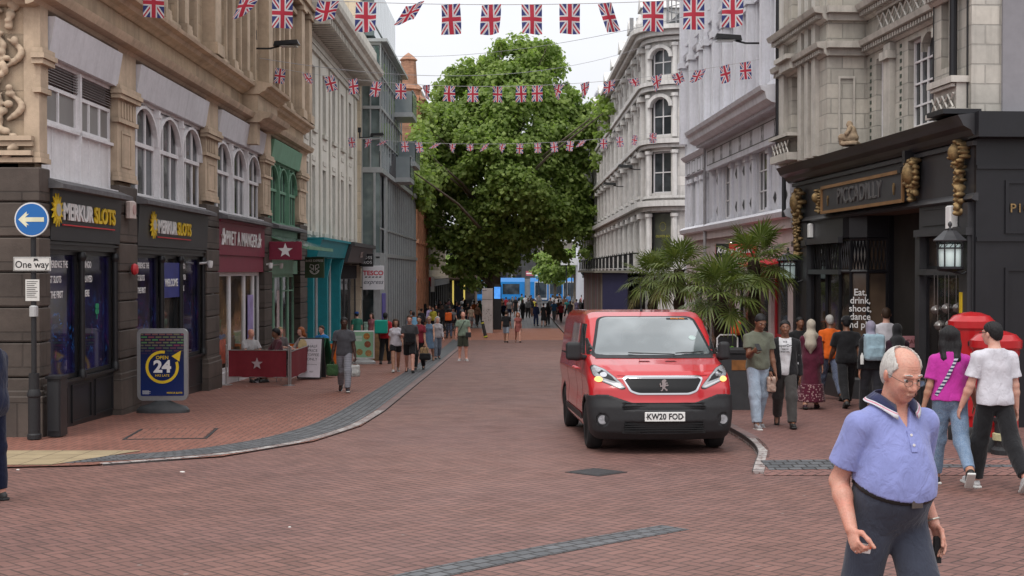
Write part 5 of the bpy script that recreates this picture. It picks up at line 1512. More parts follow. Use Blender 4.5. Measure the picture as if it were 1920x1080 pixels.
def lantern(u_loc, rz, label, D):
 root = empty('wall_lantern', u_loc, rz, label, 'wall lantern', 'lanterns on the black shopfront'); root.scale = (.95,.95,.78)
 m = MB(); m.tube([(0,.50,-.20),(0,.42,-.40),(0,.20,-.52),(0,0,-.46)], .022, 8); m.box(-.05,.05,.47,.52,-.55,.25); m.tube([(0,.5,.28),(0,.2,.18),(0,0,.38)], .014, 6); m.build('bracket', PBLK2, root, smooth=True)
 n = 8; m = MB(); R = .20
 for k in range(n):
  a = 2*pi*k/n; m.tube([(R*cos(a),R*sin(a),-.40),(R*1.04*cos(a),R*1.04*sin(a),.10)], .013, 5)
 m.lathe([(.05,-.48),(.17,-.46),(.215,-.42),(.215,-.38),(.15,-.375)], n=16)
 m.lathe([(.20,-.03),(.215,-.03),(.215,.0),(.20,.0)], n=16); m.lathe([(.20,.10),(.235,.10),(.235,.13),(.20,.13)], n=16)
 for k in range(16): a = 2*pi*k/16; m.tube([(.21*cos(a),.21*sin(a),.0),(.21*cos(a+.2),.21*sin(a+.2),.05),(.21*cos(a),.21*sin(a),.10)], .007, 4)
 m.build('cage', PBLK2, root, smooth=True)
 m = MB(); m.lathe([(.275,.12),(.28,.14),(.20,.22),(.13,.30),(.10,.33),(.001,.34)], n=8); m.build('cap', PBLK, root)
 m = MB(); m.lathe([(.02,.33),(.03,.37),(.015,.40),(.035,.44),(.03,.48),(.001,.52)], n=10); m.build('finial', PBLK, root, smooth=True)
 m = MB(); m.lathe([(.155,-.375),(.168,-.36),(.172,-.05),(.16,.06),(.001,.07)], n=16); m.build('glass_shade', mat('opal_glass',(.62,.74,.72),.3,.05,3,emit=.22), root, smooth=True)
 return root

def piccadilly():
 far = (6.45,29.5); rz = atan2(-9.7,.6); root = facade('piccadilly_arcade', far[0], far[1], rz, 'white tiled building with a charcoal and gold arcade entrance on the right corner')
 L = 9.72; g = lambda u: gz(29.5-u)+.10
 # black ground floor
 m = MB()
 m.box(0,L,0,.3,3.1,4.0); m.box(.0,1.15,0,.3,-1.2,3.1); m.box(7.5,L,0,.3,2.56,3.1); m.box(1.15,3.4,0,.3,2.62,3.1)
 m.box(1.2,3.3,.0,.3,-1.2,g(3)+.40); m.prism([(3.3,.0),(3.52,.09),(3.72,.38),(3.77,.80),(3.5,.8),(3.3,.4)],'z',-1.2,g(3)+.40); m.box(7.62,9.36,0,.3,-1.2,.15)
 m.box(7.42,7.62,-.04,.3,-1.2,2.56); m.box(9.36,L,-.02,.3,-1.2,2.56)
 m.build('shopfront_wall', PBLK, root)
 m = MB()
 cornice(m, -.35, L+.25, 3.96, [(.06,0),(.12,.05),(.16,.12),(.27,.18),(.31,.26),(.36,.34),(.02,.38)])
 cornice(m, -.1, L+.12, 3.02, [(.03,0),(.09,.03),(.06,.08),(.02,.12)]); m.box(-.1,L+.1,-.06,0,3.86,3.93)
 for a,b in ((.1,.3),(.9,1.15),(L-.36,L-.04)): m.box(a,b,-.08,0,-1.2,3.0); m.box(a-.03,b+.03,-.12,0,-1.2,-.1); m.box(a-.03,b+.03,-.12,0,2.5,2.62)
 m.box(1.15,3.4,-.10,0,2.52,2.64); m.box(7.5,9.4,-.10,0,2.52,2.64); m.box(1.15,3.3,-.06,0,1.88,1.98); m.box(7.55,9.4,-.06,.0,1.88,1.98)
 for z0,z1 in ((2.70,2.98),): m.box(7.7,9.2,-.02,-.001,z0,z0+.02); m.box(7.7,9.2,-.02,-.001,z1-.02,z1)
 m.build('mouldings', PBLK, root)
 # side face towards the crossing, panelled
 m = MB(); m.box(L+.001,L+.08,.0,12,-1.2,3.99); m.box(L+.08,L+.12,.0,12,3.5,3.56); m.box(L+.08,L+.12,.0,12,2.4,2.47)
 for y0,y1 in ((.45,3.2),(3.6,6.5)):
  for (p,q,r,s) in ((y0,y1,3.28,3.33),(y0,y1,2.52,2.56),(y0,y0+.05,2.56,3.28),(y1-.05,y1,2.56,3.28),(y0,y1,1.95,2.0),(y0,y0+.05,-.2,1.95)): m.box(L+.08,L+.11,p,q,r,s)
 m.prism([(-.1,3.96),(12,3.96),(12,4.34),(-.1,4.34)], 'x', L+.0, L+.40); m.build('side_face', PBLK2, root)
 t = text('PICCADILLY', .19, GOLD, root, (L+.10,.52,2.90), name='gilt_lettering', bold=.002, sp=1.35, align='LEFT', ext=.006); t.rotation_euler = (pi/2,0,pi/2)
 # name board
 m = MB(); m.box(2.53,7.18,-.16,0,3.16,3.68); nb = m.build('name_board', PBLK, root)
 m = MB()
 for (a,b,c,d) in ((2.50,7.21,3.64,3.70),(2.50,7.21,3.13,3.19),(2.50,2.56,3.19,3.64),(7.15,7.21,3.19,3.64)): m.box(a,b,-.19,-.15,c,d)
 m.build('gilt_border', mat('copper_gilt',(.40,.22,.10),.4,.2,metal=.6), nb)
 text('PICCADILLY', .44, mat('raised_lettering',(.10,.095,.095),.35,.1), nb, (4.85,-.17,3.42), bold=.003, sp=1.12, ext=.015, sx=.98)
 for u in (2.95,6.75): mm = MB(); mm.disc((u,3.44),.055,-.185,10,th=.02,sx=.7); mm.prism([(u-.04,3.40),(u+.04,3.40),(u,3.28)],'y',-.185,-.165); mm.build('gilt_rosette', GOLD, nb)
 ornament(root, .62, 3.78, .62, 1.55, -.12, 2); ornament(root, 2.28, 3.66, .34, .55, -.12, 3); ornament(root, 7.52, 3.86, .52, .75, -.12, 4); ornament(root, 9.42, 3.98, .40, 1.25, -.10, 5)
 m = MB(); m.box(7.28,7.40,-.22,0,3.72,4.0); m.box(7.26,7.42,-.30,0,3.62,3.72); m.build('console', PBLK2, root)
 # windows: a run of curved glass into the doorway on the left, a small window on the right
 m = MB(); P = [(1.2,.05),(2.2,.05),(3.1,.05),(3.5,.14),(3.68,.42),(3.73,.80)]
 gm = MB(); lo = g(3)+.40
 for i in range(len(P)-1):
  (a,b),(c,d) = P[i],P[i+1]
  gm.quad((a,b+.03,lo),(c,d+.03,lo),(c,d+.03,1.9),(a,b+.03,1.9)); gm.quad((a,b+.03,1.98),(c,d+.03,1.98),(c,d+.03,2.55),(a,b+.03,2.55))
 gm.build('shop_window', glassmat('arcade_glass',(.018,.015,.014),.05,.001,.5,inner=(.16,.11,.075)), root)
 for (a,b) in P: m.tube([(a,b,lo-.1),(a,b,2.62)], .035, 6)
 for i in range(len(P)-1):
  (a,b),(c,d) = P[i],P[i+1]
  m.tube([(a,b,1.94),(c,d,1.94)],.04,6); m.tube([(a,b,lo),(c,d,lo)],.05,6); m.tube([(a,b,2.6),(c,d,2.6)],.05,6)
  k = 5
  for j in range(k):
   t0, t1 = j/k, (j+1)/k
   q = lambda t: (a+(c-a)*t, b+(d-b)*t)
   m.tube([(*q(t0),1.98),(*q(t1),2.58)],.011,4); m.tube([(*q(t1),1.98),(*q(t0),2.58)],.011,4)
 m.prism([(3.4,.0),(3.55,.08),(3.75,.38),(3.80,.84),(3.4,.84)],'z',2.62,3.1); m.box(3.66,3.82,.80,1.0,-1.2,3.1); m.build('window_frame', PBLK2, root)
 for i, s in enumerate(('Eat,','drink,','shoot,','dance','and play')): text(s, .19, WHT, root, (3.665,.275,1.52-i*.162), name='window_lettering', bold=.002, sx=.92, ext=.002, rot=(pi/2,0,radians(60)))
 for u, z, w, h in ((2.0,.55,.35,1.3),(2.9,.75,.25,1.0),(1.5,.3,.2,.8)):
  mm = MB(); mm.cbox(u,u+w,.09,.10,z-.3,z-.3+h,.01); mm.build('window_display', mat('pale_display',(.28,.25,.22),.5,.4,5), root)
 w = window(root, 7.62, 9.36, .15, 1.9, .08, PBLK2, MATS['arcade_glass'], 1, 1, .06, name='shop_window'); window(root, 7.62, 9.36, 1.98, 2.55, .08, PBLK2, MATS['arcade_glass'], 3, 1, .05, .03, name='shop_window')
 for u, z in ((8.0,1.30),(8.45,1.34),(8.9,1.36),(8.15,1.05),(8.6,1.08)):
  mm = MB(); mm.lathe([(.001,-.03),(.024,-.02),(.03,0),(.024,.02),(.001,.03)],(u,.07),8); mm.v = [(p[0],p[1],p[2]+z) for p in mm.v]; b = mm.build('lit_bulb', LIT, w, smooth=True)
  mm = MB(); mm.tube([(u,.07,z+.03),(u,.07,1.9)],.006,4); mm.lathe([(.001,z-.09),(.07,z-.05),(.09,z),(.07,z+.05),(.001,z+.09)],(u,.10),10,a0=0,a1=2*pi); mm.build('globe_shade', mat('globe_smoke',(.16,.14,.13),.15,.1,spec=.8), w, smooth=True)
 text("shepherd's", .17, mat('faint_lettering',(.30,.28,.27),.5), w, (8.55,.075,.95), name='window_lettering', ext=.002)
 text("BARBERS", .08, MATS['faint_lettering'], w, (8.55,.075,.75), name='window_lettering', ext=.002, sp=1.3)
 # dark passage
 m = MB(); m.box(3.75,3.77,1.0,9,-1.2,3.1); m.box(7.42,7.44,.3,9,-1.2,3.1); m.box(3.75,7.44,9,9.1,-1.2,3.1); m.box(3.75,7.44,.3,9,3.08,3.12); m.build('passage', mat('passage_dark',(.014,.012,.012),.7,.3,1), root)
 m = MB(); m.box(3.8,7.44,.02,.9,3.05,3.098); m.build('soffit', mat('soffit_brown',(.14,.09,.07),.7), root)
 for u,z in ((4.3,1.6),(5.1,2.0)): mm = MB(); mm.lathe([(.001,z-.02),(.02,z),(.001,z+.02)],(u,2.2),8); mm.build('lit_bulb', LIT, root)
 m = MB(); m.box(9.42,9.50,-.10,-.08,1.30,1.62); m.build('yellow_notice', YEL, root)
 m = MB(); m.cbox(8.95,9.15,-.14,0,2.62,2.98,.02); al = m.build('alarm_box', WHT, root); m = MB(); m.cbox(1.25,1.42,.0,-.1,2.68,2.98,.02); m.build('alarm_box', WHT, root)
 # white tiled upper floors
 ops = [(4.05,4.55,4.55,6.1),(5.75,7.05,4.55,6.15),(6.55,8.0,7.4,9.6),(4.6,5.6,7.4,9.6),(6.55,8.0,10.4,12.4)]
 m = MB(); wall(m, 3.5, 8.25, 4.3, 14, ops, .45, .35)
 for o in ops[1:2]: arch_fill(m, 6.4, 7.05, 5.85, 6.15, .44, .8)
 m.quad((3.5,-.35,4.3),(3.5,.45,4.3),(3.5,.45,14),(3.5,-.35,14)); m.quad((8.25,.45,4.3),(8.25,-.05,4.3),(8.25,-.05,14),(8.25,.45,14))
 wall(m, 0, 3.5, 4.3, 14, [(.9,1.5,4.9,6.2),(.9,1.5,7.3,9.5),(2.0,2.6,7.3,9.5)], -.35, .35); wall(m, 8.25, L, 4.3, 14, [(8.55,8.85,5.2,6.6)], -.05, .3)
 m.quad((L,-.05,4.3),(L,12,4.3),(L,12,14),(L,-.05,14)); m.quad((0,-.35,4.3),(0,3,4.3),(0,3,14),(0,-.35,14)); m.quad((0,-.35,14),(L,-.35,14),(L,12,14),(0,12,14))
 m.build('wall', FAI, root)
 m = MB(); m.box(.05,L-.05,.9,11.9,-1.2,13.9); m.build('interior', MATS['dark_interior'], root)
 m = MB()
 for (x0,x1,y) in ((3.5,8.25,.45),(-.05,3.55,-.35),(8.2,L+.05,-.05)):
  for z,sc in ((6.25,1.0),(6.95,1.3),(9.9,1.1),(12.9,1.4)):
   cornice(m, x0, x1, z, [(.03,0),(.08*sc,.05),(.10*sc,.14),(.22*sc,.17),(.25*sc,.27),(.02,.30)], y)
   k = x0+.05
   while k < x1-.1: m.box(k,k+.06,y-.17*sc,y-.02,z+.06,z+.14); k += .13
 # returns of the cornice on the face that looks towards the crossing
 for z in (6.25,6.95,9.9): m.box(3.5,3.72,-.40,.45,z+.14,z+.27); m.box(3.5,3.60,-.36,.45,z,z+.14)
 # sunken panel and mouldings on that face
 for (y0,y1,z0,z1) in ((-.14,-.10,4.55,5.85),(.16,.20,4.55,5.85),(-.10,.16,5.80,5.85)): m.box(3.5,3.535,y0,y1,z0,z1)
 for (a,b,y) in ((4.75,5.1,.34),(7.3,7.5,.36)): m.box(a,b,y,.45,4.3,6.25); m.box(a-.05,b+.05,y-.07,.45,5.95,6.1); m.box(a-.04,b+.04,y-.05,.45,4.3,4.5)
 for (a,b) in ((1.7,1.95),(2.2,2.45),(2.7,2.95),(.2,.6)): m.box(a,b,-.45,-.35,4.3,13)
 # pierced lattice panels
 def lattice(x0, x1, y, z0, z1, n):
  w = (x1-x0)/n
  for i in range(n):
   for j in range(max(1,int((z1-z0)/w+.3))):
    a = x0+i*w; c = z0+j*w
    m.tube([(a,y,c),(a+w,y,c+w)],.018,4); m.tube([(a+w,y,c),(a,y,c+w)],.018,4)
  m.box(x0,x1,y-.03,y+.03,z0-.05,z0); m.box(x0,x1,y-.03,y+.03,z1,z1+.05)
 lattice(4.3,8.0,.38,6.6,6.93,12); lattice(8.75,9.6,-.28,4.47,4.78,4); lattice(.3,1.6,-.62,4.5,4.85,5)
 m.box(8.72,9.62,-.24,-.05,4.36,4.84); m.box(8.68,9.66,-.34,-.05,4.84,4.94); m.box(8.68,9.66,-.36,-.05,4.36,4.44); m.box(.25,1.65,-.66,-.35,4.34,4.5); m.box(.2,1.7,-.68,-.35,4.85,4.92)
 m.box(.75,1.65,-.60,-.35,6.3,6.5); m.box(.7,1.7,-.7,-.35,6.5,6.6)
 m.build('mouldings', FAIT, root)
 m = MB()
 for k in range(13): m.box(5.35,5.43,.44,.449,4.42+k*.14,4.49+k*.14); m.box(3.70,3.78,.44,.449,4.42+k*.14,4.49+k*.14)
 m.build('green_tiles', mat('green_tiles',(.05,.075,.055),.4), root)
 window(root, 5.75, 7.05, 4.55, 6.15, .56, WPAINT, GLS, 4, 4, .05, .035); window(root, 4.05, 4.55, 4.55, 6.1, .56, WPAINT, GLS, 2, 4, .05, .03)
 for o in ops[2:]: window(root, *o, .62, WPAINT, GLS, 3, 3, .05, .03)
 for o in ((.9,1.5,4.9,6.2),(.9,1.5,7.3,9.5),(2.0,2.6,7.3,9.5)): window(root, *o, -.15, WPAINT, mat('blind_white',(.45,.43,.40),.6,.05), 1, 2, .05)
 window(root, 8.55, 8.85, 5.2, 6.6, .15, WPAINT, GLS, 1, 3, .04)
 m = MB(); m.tube([(9.30,-.16,4.42),(9.30,-.16,14)], .062, 10)
 for z in (4.55,6.2,8.2): m.tube([(9.30,-.16,z),(9.30,-.16,z+.10)],.085,10)
 m.tube([(.0,-.42,4.35),(.0,-.42,14)],.05,8); m.box(9.1,9.75,-.5,.1,4.345,4.42)
 build_by(m, 'downpipe', PBLK2, root, near(0,9.3))
 m = MB(); m.tube([(9.62,-.07,4.4),(9.60,-.07,9),(9.63,-.07,14)],.014,5); m.tube([(8.30,-.08,4.4),(8.33,-.08,14)],.012,5); build_by(m, 'cable', BLK, root, near(8.3,9.62))
 # grey rendered side above the crossing
 m = MB(); m.box(L+.001,L+.05,.42,12,4.35,14); m.build('side_render', GRR, root)
 M = Matrix.Translation((far[0],far[1],0))@Matrix.Rotation(rz,4,'Z')
 for u, z, lab in ((.55,2.08,'black wall lantern with pale glass at the far end of the arcade front'),(9.62,2.31,'larger looking black wall lantern with pale glass beside the arcade corner')):
  p = M@Vector((u,-.33,z)); lantern(p, rz, lab, 0)
 # little stone figure seated on the cornice
 p = M@Vector((4.55,-.22,4.36)); st = empty('statue', p, rz-.5, 'small weathered stone figure seated with bowed head on the black cornice', 'statue')
 S = SDF(); S.box((0,0,.03),(.20,.16,.035),.02); S.ell((0,.02,.14),(.15,.13,.11),.04); S.ell((0,.02,.26),(.10,.09,.13),.05); S.ell((-.02,-.03,.41),(.055,.062,.07),.03)
 for g in (-1,1): S.chain([(g*.10,.0,.33),(g*.14,-.05,.22),(g*.03,-.12,.20)],[.045,.038,.025],.02); S.chain([(g*.06,0,.12),(g*.10,-.16,.16),(g*.07,-.17,.04)],[.07,.055,.04],.03)
 S.post.append(lambda G,V: V+fold(G,2.2,1)*.006)
 v, f = S.mesh(.012); np_mesh('figure', v, f, mat('weathered_statue',(.36,.27,.18),.8,.35,9,.004,60,crease_dark=.7), st)
piccadilly()

def white_house():
 rz = atan2(-15,.5); root = facade('white_colonnaded_building', 6.0, 45.0, rz, 'white painted building with black diamond panels and a deep projecting cornice')
 L = 15.0; g = lambda u: gz(45-u)+.1
 ops = []
 ux = [1.2,3.0, 5.4,7.0,8.6, 10.2,11.8,13.4]
 for x in ux:
  for z0,z1 in ((6.6,8.9),(9.7,11.9),(12.6,14.2)): ops.append((x-.45,x+.45,z0,z1))
 m = MB(); wall(m, 0, L, 5.2, 15.2, ops, 0, .4); m.quad((0,0,-2),(0,10,-2),(0,10,15.2),(0,0,15.2)); m.quad((0,0,15.2),(L,0,15.2),(L,10,15.2),(0,10,15.2)); m.quad((L,0,3),(L,10,3),(L,10,15.2),(L,0,15.2))
 lops = [(6.2,7.2,3.5,5.1),(10.7,12.0,3.5,5.1),(1.0,1.7,3.0,5.0)]
 wall(m, 0, L, 2.95, 5.2, lops, .12, .25); m.quad((0,.0,5.2),(L,.0,5.2),(L,.12,5.2),(0,.12,5.2)); m.build('wall', WR, root)
 m = MB(); m.box(.03,L-.03,.7,9.9,-2,15); m.build('interior', MATS['dark_interior'], root)
 m = MB()
 cornice(m, 4.5, L, 5.72, [(.06,0),(.12,.06),(.50,.14),(.62,.22),(.66,.38),(.74,.42),(.78,.52),(.02,.58)])
 k = 4.6
 while k < L: m.box(k,k+.05,-.42,-.08,5.76,5.84); k += .13
 cornice(m, 0, 4.6, 5.70, [(.04,0),(.10,.06),(.16,.14),(.02,.22)]); cornice(m, -.02, L+.0, 3.18, [(.05,0),(.16,.04),(.20,.16),(.12,.22),(.02,.26)])
 cornice(m, 0, L, 9.15, [(.03,0),(.12,.06),(.15,.16),(.02,.2)]); cornice(m, 0, L, 12.1, [(.03,0),(.12,.06),(.15,.16),(.02,.2)]); cornice(m, -.1, L, 14.6, [(.05,0),(.2,.1),(.5,.2),(.55,.4),(.02,.45)])
 for x in (.25,2.1,4.0,4.75,6.2,7.8,9.4,11.0,12.6,14.2,14.8): m.box(x-.14,x+.14,-.22,0,6.3,12.1); m.box(x-.2,x+.2,-.28,0,8.9,9.1); m.box(x-.11,x+.11,-.12,0,12.3,14.5)
 for x in ux:
  for z0,z1 in ((6.6,8.9),(9.7,11.9)): m.box(x-.55,x+.55,-.12,0,z0-.12,z0); m.box(x-.55,x+.55,-.10,0,z1,z1+.12); m.box(x-.53,x-.45,-.05,0,z0,z1); m.box(x+.45,x+.53,-.05,0,z0,z1)
 cols = [4.85,5.75,7.6,8.6,9.6,10.45,12.25,13.3,14.4]+[.3,.9,1.9,2.8,3.7]
 for x in cols: m.box(x-.11,x+.11,.05,.12,3.44,5.0); m.box(x-.16,x+.16,.01,.12,4.92,5.06); m.box(x-.15,x+.15,.02,.12,3.44,3.56)
 m.box(4.5,L,-.10,.12,5.06,5.72)
 m.build('colonnade', WR, root)
 m = MB()     # outlined frieze with crossed motifs, diamonds between the columns
 yk = -.104
 for (a,b,c,d) in ((4.7,14.9,5.62,5.645),(4.7,14.9,5.20,5.225)): m.box(a,b,yk,-.1,c,d)
 for x in (4.7,14.87): m.box(x,x+.025,yk,-.1,5.2,5.645)
 for x in (5.7,6.9,8.2,9.5,10.9,12.2,13.6):
  for s in (-1,1):
   for q in (0,.17): flat(m, [(x+q-.075*s,5.225),(x+q-.075*s+.028*s,5.225),(x+q+.075*s,5.62),(x+q+.075*s-.028*s,5.62)] if s > 0 else [(x+q+.075-.028,5.225),(x+q+.075,5.225),(x+q-.075+.028,5.62),(x+q-.075,5.62)], yk, .004)
 for x in (5.30,8.1,9.1,10.03,12.75,13.85):
  for z in (4.72,3.78): flat(m, [(x,z+.15),(x+.19,z),(x,z-.15),(x-.19,z)], .112, .008)
 for k in range(4):
  x = .4+k*1.0
  for (a,b,c,d) in ((x,x+.6,5.62,5.645),(x,x+.6,5.22,5.245),(x,x+.025,5.22,5.62),(x+.575,x+.6,5.22,5.62)): m.box(a,b,-.006,-.001,c,d)
 m.build('black_motifs', BLKD, root)
 for o in ops: window(root, *o, .18, WPAINT, GLS, 2, 3, .05, .03)
 window(root, 10.7, 12.0, 3.5, 5.1, .18, WPAINT, GLS, 3, 3, .05, .035); window(root, 6.2, 7.2, 3.5, 5.1, .18, WPAINT, GLS, 2, 3, .05, .035); window(root, 1.0, 1.7, 3.0, 5.0, .2, BLKF, GLS, 1, 2, .05)
 m = MB(); m.tube([(4.35,-.1,2),(4.35,-.1,14)],.05,8); m.build('downpipe', mat('grey_pipe',(.30,.29,.30),.5), root)
 m = MB(); m.tube([(L-.12,-.18,3.2),(L-.12,-.18,14.4)],.05,8); m.box(L-.26,L-.0,-.3,-.05,5.2,5.5); m.build('downpipe', PBLK2, root)
 # shops below
 PINK = mat('pale_pink_wall', (.56,.47,.46), .7, .08, 2, streak=.15)
 m = MB(); wall(m, 0, L, -2, 2.95, [(10.6,12.3,-1.2,1.9),(12.6,14.3,-1.2,1.9),(6.3,8.2,-1.3,1.9),(8.5,10.2,-1.3,1.9),(1.2,3,-1.3,1.9),(3.4,5.6,-1.3,1.9)], .06, .3); m.box(0,L,-.05,.3,2.95,3.18); m.build('shop_wall', PINK, root)
 RS = mat('shop_red', (.50,.02,.03), .45, .05)
 for (a,b) in ((10.6,12.3),(12.6,14.3)): window(root, a,b,-1.2,1.9,.15,RS,GLSH,1,2,.12,.06,name='shop_window')
 for (a,b) in ((6.3,8.2),(8.5,10.2),(1.2,3),(3.4,5.6)): window(root, a,b,-1.3,1.9,.15,BLKF,GLSH,1,1,.08,name='shop_window')
 m = MB(); m.prism([(-.5,2.05),(.05,2.2),(.05,2.25),(-.5,2.1)],'x',10.4,14.4); m.build('awning', RS, root)
 m = MB()
 for x in (11.0,11.9,12.8): m.tube([(x,.05,2.75),(x,-.35,2.80),(x,-.5,2.70)],.018,6); m.box(x-.08,x+.08,-.62,-.46,2.55,2.72)
 build_by(m, 'spotlight', BLKF, root, near(11.0,11.9,12.8))
 m = MB(); m.box(10.93,11.07,-.63,-.621,2.57,2.70); m.build('lamp_face', mat('spot_lit',(1,.93,.8),.4,emit=5), root)
 M = Matrix.Translation((6.0,45.0,0))@Matrix.Rotation(rz,4,'Z')
 s = empty('shop_sign', M@Vector((13.2,-.95,2.45)), 0, 'small red and black projecting sign with white script above the palm trees', 'shop sign')
 m = MB(); m.cbox(-.50,.50,-.04,.04,-.17,.17,.02); b = m.build('board', RS, s); m = MB(); m.box(-.50,-.18,-.045,-.041,-.17,.17); m.build('black_end', BLKF, b); m = MB(); m.tube([(.5,0,.1),(.95,0,.1)],.02,6); m.build('bracket', BLKF, s)
 text('Krispy Kreme', .19, WHT, b, (-.05,-.048,0), bold=.004, shear=.3, sx=.80)
white_house()

def hotel():
 root = empty('rounded_corner_building', (0,0,0), 0, 'tall ornate white stucco building with a rounded corner and black iron balconies', 'building')
 X = 6.27; D1, D2 = 61.0, 112.0; R = 1.65
 M = Matrix.Translation((X,D2,0))@Matrix.Rotation(-pi/2,4,'Z'); L = D2-D1
 ds = [u for u in np.arange(1.7, L-1, 3.15)]
 fl = [(2.2,4.5,0),(5.55,7.45,0),(8.2,9.95,1),(10.95,12.2,1)]
 ops = [(u-.6,u+.6,a,b) for u in ds for a,b,_ in fl]
 m = MB(M); wall(m, 0, L, 1.9, 13.0, ops, 0, .35)
 for u in ds:
  for a,b,ar in fl:
   if ar: arch_fill(m, u-.6, u+.6, b-.45, b, .0, .3, 6)
 # rounded corner, then the face along the side street
 m2 = MB(); cx, cy = X+R, D1; N_ = 12
 zs = [-2.2,2.1,4.65,5.55,7.45,8.2,9.95,10.95,12.2,13.0]
 for i in range(N_):
  a0 = pi+ (pi/2)*i/N_; a1 = pi+(pi/2)*(i+1)/N_
  for j in range(len(zs)-1):
   if 4 <= i <= 8 and j in (1,3,5,7): continue
   m2.quad((cx+R*cos(a0),cy+R*sin(a0),zs[j]),(cx+R*cos(a1),cy+R*sin(a1),zs[j]),(cx+R*cos(a1),cy+R*sin(a1),zs[j+1]),(cx+R*cos(a0),cy+R*sin(a0),zs[j+1]))
 m2.quad((cx,cy-R,-2.2),(cx+8,cy-R,-2.2),(cx+8,cy-R,13),(cx,cy-R,13)); m2.quad((X,D1,13),(cx,cy-R,13),(cx+8,cy-R,13),(X+9.65,D2,13))
 m2.quad((X,D2,-2.2),(X+9,D2,-2.2),(X+9,D2,13),(X,D2,13)); m.v += []; o = len(m.v); m.v += m2.v; m.f += [tuple(o+i for i in f) for f in m2.f]; m.mi += m2.mi
 m.build('wall', STW, root)
 mi = MB(); mi.box(X+.5,X+9,D1+.6,D2-.1,-2.2,12.8); mi.build('interior', MATS['dark_interior'], root)
 # corner windows
 a0, a1 = pi+pi/2*4/N_, pi+pi/2*9/N_; am = (a0+a1)/2; wch = 2*R*sin((a1-a0)/2)
 for j,(z0,z1,ar) in enumerate(((2.1,4.65,0),(5.55,7.45,0),(8.2,9.95,1),(10.95,12.2,1))):
  w = window(root, -wch/2, wch/2, z0, z1, 0, FRD if j == 0 else WPAINT, GLS if j else glassmat('corner_shop_glass',(.06,.065,.05),.06,.001,.5,(.16,.17,.12)), 2 if j else 1, 2 if j else 1, .06, .05, arch=(z1-.45) if ar else None)
  w.matrix_local = Matrix.Translation((cx+(R-.22)*cos(am),cy+(R-.22)*sin(am),0))@Matrix.Rotation(am+pi/2,4,'Z')
  if j == 0:
   m = MB(); n = 16
   for k in range(n):
    a = 2*pi*k/n; m.box(.16*cos(a)-.015,.16*cos(a)+.015,-.02,-.01,4.0+.2*sin(a)-.015,4.0+.2*sin(a)+.015)
   m.build('yellow_emblem', mat('lime_print',(.45,.42,.05),.5), w); text('OLIVER BONAS'[:9], .16, MATS['lime_print'], w, (0,-.02,3.55), ext=.002)
 # string courses that turn the corner
 def band(mb, z, h, out):
  pts = [(X,D2),(X,D1)]; 
  for i in range(0,11): a = pi+pi/2*i/10; pts.append((cx+R*cos(a),cy+R*sin(a)))
  pts.append((cx+8,cy-R)); nr = [(-1,0),(-1,0)]+[(cos(pi+pi/2*i/10),sin(pi+pi/2*i/10)) for i in range(11)]+[(0,-1)]
  inn = [(p[0],p[1]) for p in pts]; ou = [(p[0]+q[0]*out,p[1]+q[1]*out) for p,q in zip(pts,nr)]
  n = len(pts); vs = [(*p,z) for p in inn]+[(*p,z) for p in ou]+[(*p,z+h) for p in ou]+[(*p,z+h*1.02) for p in inn]
  fs = []
  for i in range(n-1):
   for k in range(3): fs.append((k*n+i,k*n+i+1,(k+1)*n+i+1,(k+1)*n+i))
  mb.add(vs, fs)
 m = MB()
 for z, h, o in ((1.85,.25,.5),(4.72,.18,.18),(4.92,.26,.42),(7.62,.16,.22),(7.80,.2,.36),(10.25,.2,.25),(10.47,.18,.36),(12.5,.18,.2),(12.72,.22,.45),(12.95,.20,.70),(5.3,.12,.12)): band(m, z, h, o)
 mm = MB(M)
 for i,u in enumerate(list(ds)+[ds[-1]+3.15]):
  c = u-1.575
  mm.box(c-.28,c+.28,-.22,0,2.1,4.7); mm.box(c-.2,c+.2,-.16,0,5.2,7.6); mm.box(c-.2,c+.2,-.2,0,8.0,10.2); mm.box(c-.18,c+.18,-.16,0,10.7,12.5)
  for z in (4.4,7.3,9.9,12.2): mm.box(c-.34,c+.34,-.34,0,z,z+.22)
  mm.lathe([(.20,13.2),(.24,13.7),(.16,13.8),(.24,14.2),(.05,14.7)],(c,.1),8)
 for u in ds:
  for a,b,ar in fl[1:]:
   if ar: arch_band(mm, u-.62, u+.62, b-.45, b, .16, -.12, .0, 8); mm.box(u-.09,u+.09,-.22,0,b-.05,b+.25)
   else: mm.prism([(u-.85,b+.12),(u+.85,b+.12),(u,b+.42)],'y',-.28,0)
   mm.box(u-.75,u+.75,-.22,0,a-.16,a-.02)
 mm.box(0,L,-.1,.1,13.1,13.7)
 o = len(m.v); m.v += mm.v; m.f += [tuple(o+i for i in f) for f in mm.f]; m.mi += mm.mi
 # corner: arches, carved panels
 for j,(zt,) in enumerate(((9.95,),(12.2,))):
  q = MB(Matrix.Translation((cx+(R+.02)*cos(am),cy+(R+.02)*sin(am),0))@Matrix.Rotation(am+pi/2,4,'Z')); arch_band(q, -wch/2, wch/2, zt-.45, zt, .16, -.1, .15, 10)
  o = len(m.v); m.v += q.v; m.f += [tuple(o+i for i in f) for f in q.f]; m.mi += q.mi
 for a in (pi+pi/2*3.2/12, pi+pi/2*9.8/12):
  for z0,z1 in ((2.1,4.6),(5.3,7.5),(8.1,10.1),(10.8,12.4)):
   p = (cx+(R+.05)*cos(a), cy+(R+.05)*sin(a)); m.tube([(*p,z0),(*p,z1)], .13, 8); m.tube([(*p,z1-.15),(*p,z1)],.19,8)
 m.build('mouldings', STT, root)
 S = SDF(); rd = random.Random(9)
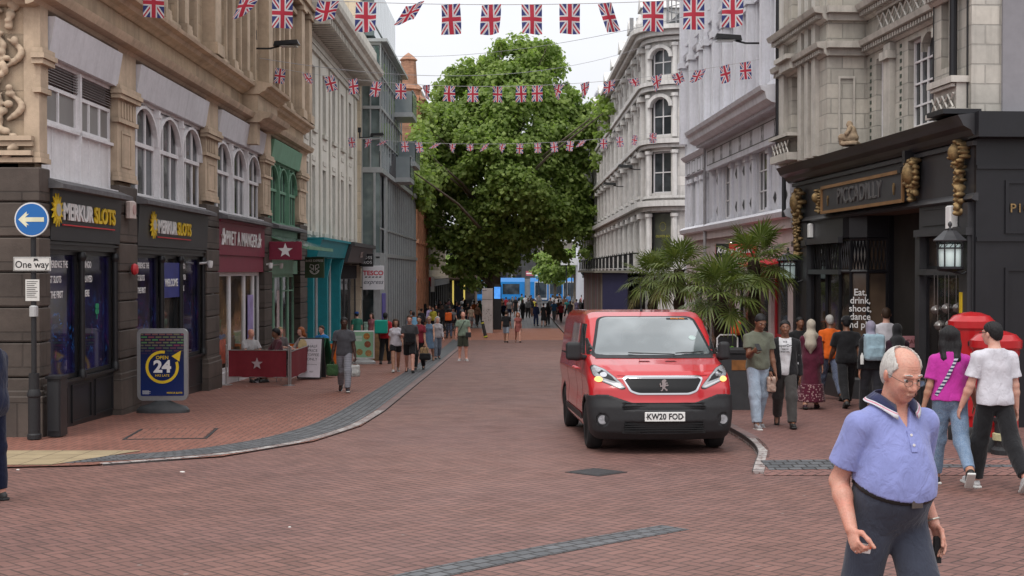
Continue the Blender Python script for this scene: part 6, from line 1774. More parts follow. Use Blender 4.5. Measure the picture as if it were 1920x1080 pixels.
 for x0,z0 in ((cx+.9,9.3),(cx+.9,7.0),(cx+.3,12.0)):
  for k in range(22): S.ell((x0+rd.uniform(-.35,.35),cy-R-.02,z0+rd.uniform(-.35,.3)),(.10,.07,.09),.03)
 v,f = S.mesh(.035); np_mesh('carved_panels', v, f, STT, root)
 hd = empty('row', (0,0,0)); hd.parent = root
 for i,o_ in enumerate(ops):
  w = window(hd, o_[0],o_[1],o_[2],o_[3], .15, WPAINT, GLS, 2 if o_[2] < 8 else 1, 2, .07, .05, arch=(o_[3]-.45) if o_[2] > 8 else None); w.parent = root; w.matrix_local = M.copy()
 bpy.data.objects.remove(hd)
 # iron balconies
 b0 = MB()
 IR = mat('black_ironwork', (.018,.018,.02), .5, .1)
 def balc():
  b = MB(); b.box(-.85,.85,-.50,0,1.98,2.06); b.box(-.85,.85,-.50,-.46,2.78,2.83)
  for k in range(12): x = -.82+k*.149; b.box(x-.012,x+.012,-.49,-.47,2.06,2.8)
  for s in (-1,1): b.box(s*.85-.02,s*.85+.02,-.50,0,2.78,2.83); b.box(s*.85-.02,s*.85+.02,-.5,-.46,2.06,2.9); b.tube([(s*.6,0,1.5),(s*.6,-.3,1.7),(s*.6,-.42,1.97)],.035,5)
  for k in range(5): x = -.68+k*.34; b.tube([(x+.10*cos(t*pi/4),-.48,2.42+.13*sin(t*pi/4)) for t in range(9)],.012,4)
  return b.build('balcony', IR, root)
 bb = balc(); bb.matrix_local = M@Matrix.Translation((ds[0],0,0))
 for u in ds[1:]: c = bb.copy(); COL.objects.link(c); c.parent = root; c.matrix_local = M@Matrix.Translation((u,0,0))
 # shops under the balconies
 m = MB(M); wall(m, 0, L, -2.3, 1.9, [(u-1.3,u+1.3,-2.0,1.3) for u in ds], .1, .3); m.box(0,L,-.2,.1,1.35,1.85)
 m.build('shop_floor', mat('dark_shop_front',(.06,.055,.05),.5,.2,1), root)
 m = MB(M); m.quad((0,.35,-2.2),(L,.35,-2.2),(L,.35,1.5),(0,.35,1.5)); m.build('shop_glazing', GLSH, root)
 # attic, dormers and rooftop scaffold
 m = MB(M); m.prism([(.5,13.1),(3.5,16.0),(9,16.0),(9,13.1)],'x',.1,L-1); m.build('mansard_roof', mat('slate',(.10,.105,.11),.6,.2,4), root)
 m = MB(M)
 for u in ds[::2]: m.box(u-.7,u+.7,.3,2.5,13.2,15.2); m.prism([(u-.85,15.2),(u+.85,15.2),(u,15.9)],'y',.2,2.6)
 for u in (6,18,30,42): m.box(u-.8,u+.8,3,4.2,14,18); m.box(u-.9,u+.9,2.9,4.3,17.6,17.8)
 build_by(m, 'dormer', STT, root, lambda x,y,z: (round(y*2), z > 13 and x > X+2.8))
 m = MB()
 for a in np.linspace(0,2*pi,14): m.tube([(cx+.8+1.3*cos(a),cy+1.2+1.3*sin(a),13.2),(cx+.8+1.3*cos(a),cy+1.2+1.3*sin(a),15.2)],.03,4)
 for z in (13.8,14.5,15.1): m.tube([(cx+.8+1.3*cos(a),cy+1.2+1.3*sin(a),z) for a in np.linspace(0,2*pi,20)],.025,4)
 for dx in (0,.35,.7): m.box(X-.2+dx,X+dx,67,67.1,13.3,15.0)
 m.tube([(X-.3,67,13.0),(X+1.5,67,13.1)],.04,5); build_by(m, 'roof_railing', mat('galvanised',(.35,.35,.36),.5,metal=.4), root, lambda x,y,z: y > 66)
 m = MB(); m.box(cx+.35,cx+1.15,cy-R-.06,cy-R-.02,3.0,3.42); s = m.build('blue_sign', mat('blue_sign',(.05,.06,.20),.5,.3,20), root)
 # neighbour beyond
 r2 = empty('mansard_building', (0,0,0), 0, 'white building with a glazed mansard top rising behind the far end of the stucco row', 'building')
 m = MB(); m.box(6.9,16,113,140,-2.2,15.5); m.box(6.6,16,112.8,140,15.5,15.9); m.box(7.4,16,114,139,17.6,17.8); m.build('wall', WR, r2)
 m = MB(); m.box(7.6,15.8,114.5,138,15.9,17.6); m.build('mansard_glazing', glassmat('mansard_glass',(.10,.12,.13),.1,.001,.6,(.25,.28,.3)), r2)
 m = MB()
 for d in np.arange(114.5,138,2.4): m.box(7.5,7.6,d,d+.3,15.9,17.6)
 for x in np.arange(7.6,15.6,1.6): m.box(x,x+.25,114.4,114.5,15.9,17.6)
 m.build('glazing_bars', WR, r2)
FRD = mat('dark_frame', (.05,.05,.05), .5, .05)
hotel()
# ------------------------------------------------------------ foliage
def leafmat(name, c1, c2, trans=.35, rough=.5):
 m, N, b = newmat(name); nt = m.node_tree
 g = N.new('ShaderNodeNewGeometry'); tc = N.new('ShaderNodeTexCoord').outputs['Object']
 r = g.outputs['Random Per Island']; n = N.noise(tc, .45, 3, .6)
 c = N.mix(r, c1, c2); c = N.mix(N.math('MULTIPLY', N.ramp(n, .35, .65), .5), c, N.mix(1.0, c, (.55,.65,.5), 'MULTIPLY'))
 N.put(b, 'Base Color', c); b.inputs['Roughness'].default_value = rough; b.inputs['Specular IOR Level'].default_value = .35
 t = N.new('ShaderNodeBsdfTranslucent'); N.put(t, 'Color', N.mix(1.0, c, (1.15,1.3,.75), 'MULTIPLY'))
 mx = N.new('ShaderNodeMixShader'); mx.inputs[0].default_value = trans
 nt.links.new(b.outputs[0], mx.inputs[1]); nt.links.new(t.outputs[0], mx.inputs[2])
 nt.links.new(mx.outputs[0], nt.nodes['Material Output'].inputs['Surface'])
 return m
LEAF = leafmat('plane_tree_leaf', (.175,.25,.065), (.40,.49,.16), .52)
BARK = mat('plane_bark', (.15,.125,.095), .85, .35, 4, .02, 9)
def leaves_mesh(name, C, Nn, size, m, parent, seed=1):
 """C: leaf centres, Nn: preferred normals -> one mesh of small bent leaves"""
 rng = np.random.default_rng(seed); n = len(C)
 nn = Nn+rng.normal(0,.55,(n,3)); nn /= np.linalg.norm(nn,axis=1)[:,None]
 a = rng.normal(0,1,(n,3)); a -= (a*nn).sum(1)[:,None]*nn; a /= np.linalg.norm(a,axis=1)[:,None]; b = np.cross(nn,a)
 s = size*rng.uniform(.6,1.25,n)[:,None]
 # lobed leaf: 5 points folded on the midrib
 pts = [a*-.5, a*-.05+b*.52-nn*.10, a*.32+b*.30, a*.62, a*.32-b*.30, a*-.05-b*.52-nn*.10]
 V = np.stack([C+p*s for p in pts],1).reshape(-1,3)
 k = np.arange(n)[:,None]*6
 F = np.concatenate([k+np.array([[0,1,2,3]]), k+np.array([[0,3,4,5]])],0)
 return np_mesh(name, V, F, m, parent, smooth=False)
def in_poly(x, y, P):
 c = np.zeros(x.shape, bool); n = len(P)
 for i in range(n):
  (x1,y1),(x2,y2) = P[i],P[(i+1)%n]
  with np.errstate(all='ignore'): c ^= ((y1 > y) != (y2 > y)) & (x < (x2-x1)*(y-y1)/(y2-y1+1e-12)+x1)
 return c
def big_tree():
 D = 97.0; bx = px(925,D); gzz = gz(D)
 root = empty('plane_tree', (bx,D,gzz), 0, 'huge leafy green plane tree filling the end of the street', 'tree')
 out = [(985,80),(1030,88),(1048,130),(1060,180),(1085,205),(1130,195),(1134,235),(1112,290),(1098,330),(1110,370),(1112,420),(1092,468),(1045,488),(985,480),(940,500),(900,528),(868,520),(845,500),(815,488),(806,440),(812,390),(790,370),(766,320),(776,280),(794,240),(812,190),(832,160),(862,135),(900,128),(925,105),(950,88)]
 rng = np.random.default_rng(11); cl = []; PA = np.array(out, float); cen = PA.mean(0)
 def place(x, y, r, t):
  # depth within the crown, kept clear of the buildings on both sides of the street
  d = min(D+t, 14300/max(abs(x-960), 60)-r*.8); cl.append((px(x,d)-bx, d-D, pz(y,d)-gzz, r))
 while len(cl) < 470:
  x = rng.uniform(PA[:,0].min(), PA[:,0].max()); y = rng.uniform(PA[:,1].min(), PA[:,1].max())
  if not in_poly(np.array([x]),np.array([y]),out)[0]: continue
  dd = np.min(np.hypot(PA[:,0]-x, PA[:,1]-y))/25; R = min(dd*1.5+.6, 7.5); t = rng.uniform(-1,1)
  r = rng.uniform(.65,1.4); r = max(.42, min(r, dd*1.1)); place(x, y, r, -R*abs(t)**.4 if t < .45 else R*abs(t)**.5)
 for k in range(130):       # sprigs that break the outline
  i = rng.integers(len(PA)); q = PA[i]+(PA[(i+1)%len(PA)]-PA[i])*rng.random(); o = q-cen; q = q+o/np.linalg.norm(o)*rng.uniform(-6,15); place(q[0], q[1], rng.uniform(.26,.55), rng.uniform(-3,1))
 C = []; Nn = []
 for (x,y,z,r) in cl:
  n = int(285*(r/1.1)**2)
  d = rng.normal(0,1,(n,3)); d /= np.linalg.norm(d,axis=1)[:,None]
  d[:,2] = np.where(rng.random(n) < .3, d[:,2], np.abs(d[:,2])-.15)
  rr = r*rng.uniform(.35,1.15,n)[:,None]
  C.append(np.array((x,y,z))+d*rr*np.array((1.05,1.05,.92))+rng.normal(0,.12,(n,3))); Nn.append(d*.8+np.array((0,-.15,.6)))
 C = np.concatenate(C); Nn = np.concatenate(Nn)
 leaves_mesh('crown', C, Nn, .28, LEAF, root, 3)
 m = MB(); m.tube([(0,0,-.2),(0,0,1),(.05,0,3.2),(.1,0,5.6),(.5,.2,9),(1.1,0,13),(1.6,0,16.5)], [.75,.58,.50,.46,.36,.2,.05], 12)
 m.build('trunk', BARK, root, smooth=True)
 idx = rng.choice(len(cl), 70, replace=False); m = MB()
 for i in idx:
  x,y,z,r = cl[i]; z0 = max(2.8, min(z*.62, 12)); t = (z0-5.6)/10; st = Vector((max(0,t)*1.2, 0, z0)); en = Vector((x,y,z)); md = st.lerp(en,.5)+Vector((0,0,.5))
  m.tube([st,md,en],[.17,.09,.03],5)
 m.build('limbs', BARK, root, smooth=True)
big_tree()
def small_tree(x, D, h, r, seed, label, trunk=.16):
 g = gz(D); root = empty('street_tree', (x,D,g), 0, label, 'tree', 'trees by the tram stop')
 rng = np.random.default_rng(seed); C = []; Nn = []
 for k in range(46):
  d = rng.normal(0,1,3); d /= np.linalg.norm(d); c = np.array((0,0,h-r))+d*r*rng.uniform(.3,.95)*np.array((1,1,.8)); q = rng.uniform(.5,.9)
  n = 110; e = rng.normal(0,1,(n,3)); e /= np.linalg.norm(e,axis=1)[:,None]; C.append(c+e*q*rng.uniform(.5,1.1,n)[:,None]*np.array((1.1,1.1,.7))); Nn.append(e+np.array((0,0,.6)))
 leaves_mesh('crown', np.concatenate(C), np.concatenate(Nn), .34, LEAF, root, seed)
 m = MB(); m.tube([(0,0,-.1),(.05,0,h*.3),(-.05,0,h*.6),(.05,0,h*.85)],[trunk*1.3,trunk,trunk*.7,.04],8); m.build('trunk', BARK, root, smooth=True)
small_tree(px(1040,150),150,7.2,2.6,21,'dark slender tree just right of the tram middle'); small_tree(px(1078,146),146,7.6,2.4,22,'slender tree behind the white stop canopy',.2); small_tree(px(880,152),152,7.5,3.0,23,'small tree half hidden behind the big plane tree')

PALM = leafmat('palm_leaf', (.085,.125,.028), (.19,.225,.065), .3, .4); PALMD = leafmat('palm_leaf_dry', (.16,.13,.05), (.24,.20,.08), .2, .6)
FIB = mat('palm_fibre', (.055,.038,.026), .95, .45, 22, .03, 40)
def fan(mb, base, dirn, L, R, rnd, droop=.35):
 """one fan leaf: stalk, then narrow blades radiating from its tip"""
 d = Vector(dirn).normalized(); up = Vector((0,0,1)); side = d.cross(up); side = side.normalized() if side.length > .05 else Vector((1,0,0)); nrm = side.cross(d)
 tip = Vector(base)+d*L+Vector((0,0,-L*.12)); mb.tube([base, Vector(base)+d*L*.5+Vector((0,0,L*.02)), tip],[.014,.010,.008],4,mi=0)
 dd = (d+Vector((0,0,-.45*droop))).normalized(); nrm = side.cross(dd)
 n = 28
 for k in range(n):
  a = radians(-150+300*k/(n-1)); e = dd*cos(a)+side*sin(a)
  r = R*(.82+.22*cos(a))*rnd.uniform(.88,1.05); w = r*.045
  q = e.cross(nrm).normalized()*w; f = nrm*(.018 if k%2 else -.010)
  m1 = tip+e*r*.55+f; t1 = tip+e*r+Vector((0,0,-r*droop*rnd.uniform(.15,.65)))
  mb.add([tip, m1+q, t1, m1-q], [(0,1,2,3)], 0)
def palm(px_, D, ytop, h_crown, R, nf, seed, label, tr=.13, box=True):
 x = px(px_+12, D); g = gz(D)+.10; root = empty('palm_tree', (x,D,g), 0, label, 'palm tree', 'palms in planters on the right pavement')
 rd = random.Random(seed); zc = pz(ytop,D)-g
 m = MB(); n = 14; m.tube([(0.02*sin(i*1.3),0.02*cos(i),.45+(zc-.45)*i/n) for i in range(n+1)], [tr*(1.15 if i%2 else .92) for i in range(n+1)], 12)
 for i in range(60):
  a = rd.uniform(0,2*pi); z = rd.uniform(.6,zc); m.add([(tr*.8*cos(a-.3),tr*.8*sin(a-.3),z-.05),(tr*.8*cos(a+.3),tr*.8*sin(a+.3),z-.05),(tr*1.7*cos(a),tr*1.7*sin(a),z+.10)],[(0,1,2)])
 m.build('trunk', FIB, root)
 m = MB(); md = MB()
 for i in range(nf):
  t = i/(nf-1.0); el = radians(78-115*t+rd.uniform(-8,8)); az = i*2.399+rd.uniform(-.2,.2)
  d = (cos(az)*cos(el), sin(az)*cos(el), sin(el))
  (md if t > .93 else m)and fan(md if t > .93 else m, (0,0,zc+.02-.12*t), d, R*.55*rd.uniform(.85,1.1), R*.55, rd, .25+.6*t)
 m.build('crown', PALM, root); md.build('dry_leaves', PALMD, root)
 pl = empty('planter', (x,D,g), 0, label.replace('palm','dark square planter under the palm') if False else 'dark square planter box holding '+('the palm nearest the bin' if seed == 2 else 'the tallest palm' if seed == 1 else 'the wide palm behind the van roof' if seed == 3 else 'the farthest palm'), 'planter', 'palm planters')
 b = MB(); b.cbox(-.38,.38,-.38,.38,0,.62,.03); b.box(-.41,.41,-.41,.41,.58,.64); b.build('box', CHARC, pl); s = MB(); s.box(-.36,.36,-.36,.36,.642,.66); s.build('soil', mat('soil',(.04,.03,.022),.95,.3,20), pl)
palm(1403,28,488,2.9,1.02,26,1,'tall palm tree with a dark fibrous trunk just left of the arcade lantern')
palm(1340,26,548,2.3,.98,26,2,'palm tree with low spreading fans right of the van roof')
palm(1262,32,505,2.5,.98,26,3,'wide bushy palm tree rising behind the middle of the van')
palm(1212,36,520,2.5,.98,26,4,'farthest palm tree above the left part of the van roof')

# ------------------------------------------------------------ bunting
def flagmat():
 m, N, b = newmat('union_flag'); uv = N.new('ShaderNodeTexCoord').outputs['UV']
 u, v, _ = N.xyz(uv); W, H = 1.0, 1.45        # hangs upright: v along the long side
 x = N.math('MULTIPLY', N.math('SUBTRACT', u, .5), W); y = N.math('MULTIPLY', N.math('SUBTRACT', v, .5), H)
 ax = N.math('ABSOLUTE', x); ay = N.math('ABSOLUTE', y)
 cr = N.math('MINIMUM', ax, ay); L = sqrt(W*W+H*H)
 dg = N.math('DIVIDE', N.math('ABSOLUTE', N.math('SUBTRACT', N.math('MULTIPLY', ax, H), N.math('MULTIPLY', ay, W))), L)
 c = N.mix(N.math('LESS_THAN', dg, .105), (.045,.06,.22), (.76,.76,.78))
 c = N.mix(N.math('LESS_THAN', dg, .036), c, (.56,.045,.075))
 c = N.mix(N.math('LESS_THAN', cr, .165), c, (.76,.76,.78)); c = N.mix(N.math('LESS_THAN', cr, .098), c, (.56,.045,.075))
 N.put(b, 'Base Color', c); b.inputs['Roughness'].default_value = .7
 t = N.new('ShaderNodeBsdfTranslucent'); N.put(t, 'Color', c); mx = N.new('ShaderNodeMixShader'); mx.inputs[0].default_value = .45
 nt = m.node_tree; nt.links.new(b.outputs[0], mx.inputs[1]); nt.links.new(t.outputs[0], mx.inputs[2]); nt.links.new(mx.outputs[0], nt.nodes['Material Output'].inputs['Surface'])
 return m
FLAG = flagmat()
def flag_mesh(kind, seed):
 rd = random.Random(seed); n, k = 7, 9; vs = []; uv = []; fs = []; W, H = .36, .52
 p1, p2 = rd.uniform(0,6), rd.uniform(0,6); a = rd.uniform(.02,.05)
 for j in range(k+1):
  for i in range(n+1):
   u, v = i/n, j/k; x = (u-.5)*W; z = -v*H; y = a*sin(u*5+p1+v*3)*(.3+v)
   if kind == 'blown':    # lifted by the wind
    z = -v*H*.50+.04*sin(u*4+p1); y += v*H*.8; x += v*.10*sin(p2)
   if kind == 'folded': x = x*(1-.45*v)+.06*v*sin(p2); y += .08*v*abs(u-.4); z = -v*H*(.75+.2*sin(u*3+p1))
   if kind == 'turned': x = x*.72; y += (u-.5)*W*.66
   vs.append((x,y,z)); uv.append((u,1-v))
 for j in range(k):
  for i in range(n): q = j*(n+1)+i; fs.append((q,q+1,q+n+2,q+n+1))
 me = bpy.data.meshes.new('flag'); me.from_pydata(vs,[],fs); me.materials.append(FLAG); ul = me.uv_layers.new(name='UVMap')
 for lp in me.loops: ul.data[lp.index].uv = uv[lp.vertex_index]
 me.polygons.foreach_set('use_smooth',[True]*len(me.polygons)); return me
FM = {(k,s): flag_mesh(k,s*7+len(k)) for k in ('flat','blown','folded','turned') for s in range(3)}
def bunting(name, A, B, sag, flags, label, scale=1.0):
 """flags = [(fraction along, kind, tilt)]"""
 A, B = Vector(A), Vector(B); root = empty('bunting', A, 0, label, 'bunting', 'strings of flags across the street')
 P = lambda t: A.lerp(B,t)-Vector((0,0,sag*4*t*(1-t)))-A
 m = MB(); m.tube([P(i/40) for i in range(41)], .006, 4); m.build('cord', mat('white_cord',(.45,.45,.46),.7,.05), root)
 ang = atan2(B.y-A.y, B.x-A.x)
 for i,(t,k,tl) in enumerate(flags):
  o = link('flag', FM[(k,i%3)], root, P(t)); o.rotation_euler = (random.Random(i).uniform(-.15,.15), radians(tl), ang+random.Random(i*3).uniform(-.5,.5)); o.scale = (scale,)*3
def frac(xs, A, B):    # where along the string a flag sits
 r = []
 for x in xs:
  lo, hi = 0., 1.
  for _ in range(30):
   t = (lo+hi)/2; q = Vector(A).lerp(Vector(B),t); p = 960+q.x*F/q.y
   lo, hi = (t,hi) if p < x else (lo,t)
  r.append(t)
 return r
A, B = (-7.1,23,pz(-30,23)), (7.0,22.2,pz(-36,22.2)); f1 = frac([290,470,531,617,687,779,845,921,997,1068,1133,1224,1300,1373],A,B)
k1 = ['flat','folded','flat','blown','flat','blown','flat','flat','flat','flat','turned','flat','flat','flat','folded','flat']; t1 = [0,20,0,15,0,-8,0,0,0,0,-18,0,0,0,0,0]
bunting('bunting', A, B, .40, list(zip(f1,k1,t1)), 'nearest string of large union flags across the top of the view')
A, B = (-7.0,38.5,pz(128,38.5)), (6.3,33,pz(112,33)); xs = [527,573,617,662,708,752,800,843,887,933,977,1007,1048,1096,1143,1186,1230,1268,1313,1357,1396]; f2 = frac(xs,A,B)
k2 = ['flat','blown','flat','flat','flat','flat','folded','turned','flat','turned','flat','flat','folded','folded','blown','blown','folded','blown','blown','flat','flat']; t2 = [8,10,-14,-8,10,0,0,0,0,0,0,0,8,-10,0,15,-15,0,0,-10,0]
bunting('bunting', A, B, .62, list(zip(f2,k2,t2)), 'middle string of union flags crossing in front of the tree top', .84)
A, B = (-7.0,56,pz(258,56)), (6.3,58,pz(250,58)); xs = [659,692,722,759,785,822,849,881,912,943,975,1008,1038,1070,1094,1131,1161,1191,1233,1265]; f3 = frac(xs,A,B)
k3 = ['flat','folded','blown','flat','flat','blown','folded','blown','blown','folded','flat','flat','flat','flat','blown','flat','flat','turned','folded','flat']
bunting('bunting', A, B, .38, [(a,b,(i*37%21)-10) for i,(a,b) in enumerate(zip(f3,k3))], 'farthest string of small union flags across the middle of the tree', .84)
for nm, A, B, s in (('a',(-6.3,62,pz(105,62)),(6.1,40,pz(20,40)),.5),('b',(-7,36,pz(110,36)),(6.3,60,pz(85,60)),.9)):
 m = MB(); a, b = Vector(A), Vector(B); m.tube([a.lerp(b,i/30)-Vector((0,0,s*4*(i/30)*(1-i/30))) for i in range(31)], .008, 4)
 tag(m.build('span_wire', mat('grey_wire',(.30,.30,.32),.6), None), 'thin grey wire strung across the sky from the glass tower' if nm == 'a' else 'thin grey wire strung from the left sandstone front to the rounded corner building', 'wire')

# ------------------------------------------------------------ far end: tram, stop, backdrop
def tram():
 D = 165.0; g = gz(D); root = empty('tram', (0,D,g), 0, 'long blue tram standing across the far end of the street', 'tram')
 BL = mat('tram_blue', (.02,.22,.60), .3, .06, 2, coat=.6); GRY = mat('bellows_grey', (.20,.21,.22), .6); DW = glassmat('tram_glass',(.02,.03,.04),.06,.001,.7,(.08,.10,.12)); SL = mat('tram_trim',(.45,.47,.50),.35,.05)
 for (a,b) in ((-15.5,-7.2),(-6.6,1.6),(2.3,8.7)):
  m = MB(); m.prism([(-1.2,.35),(-1.32,.6),(-1.32,2.7),(-1.1,3.2),(1.1,3.2),(1.32,2.7),(1.32,.35)],'x',a,b); m.build('carriage', BL, root)
  w = (b-a)
  if b < 5: r = [(.08,.34,0),(.38,.62,1),(.66,.92,0)]
  else: r = [(.10,.32,1),(.36,.62,0),(.66,.88,1)]
  for (p,q,dr) in r:
   x0, x1 = a+w*p, a+w*q
   if dr:
    m = MB(); m.box(x0-.09,x1+.09,-1.37,-1.325,.45,2.75); d = m.build('door', SL, root); m = MB(); m.box(x0,x1,-1.40,-1.375,.7,2.6); m.box((x0+x1)/2-.03,(x0+x1)/2+.03,-1.41,-1.40,.5,2.7); m.build('glass', DW, d)
   else: m = MB(); m.box(x0,x1,-1.345,-1.325,1.15,2.45); m.build('window', DW, root)
  m = MB(); m.box(a+.3,b-.3,-1.15,1.1,.05,.35); m.build('skirt', GRY, root)
 for (a,b) in ((-7.2,-6.6),(1.6,2.3)): m = MB(); m.box(a,b,-1.2,1.2,.4,3.05); m.build('bellows', GRY, root)
 m = MB(); m.box(-5,-3,-.6,.6,3.2,3.5); m.box(4,6,-.6,.6,3.2,3.5); m.build('roof_equipment', GRY, root)
tram()
def backdrop():
 st = mat('far_stone', (.22,.20,.18), .8, .2, .6, streak=.2); dk = mat('far_dark', (.05,.05,.052), .6, .3, .8)
 for i,(x0,x1,h,lab,m_) in enumerate(((-24,-9.5,8.6,'dim stone building behind the tree at the far left of the square',st),(-9.3,3.5,7.6,'dark fronted building behind the tram with small lit signs',dk),(3.7,13,6.4,'low pale building beyond the tram at the right',st))):
  root = empty('distant_building', (0,0,0), 0, lab, 'building', 'buildings closing the square'); m = MB(); D = 188+i*2
  ops = [(x,x+1.3,z,z+1.6) for x in np.arange(x0+.6,x1-1.6,2.2) for z in np.arange(3.0,h-1.8,2.6)]
  m2 = MB(Matrix.Translation((0,D,-2.1))); wall(m2, x0, x1, 2.6, h+2.1, [(a,b,c,d) for a,b,c,d in ops], 0, .4); m2.box(x0,x1,.6,12,0,h+2); m2.build('wall', m_, root)
  m2 = MB(Matrix.Translation((0,D,-2.1))); m2.quad((x0,.41,0),(x1,.41,0),(x1,.41,h),(x0,.41,h)); m2.build('glazing', GLSH, root)
  m2 = MB(Matrix.Translation((0,D,-2.1)))
  for x in np.arange(x0,x1,2.6): m2.box(x-.15,x+.15,-.1,.4,0,2.6)
  m2.box(x0,x1,-.3,.4,2.35,2.75); m2.build('shop_frames', st if i else dk, root)
 # lit shop left of the trunk, and little signs
 root = empty('yellow_lit_shop', (0,0,0), 0, 'low shop with tall yellow lit window strips under the tree on the left', 'shop'); D = 128
 m = MB(); m.box(-9.5,-3.6,D,D+6,-2.15,2.6); m.box(-9.6,-3.5,D-.5,D,1.15,1.5); m.build('wall', mat('brown_fascia',(.16,.11,.08),.6,.2,1), root)
 m = MB()
 for x in np.arange(-9.2,-3.8,1.1): m.box(x,x+.16,D-.06,D-.01,-1.9,1.0)
 build_by(m, 'lit_strip', mat('yellow_lit',(.80,.62,.15),.5,.1,2,emit=.5), root, lambda x,y,z: round((x+9.12)/1.1))
 m = MB(); m.box(-9.3,-3.7,D-.03,D-.005,-1.9,1.0); m.build('shop_window', GLSH, root)
 m = MB(); 
 for z in (1.9,2.5): m.box(-9.6,-3.5,D-.5,D-.44,z,z+.08)
 for x in np.arange(-9.6,-3.4,1.5): m.box(x,x+.05,D-.5,D-.44,1.5,2.5)
 m.build('railing', mat('galvanised',(.35,.35,.36),.5,metal=.4), root)
 for i,(x,y,w,h,c,lab) in enumerate(((852,497,6,9,(.55,.60,.30),'small green and white hanging sign among the leaves left of the trunk'),(905,505,8,7,(.6,.6,.58),'small white hanging sign beside the trunk'),(986,508,14,9,(.45,.10,.14),'small dark red shop sign above the tram'),(1003,512,11,8,(.10,.30,.32),'small teal shop sign above the tram'),(1026,503,9,16,(.62,.62,.60),'white upright banner above the tram'))):
  Dd = 140 if x < 920 else 182; m = MB(); s = Dd/F; m.box(px(x,Dd),px(x+w,Dd),Dd-.05,Dd,pz(y+h,Dd),pz(y,Dd)); b = m.build('hanging_sign', mat('sign_col_%d'%i,c,.5,.25,3), None); tag(b, lab, 'sign')
  m = MB(); m.box(px(x,Dd)+.08,px(x+w,Dd)-.08,Dd-.07,Dd-.052,pz(y+h*.65,Dd),pz(y+h*.4,Dd)); m.build('panel', WHT if i not in (0,1,4) else BLKF, b)
 for i,x in enumerate((855,878,960,1010,1030,1049,1063,1072)):
  Dd = 150+(i*7)%20; m = MB(); hgt = 5.2+(i%3)*.9; m.tube([(px(x,Dd),Dd,gz(Dd)),(px(x,Dd),Dd,gz(Dd)+hgt)],[.09,.05],8); m.box(px(x,Dd)-.14,px(x,Dd)+.14,Dd-.14,Dd+.14,gz(Dd),gz(Dd)+.5)
  tag(m.build('lamp_post', IRON if i%2 else mat('galvanised',(.35,.35,.36),.5), None), ['thin dark post','pale slender post'][(i+1)%2]+' standing near the tram, '+('counted %s from the left'%['first','second','third','fourth','fifth','sixth','seventh','eighth'][i]), 'post', 'posts around the tram stop')
 root = empty('stop_canopy', (0,0,0), 0, 'flat white canopy on thin posts beside the tram end', 'canopy'); D = 138
 m = MB(); m.box(px(1052,D),px(1096,D),D-1.2,D+1.2,pz(497,D),pz(484,D)); m.build('roof', mat('canopy_white',(.72,.73,.74),.4,.05), root)
 m = MB()
 for x in (1062,1088): m.box(px(x,D)-.06,px(x,D)+.06,D-.06,D+.06,gz(D),pz(497,D))
 m.build('post', IRON, root)
 m = MB(); m.box(px(1089,D)-.15,px(1089,D)+.15,D-1.35,D-1.22,pz(538,D),pz(520,D)); m.build('blue_flag_sign', mat('stop_blue',(.03,.30,.65),.4), root)
 # striped kiosk with navy end
 root = empty('kiosk', (0,0,0), 0, 'tall timber striped kiosk with a navy end panel beyond the van', 'kiosk')
 m = MB(); D0, D1 = 58, 72; x0, x1 = 4.02, 5.15
 m.box(x0+.02,x1,D0+.02,D1,gz(D1),pz(508,D0)-.1); m.build('walls', mat('kiosk_grey',(.10,.095,.09),.7), root)
 cols = [(.17,.14,.11),(.11,.10,.095),(.20,.12,.09),(.14,.13,.12),(.22,.20,.22),(.13,.11,.09),(.25,.12,.14),(.10,.10,.11)]
 for k in range(24):
  m = MB(); d = D0+k*(D1-D0)/24; m.box(x0-.03,x0+.02,d+.02,d+(D1-D0)/24-.02,gz(D1)+.02,pz(508,D0)-.12); m.build('board', mat('kiosk_board_%d'%(k%8),cols[k%8],.75,.2,3), root)
 m = MB(); m.box(x0+.03,x1+.02,D0-.05,D0+.015,gz(D0)+.1,pz(508,D0)-.1); m.build('navy_panel', mat('navy_panel',(.022,.022,.060),.5,.1,1), root)
 m = MB(); m.prism([(D0-.35,pz(508,D0)-.08),(D1,pz(508,D0)-.08),(D1,pz(508,D0)+.02),(D0-.35,pz(508,D0)+.02)],'x',x0-.35,x1+.2); m.build('roof', mat('kiosk_roof',(.16,.15,.12),.6), root)
 # stone monolith, screen totem, leaning bollard
 D = 85; m = MB(); x0, x1 = px(904,D), px(924,D); m.cbox(x0,x1,D,D+.35,gz(D)-.05,pz(541,D),.02)
 b = tag(m.build('stone_monolith', mat('pale_monolith',(.45,.41,.40),.8,.12,2,streak=.12), None), 'pale stone slab standing upright at the middle of the square', 'monument')
 m = MB(); m.box(x0+.02,x1-.02,D-.012,D-.003,pz(562,D),pz(561,D)); m.box(x0+.03,x1-.4,D-.012,D-.003,pz(545,D),pz(544,D))
 rd = random.Random(3)
 for k in range(26): a, c = rd.uniform(x0+.1,x1-.1), rd.uniform(pz(602,D),pz(578,D)); m.box(a-.02,a+.02,D-.012,D-.003,c-.02,c+.015)
 m.build('engraving', mat('engraved',(.16,.14,.14),.8), b)
 D = 90; m = MB(); x0, x1 = px(925,D), px(940,D); m.cbox(x0,x1,D,D+.2,gz(D),pz(534,D),.03); b = tag(m.build('screen_totem', BLKF, None), 'black totem with a lit blue advertising screen beside the stone slab', 'advert screen')
 m = MB(); m.box(x0+.06,x1-.06,D-.02,D-.004,pz(560,D),pz(538,D)); m.build('screen', mat('screen_blue',(.08,.30,.85),.3,.6,2.5,emit=.8), b)
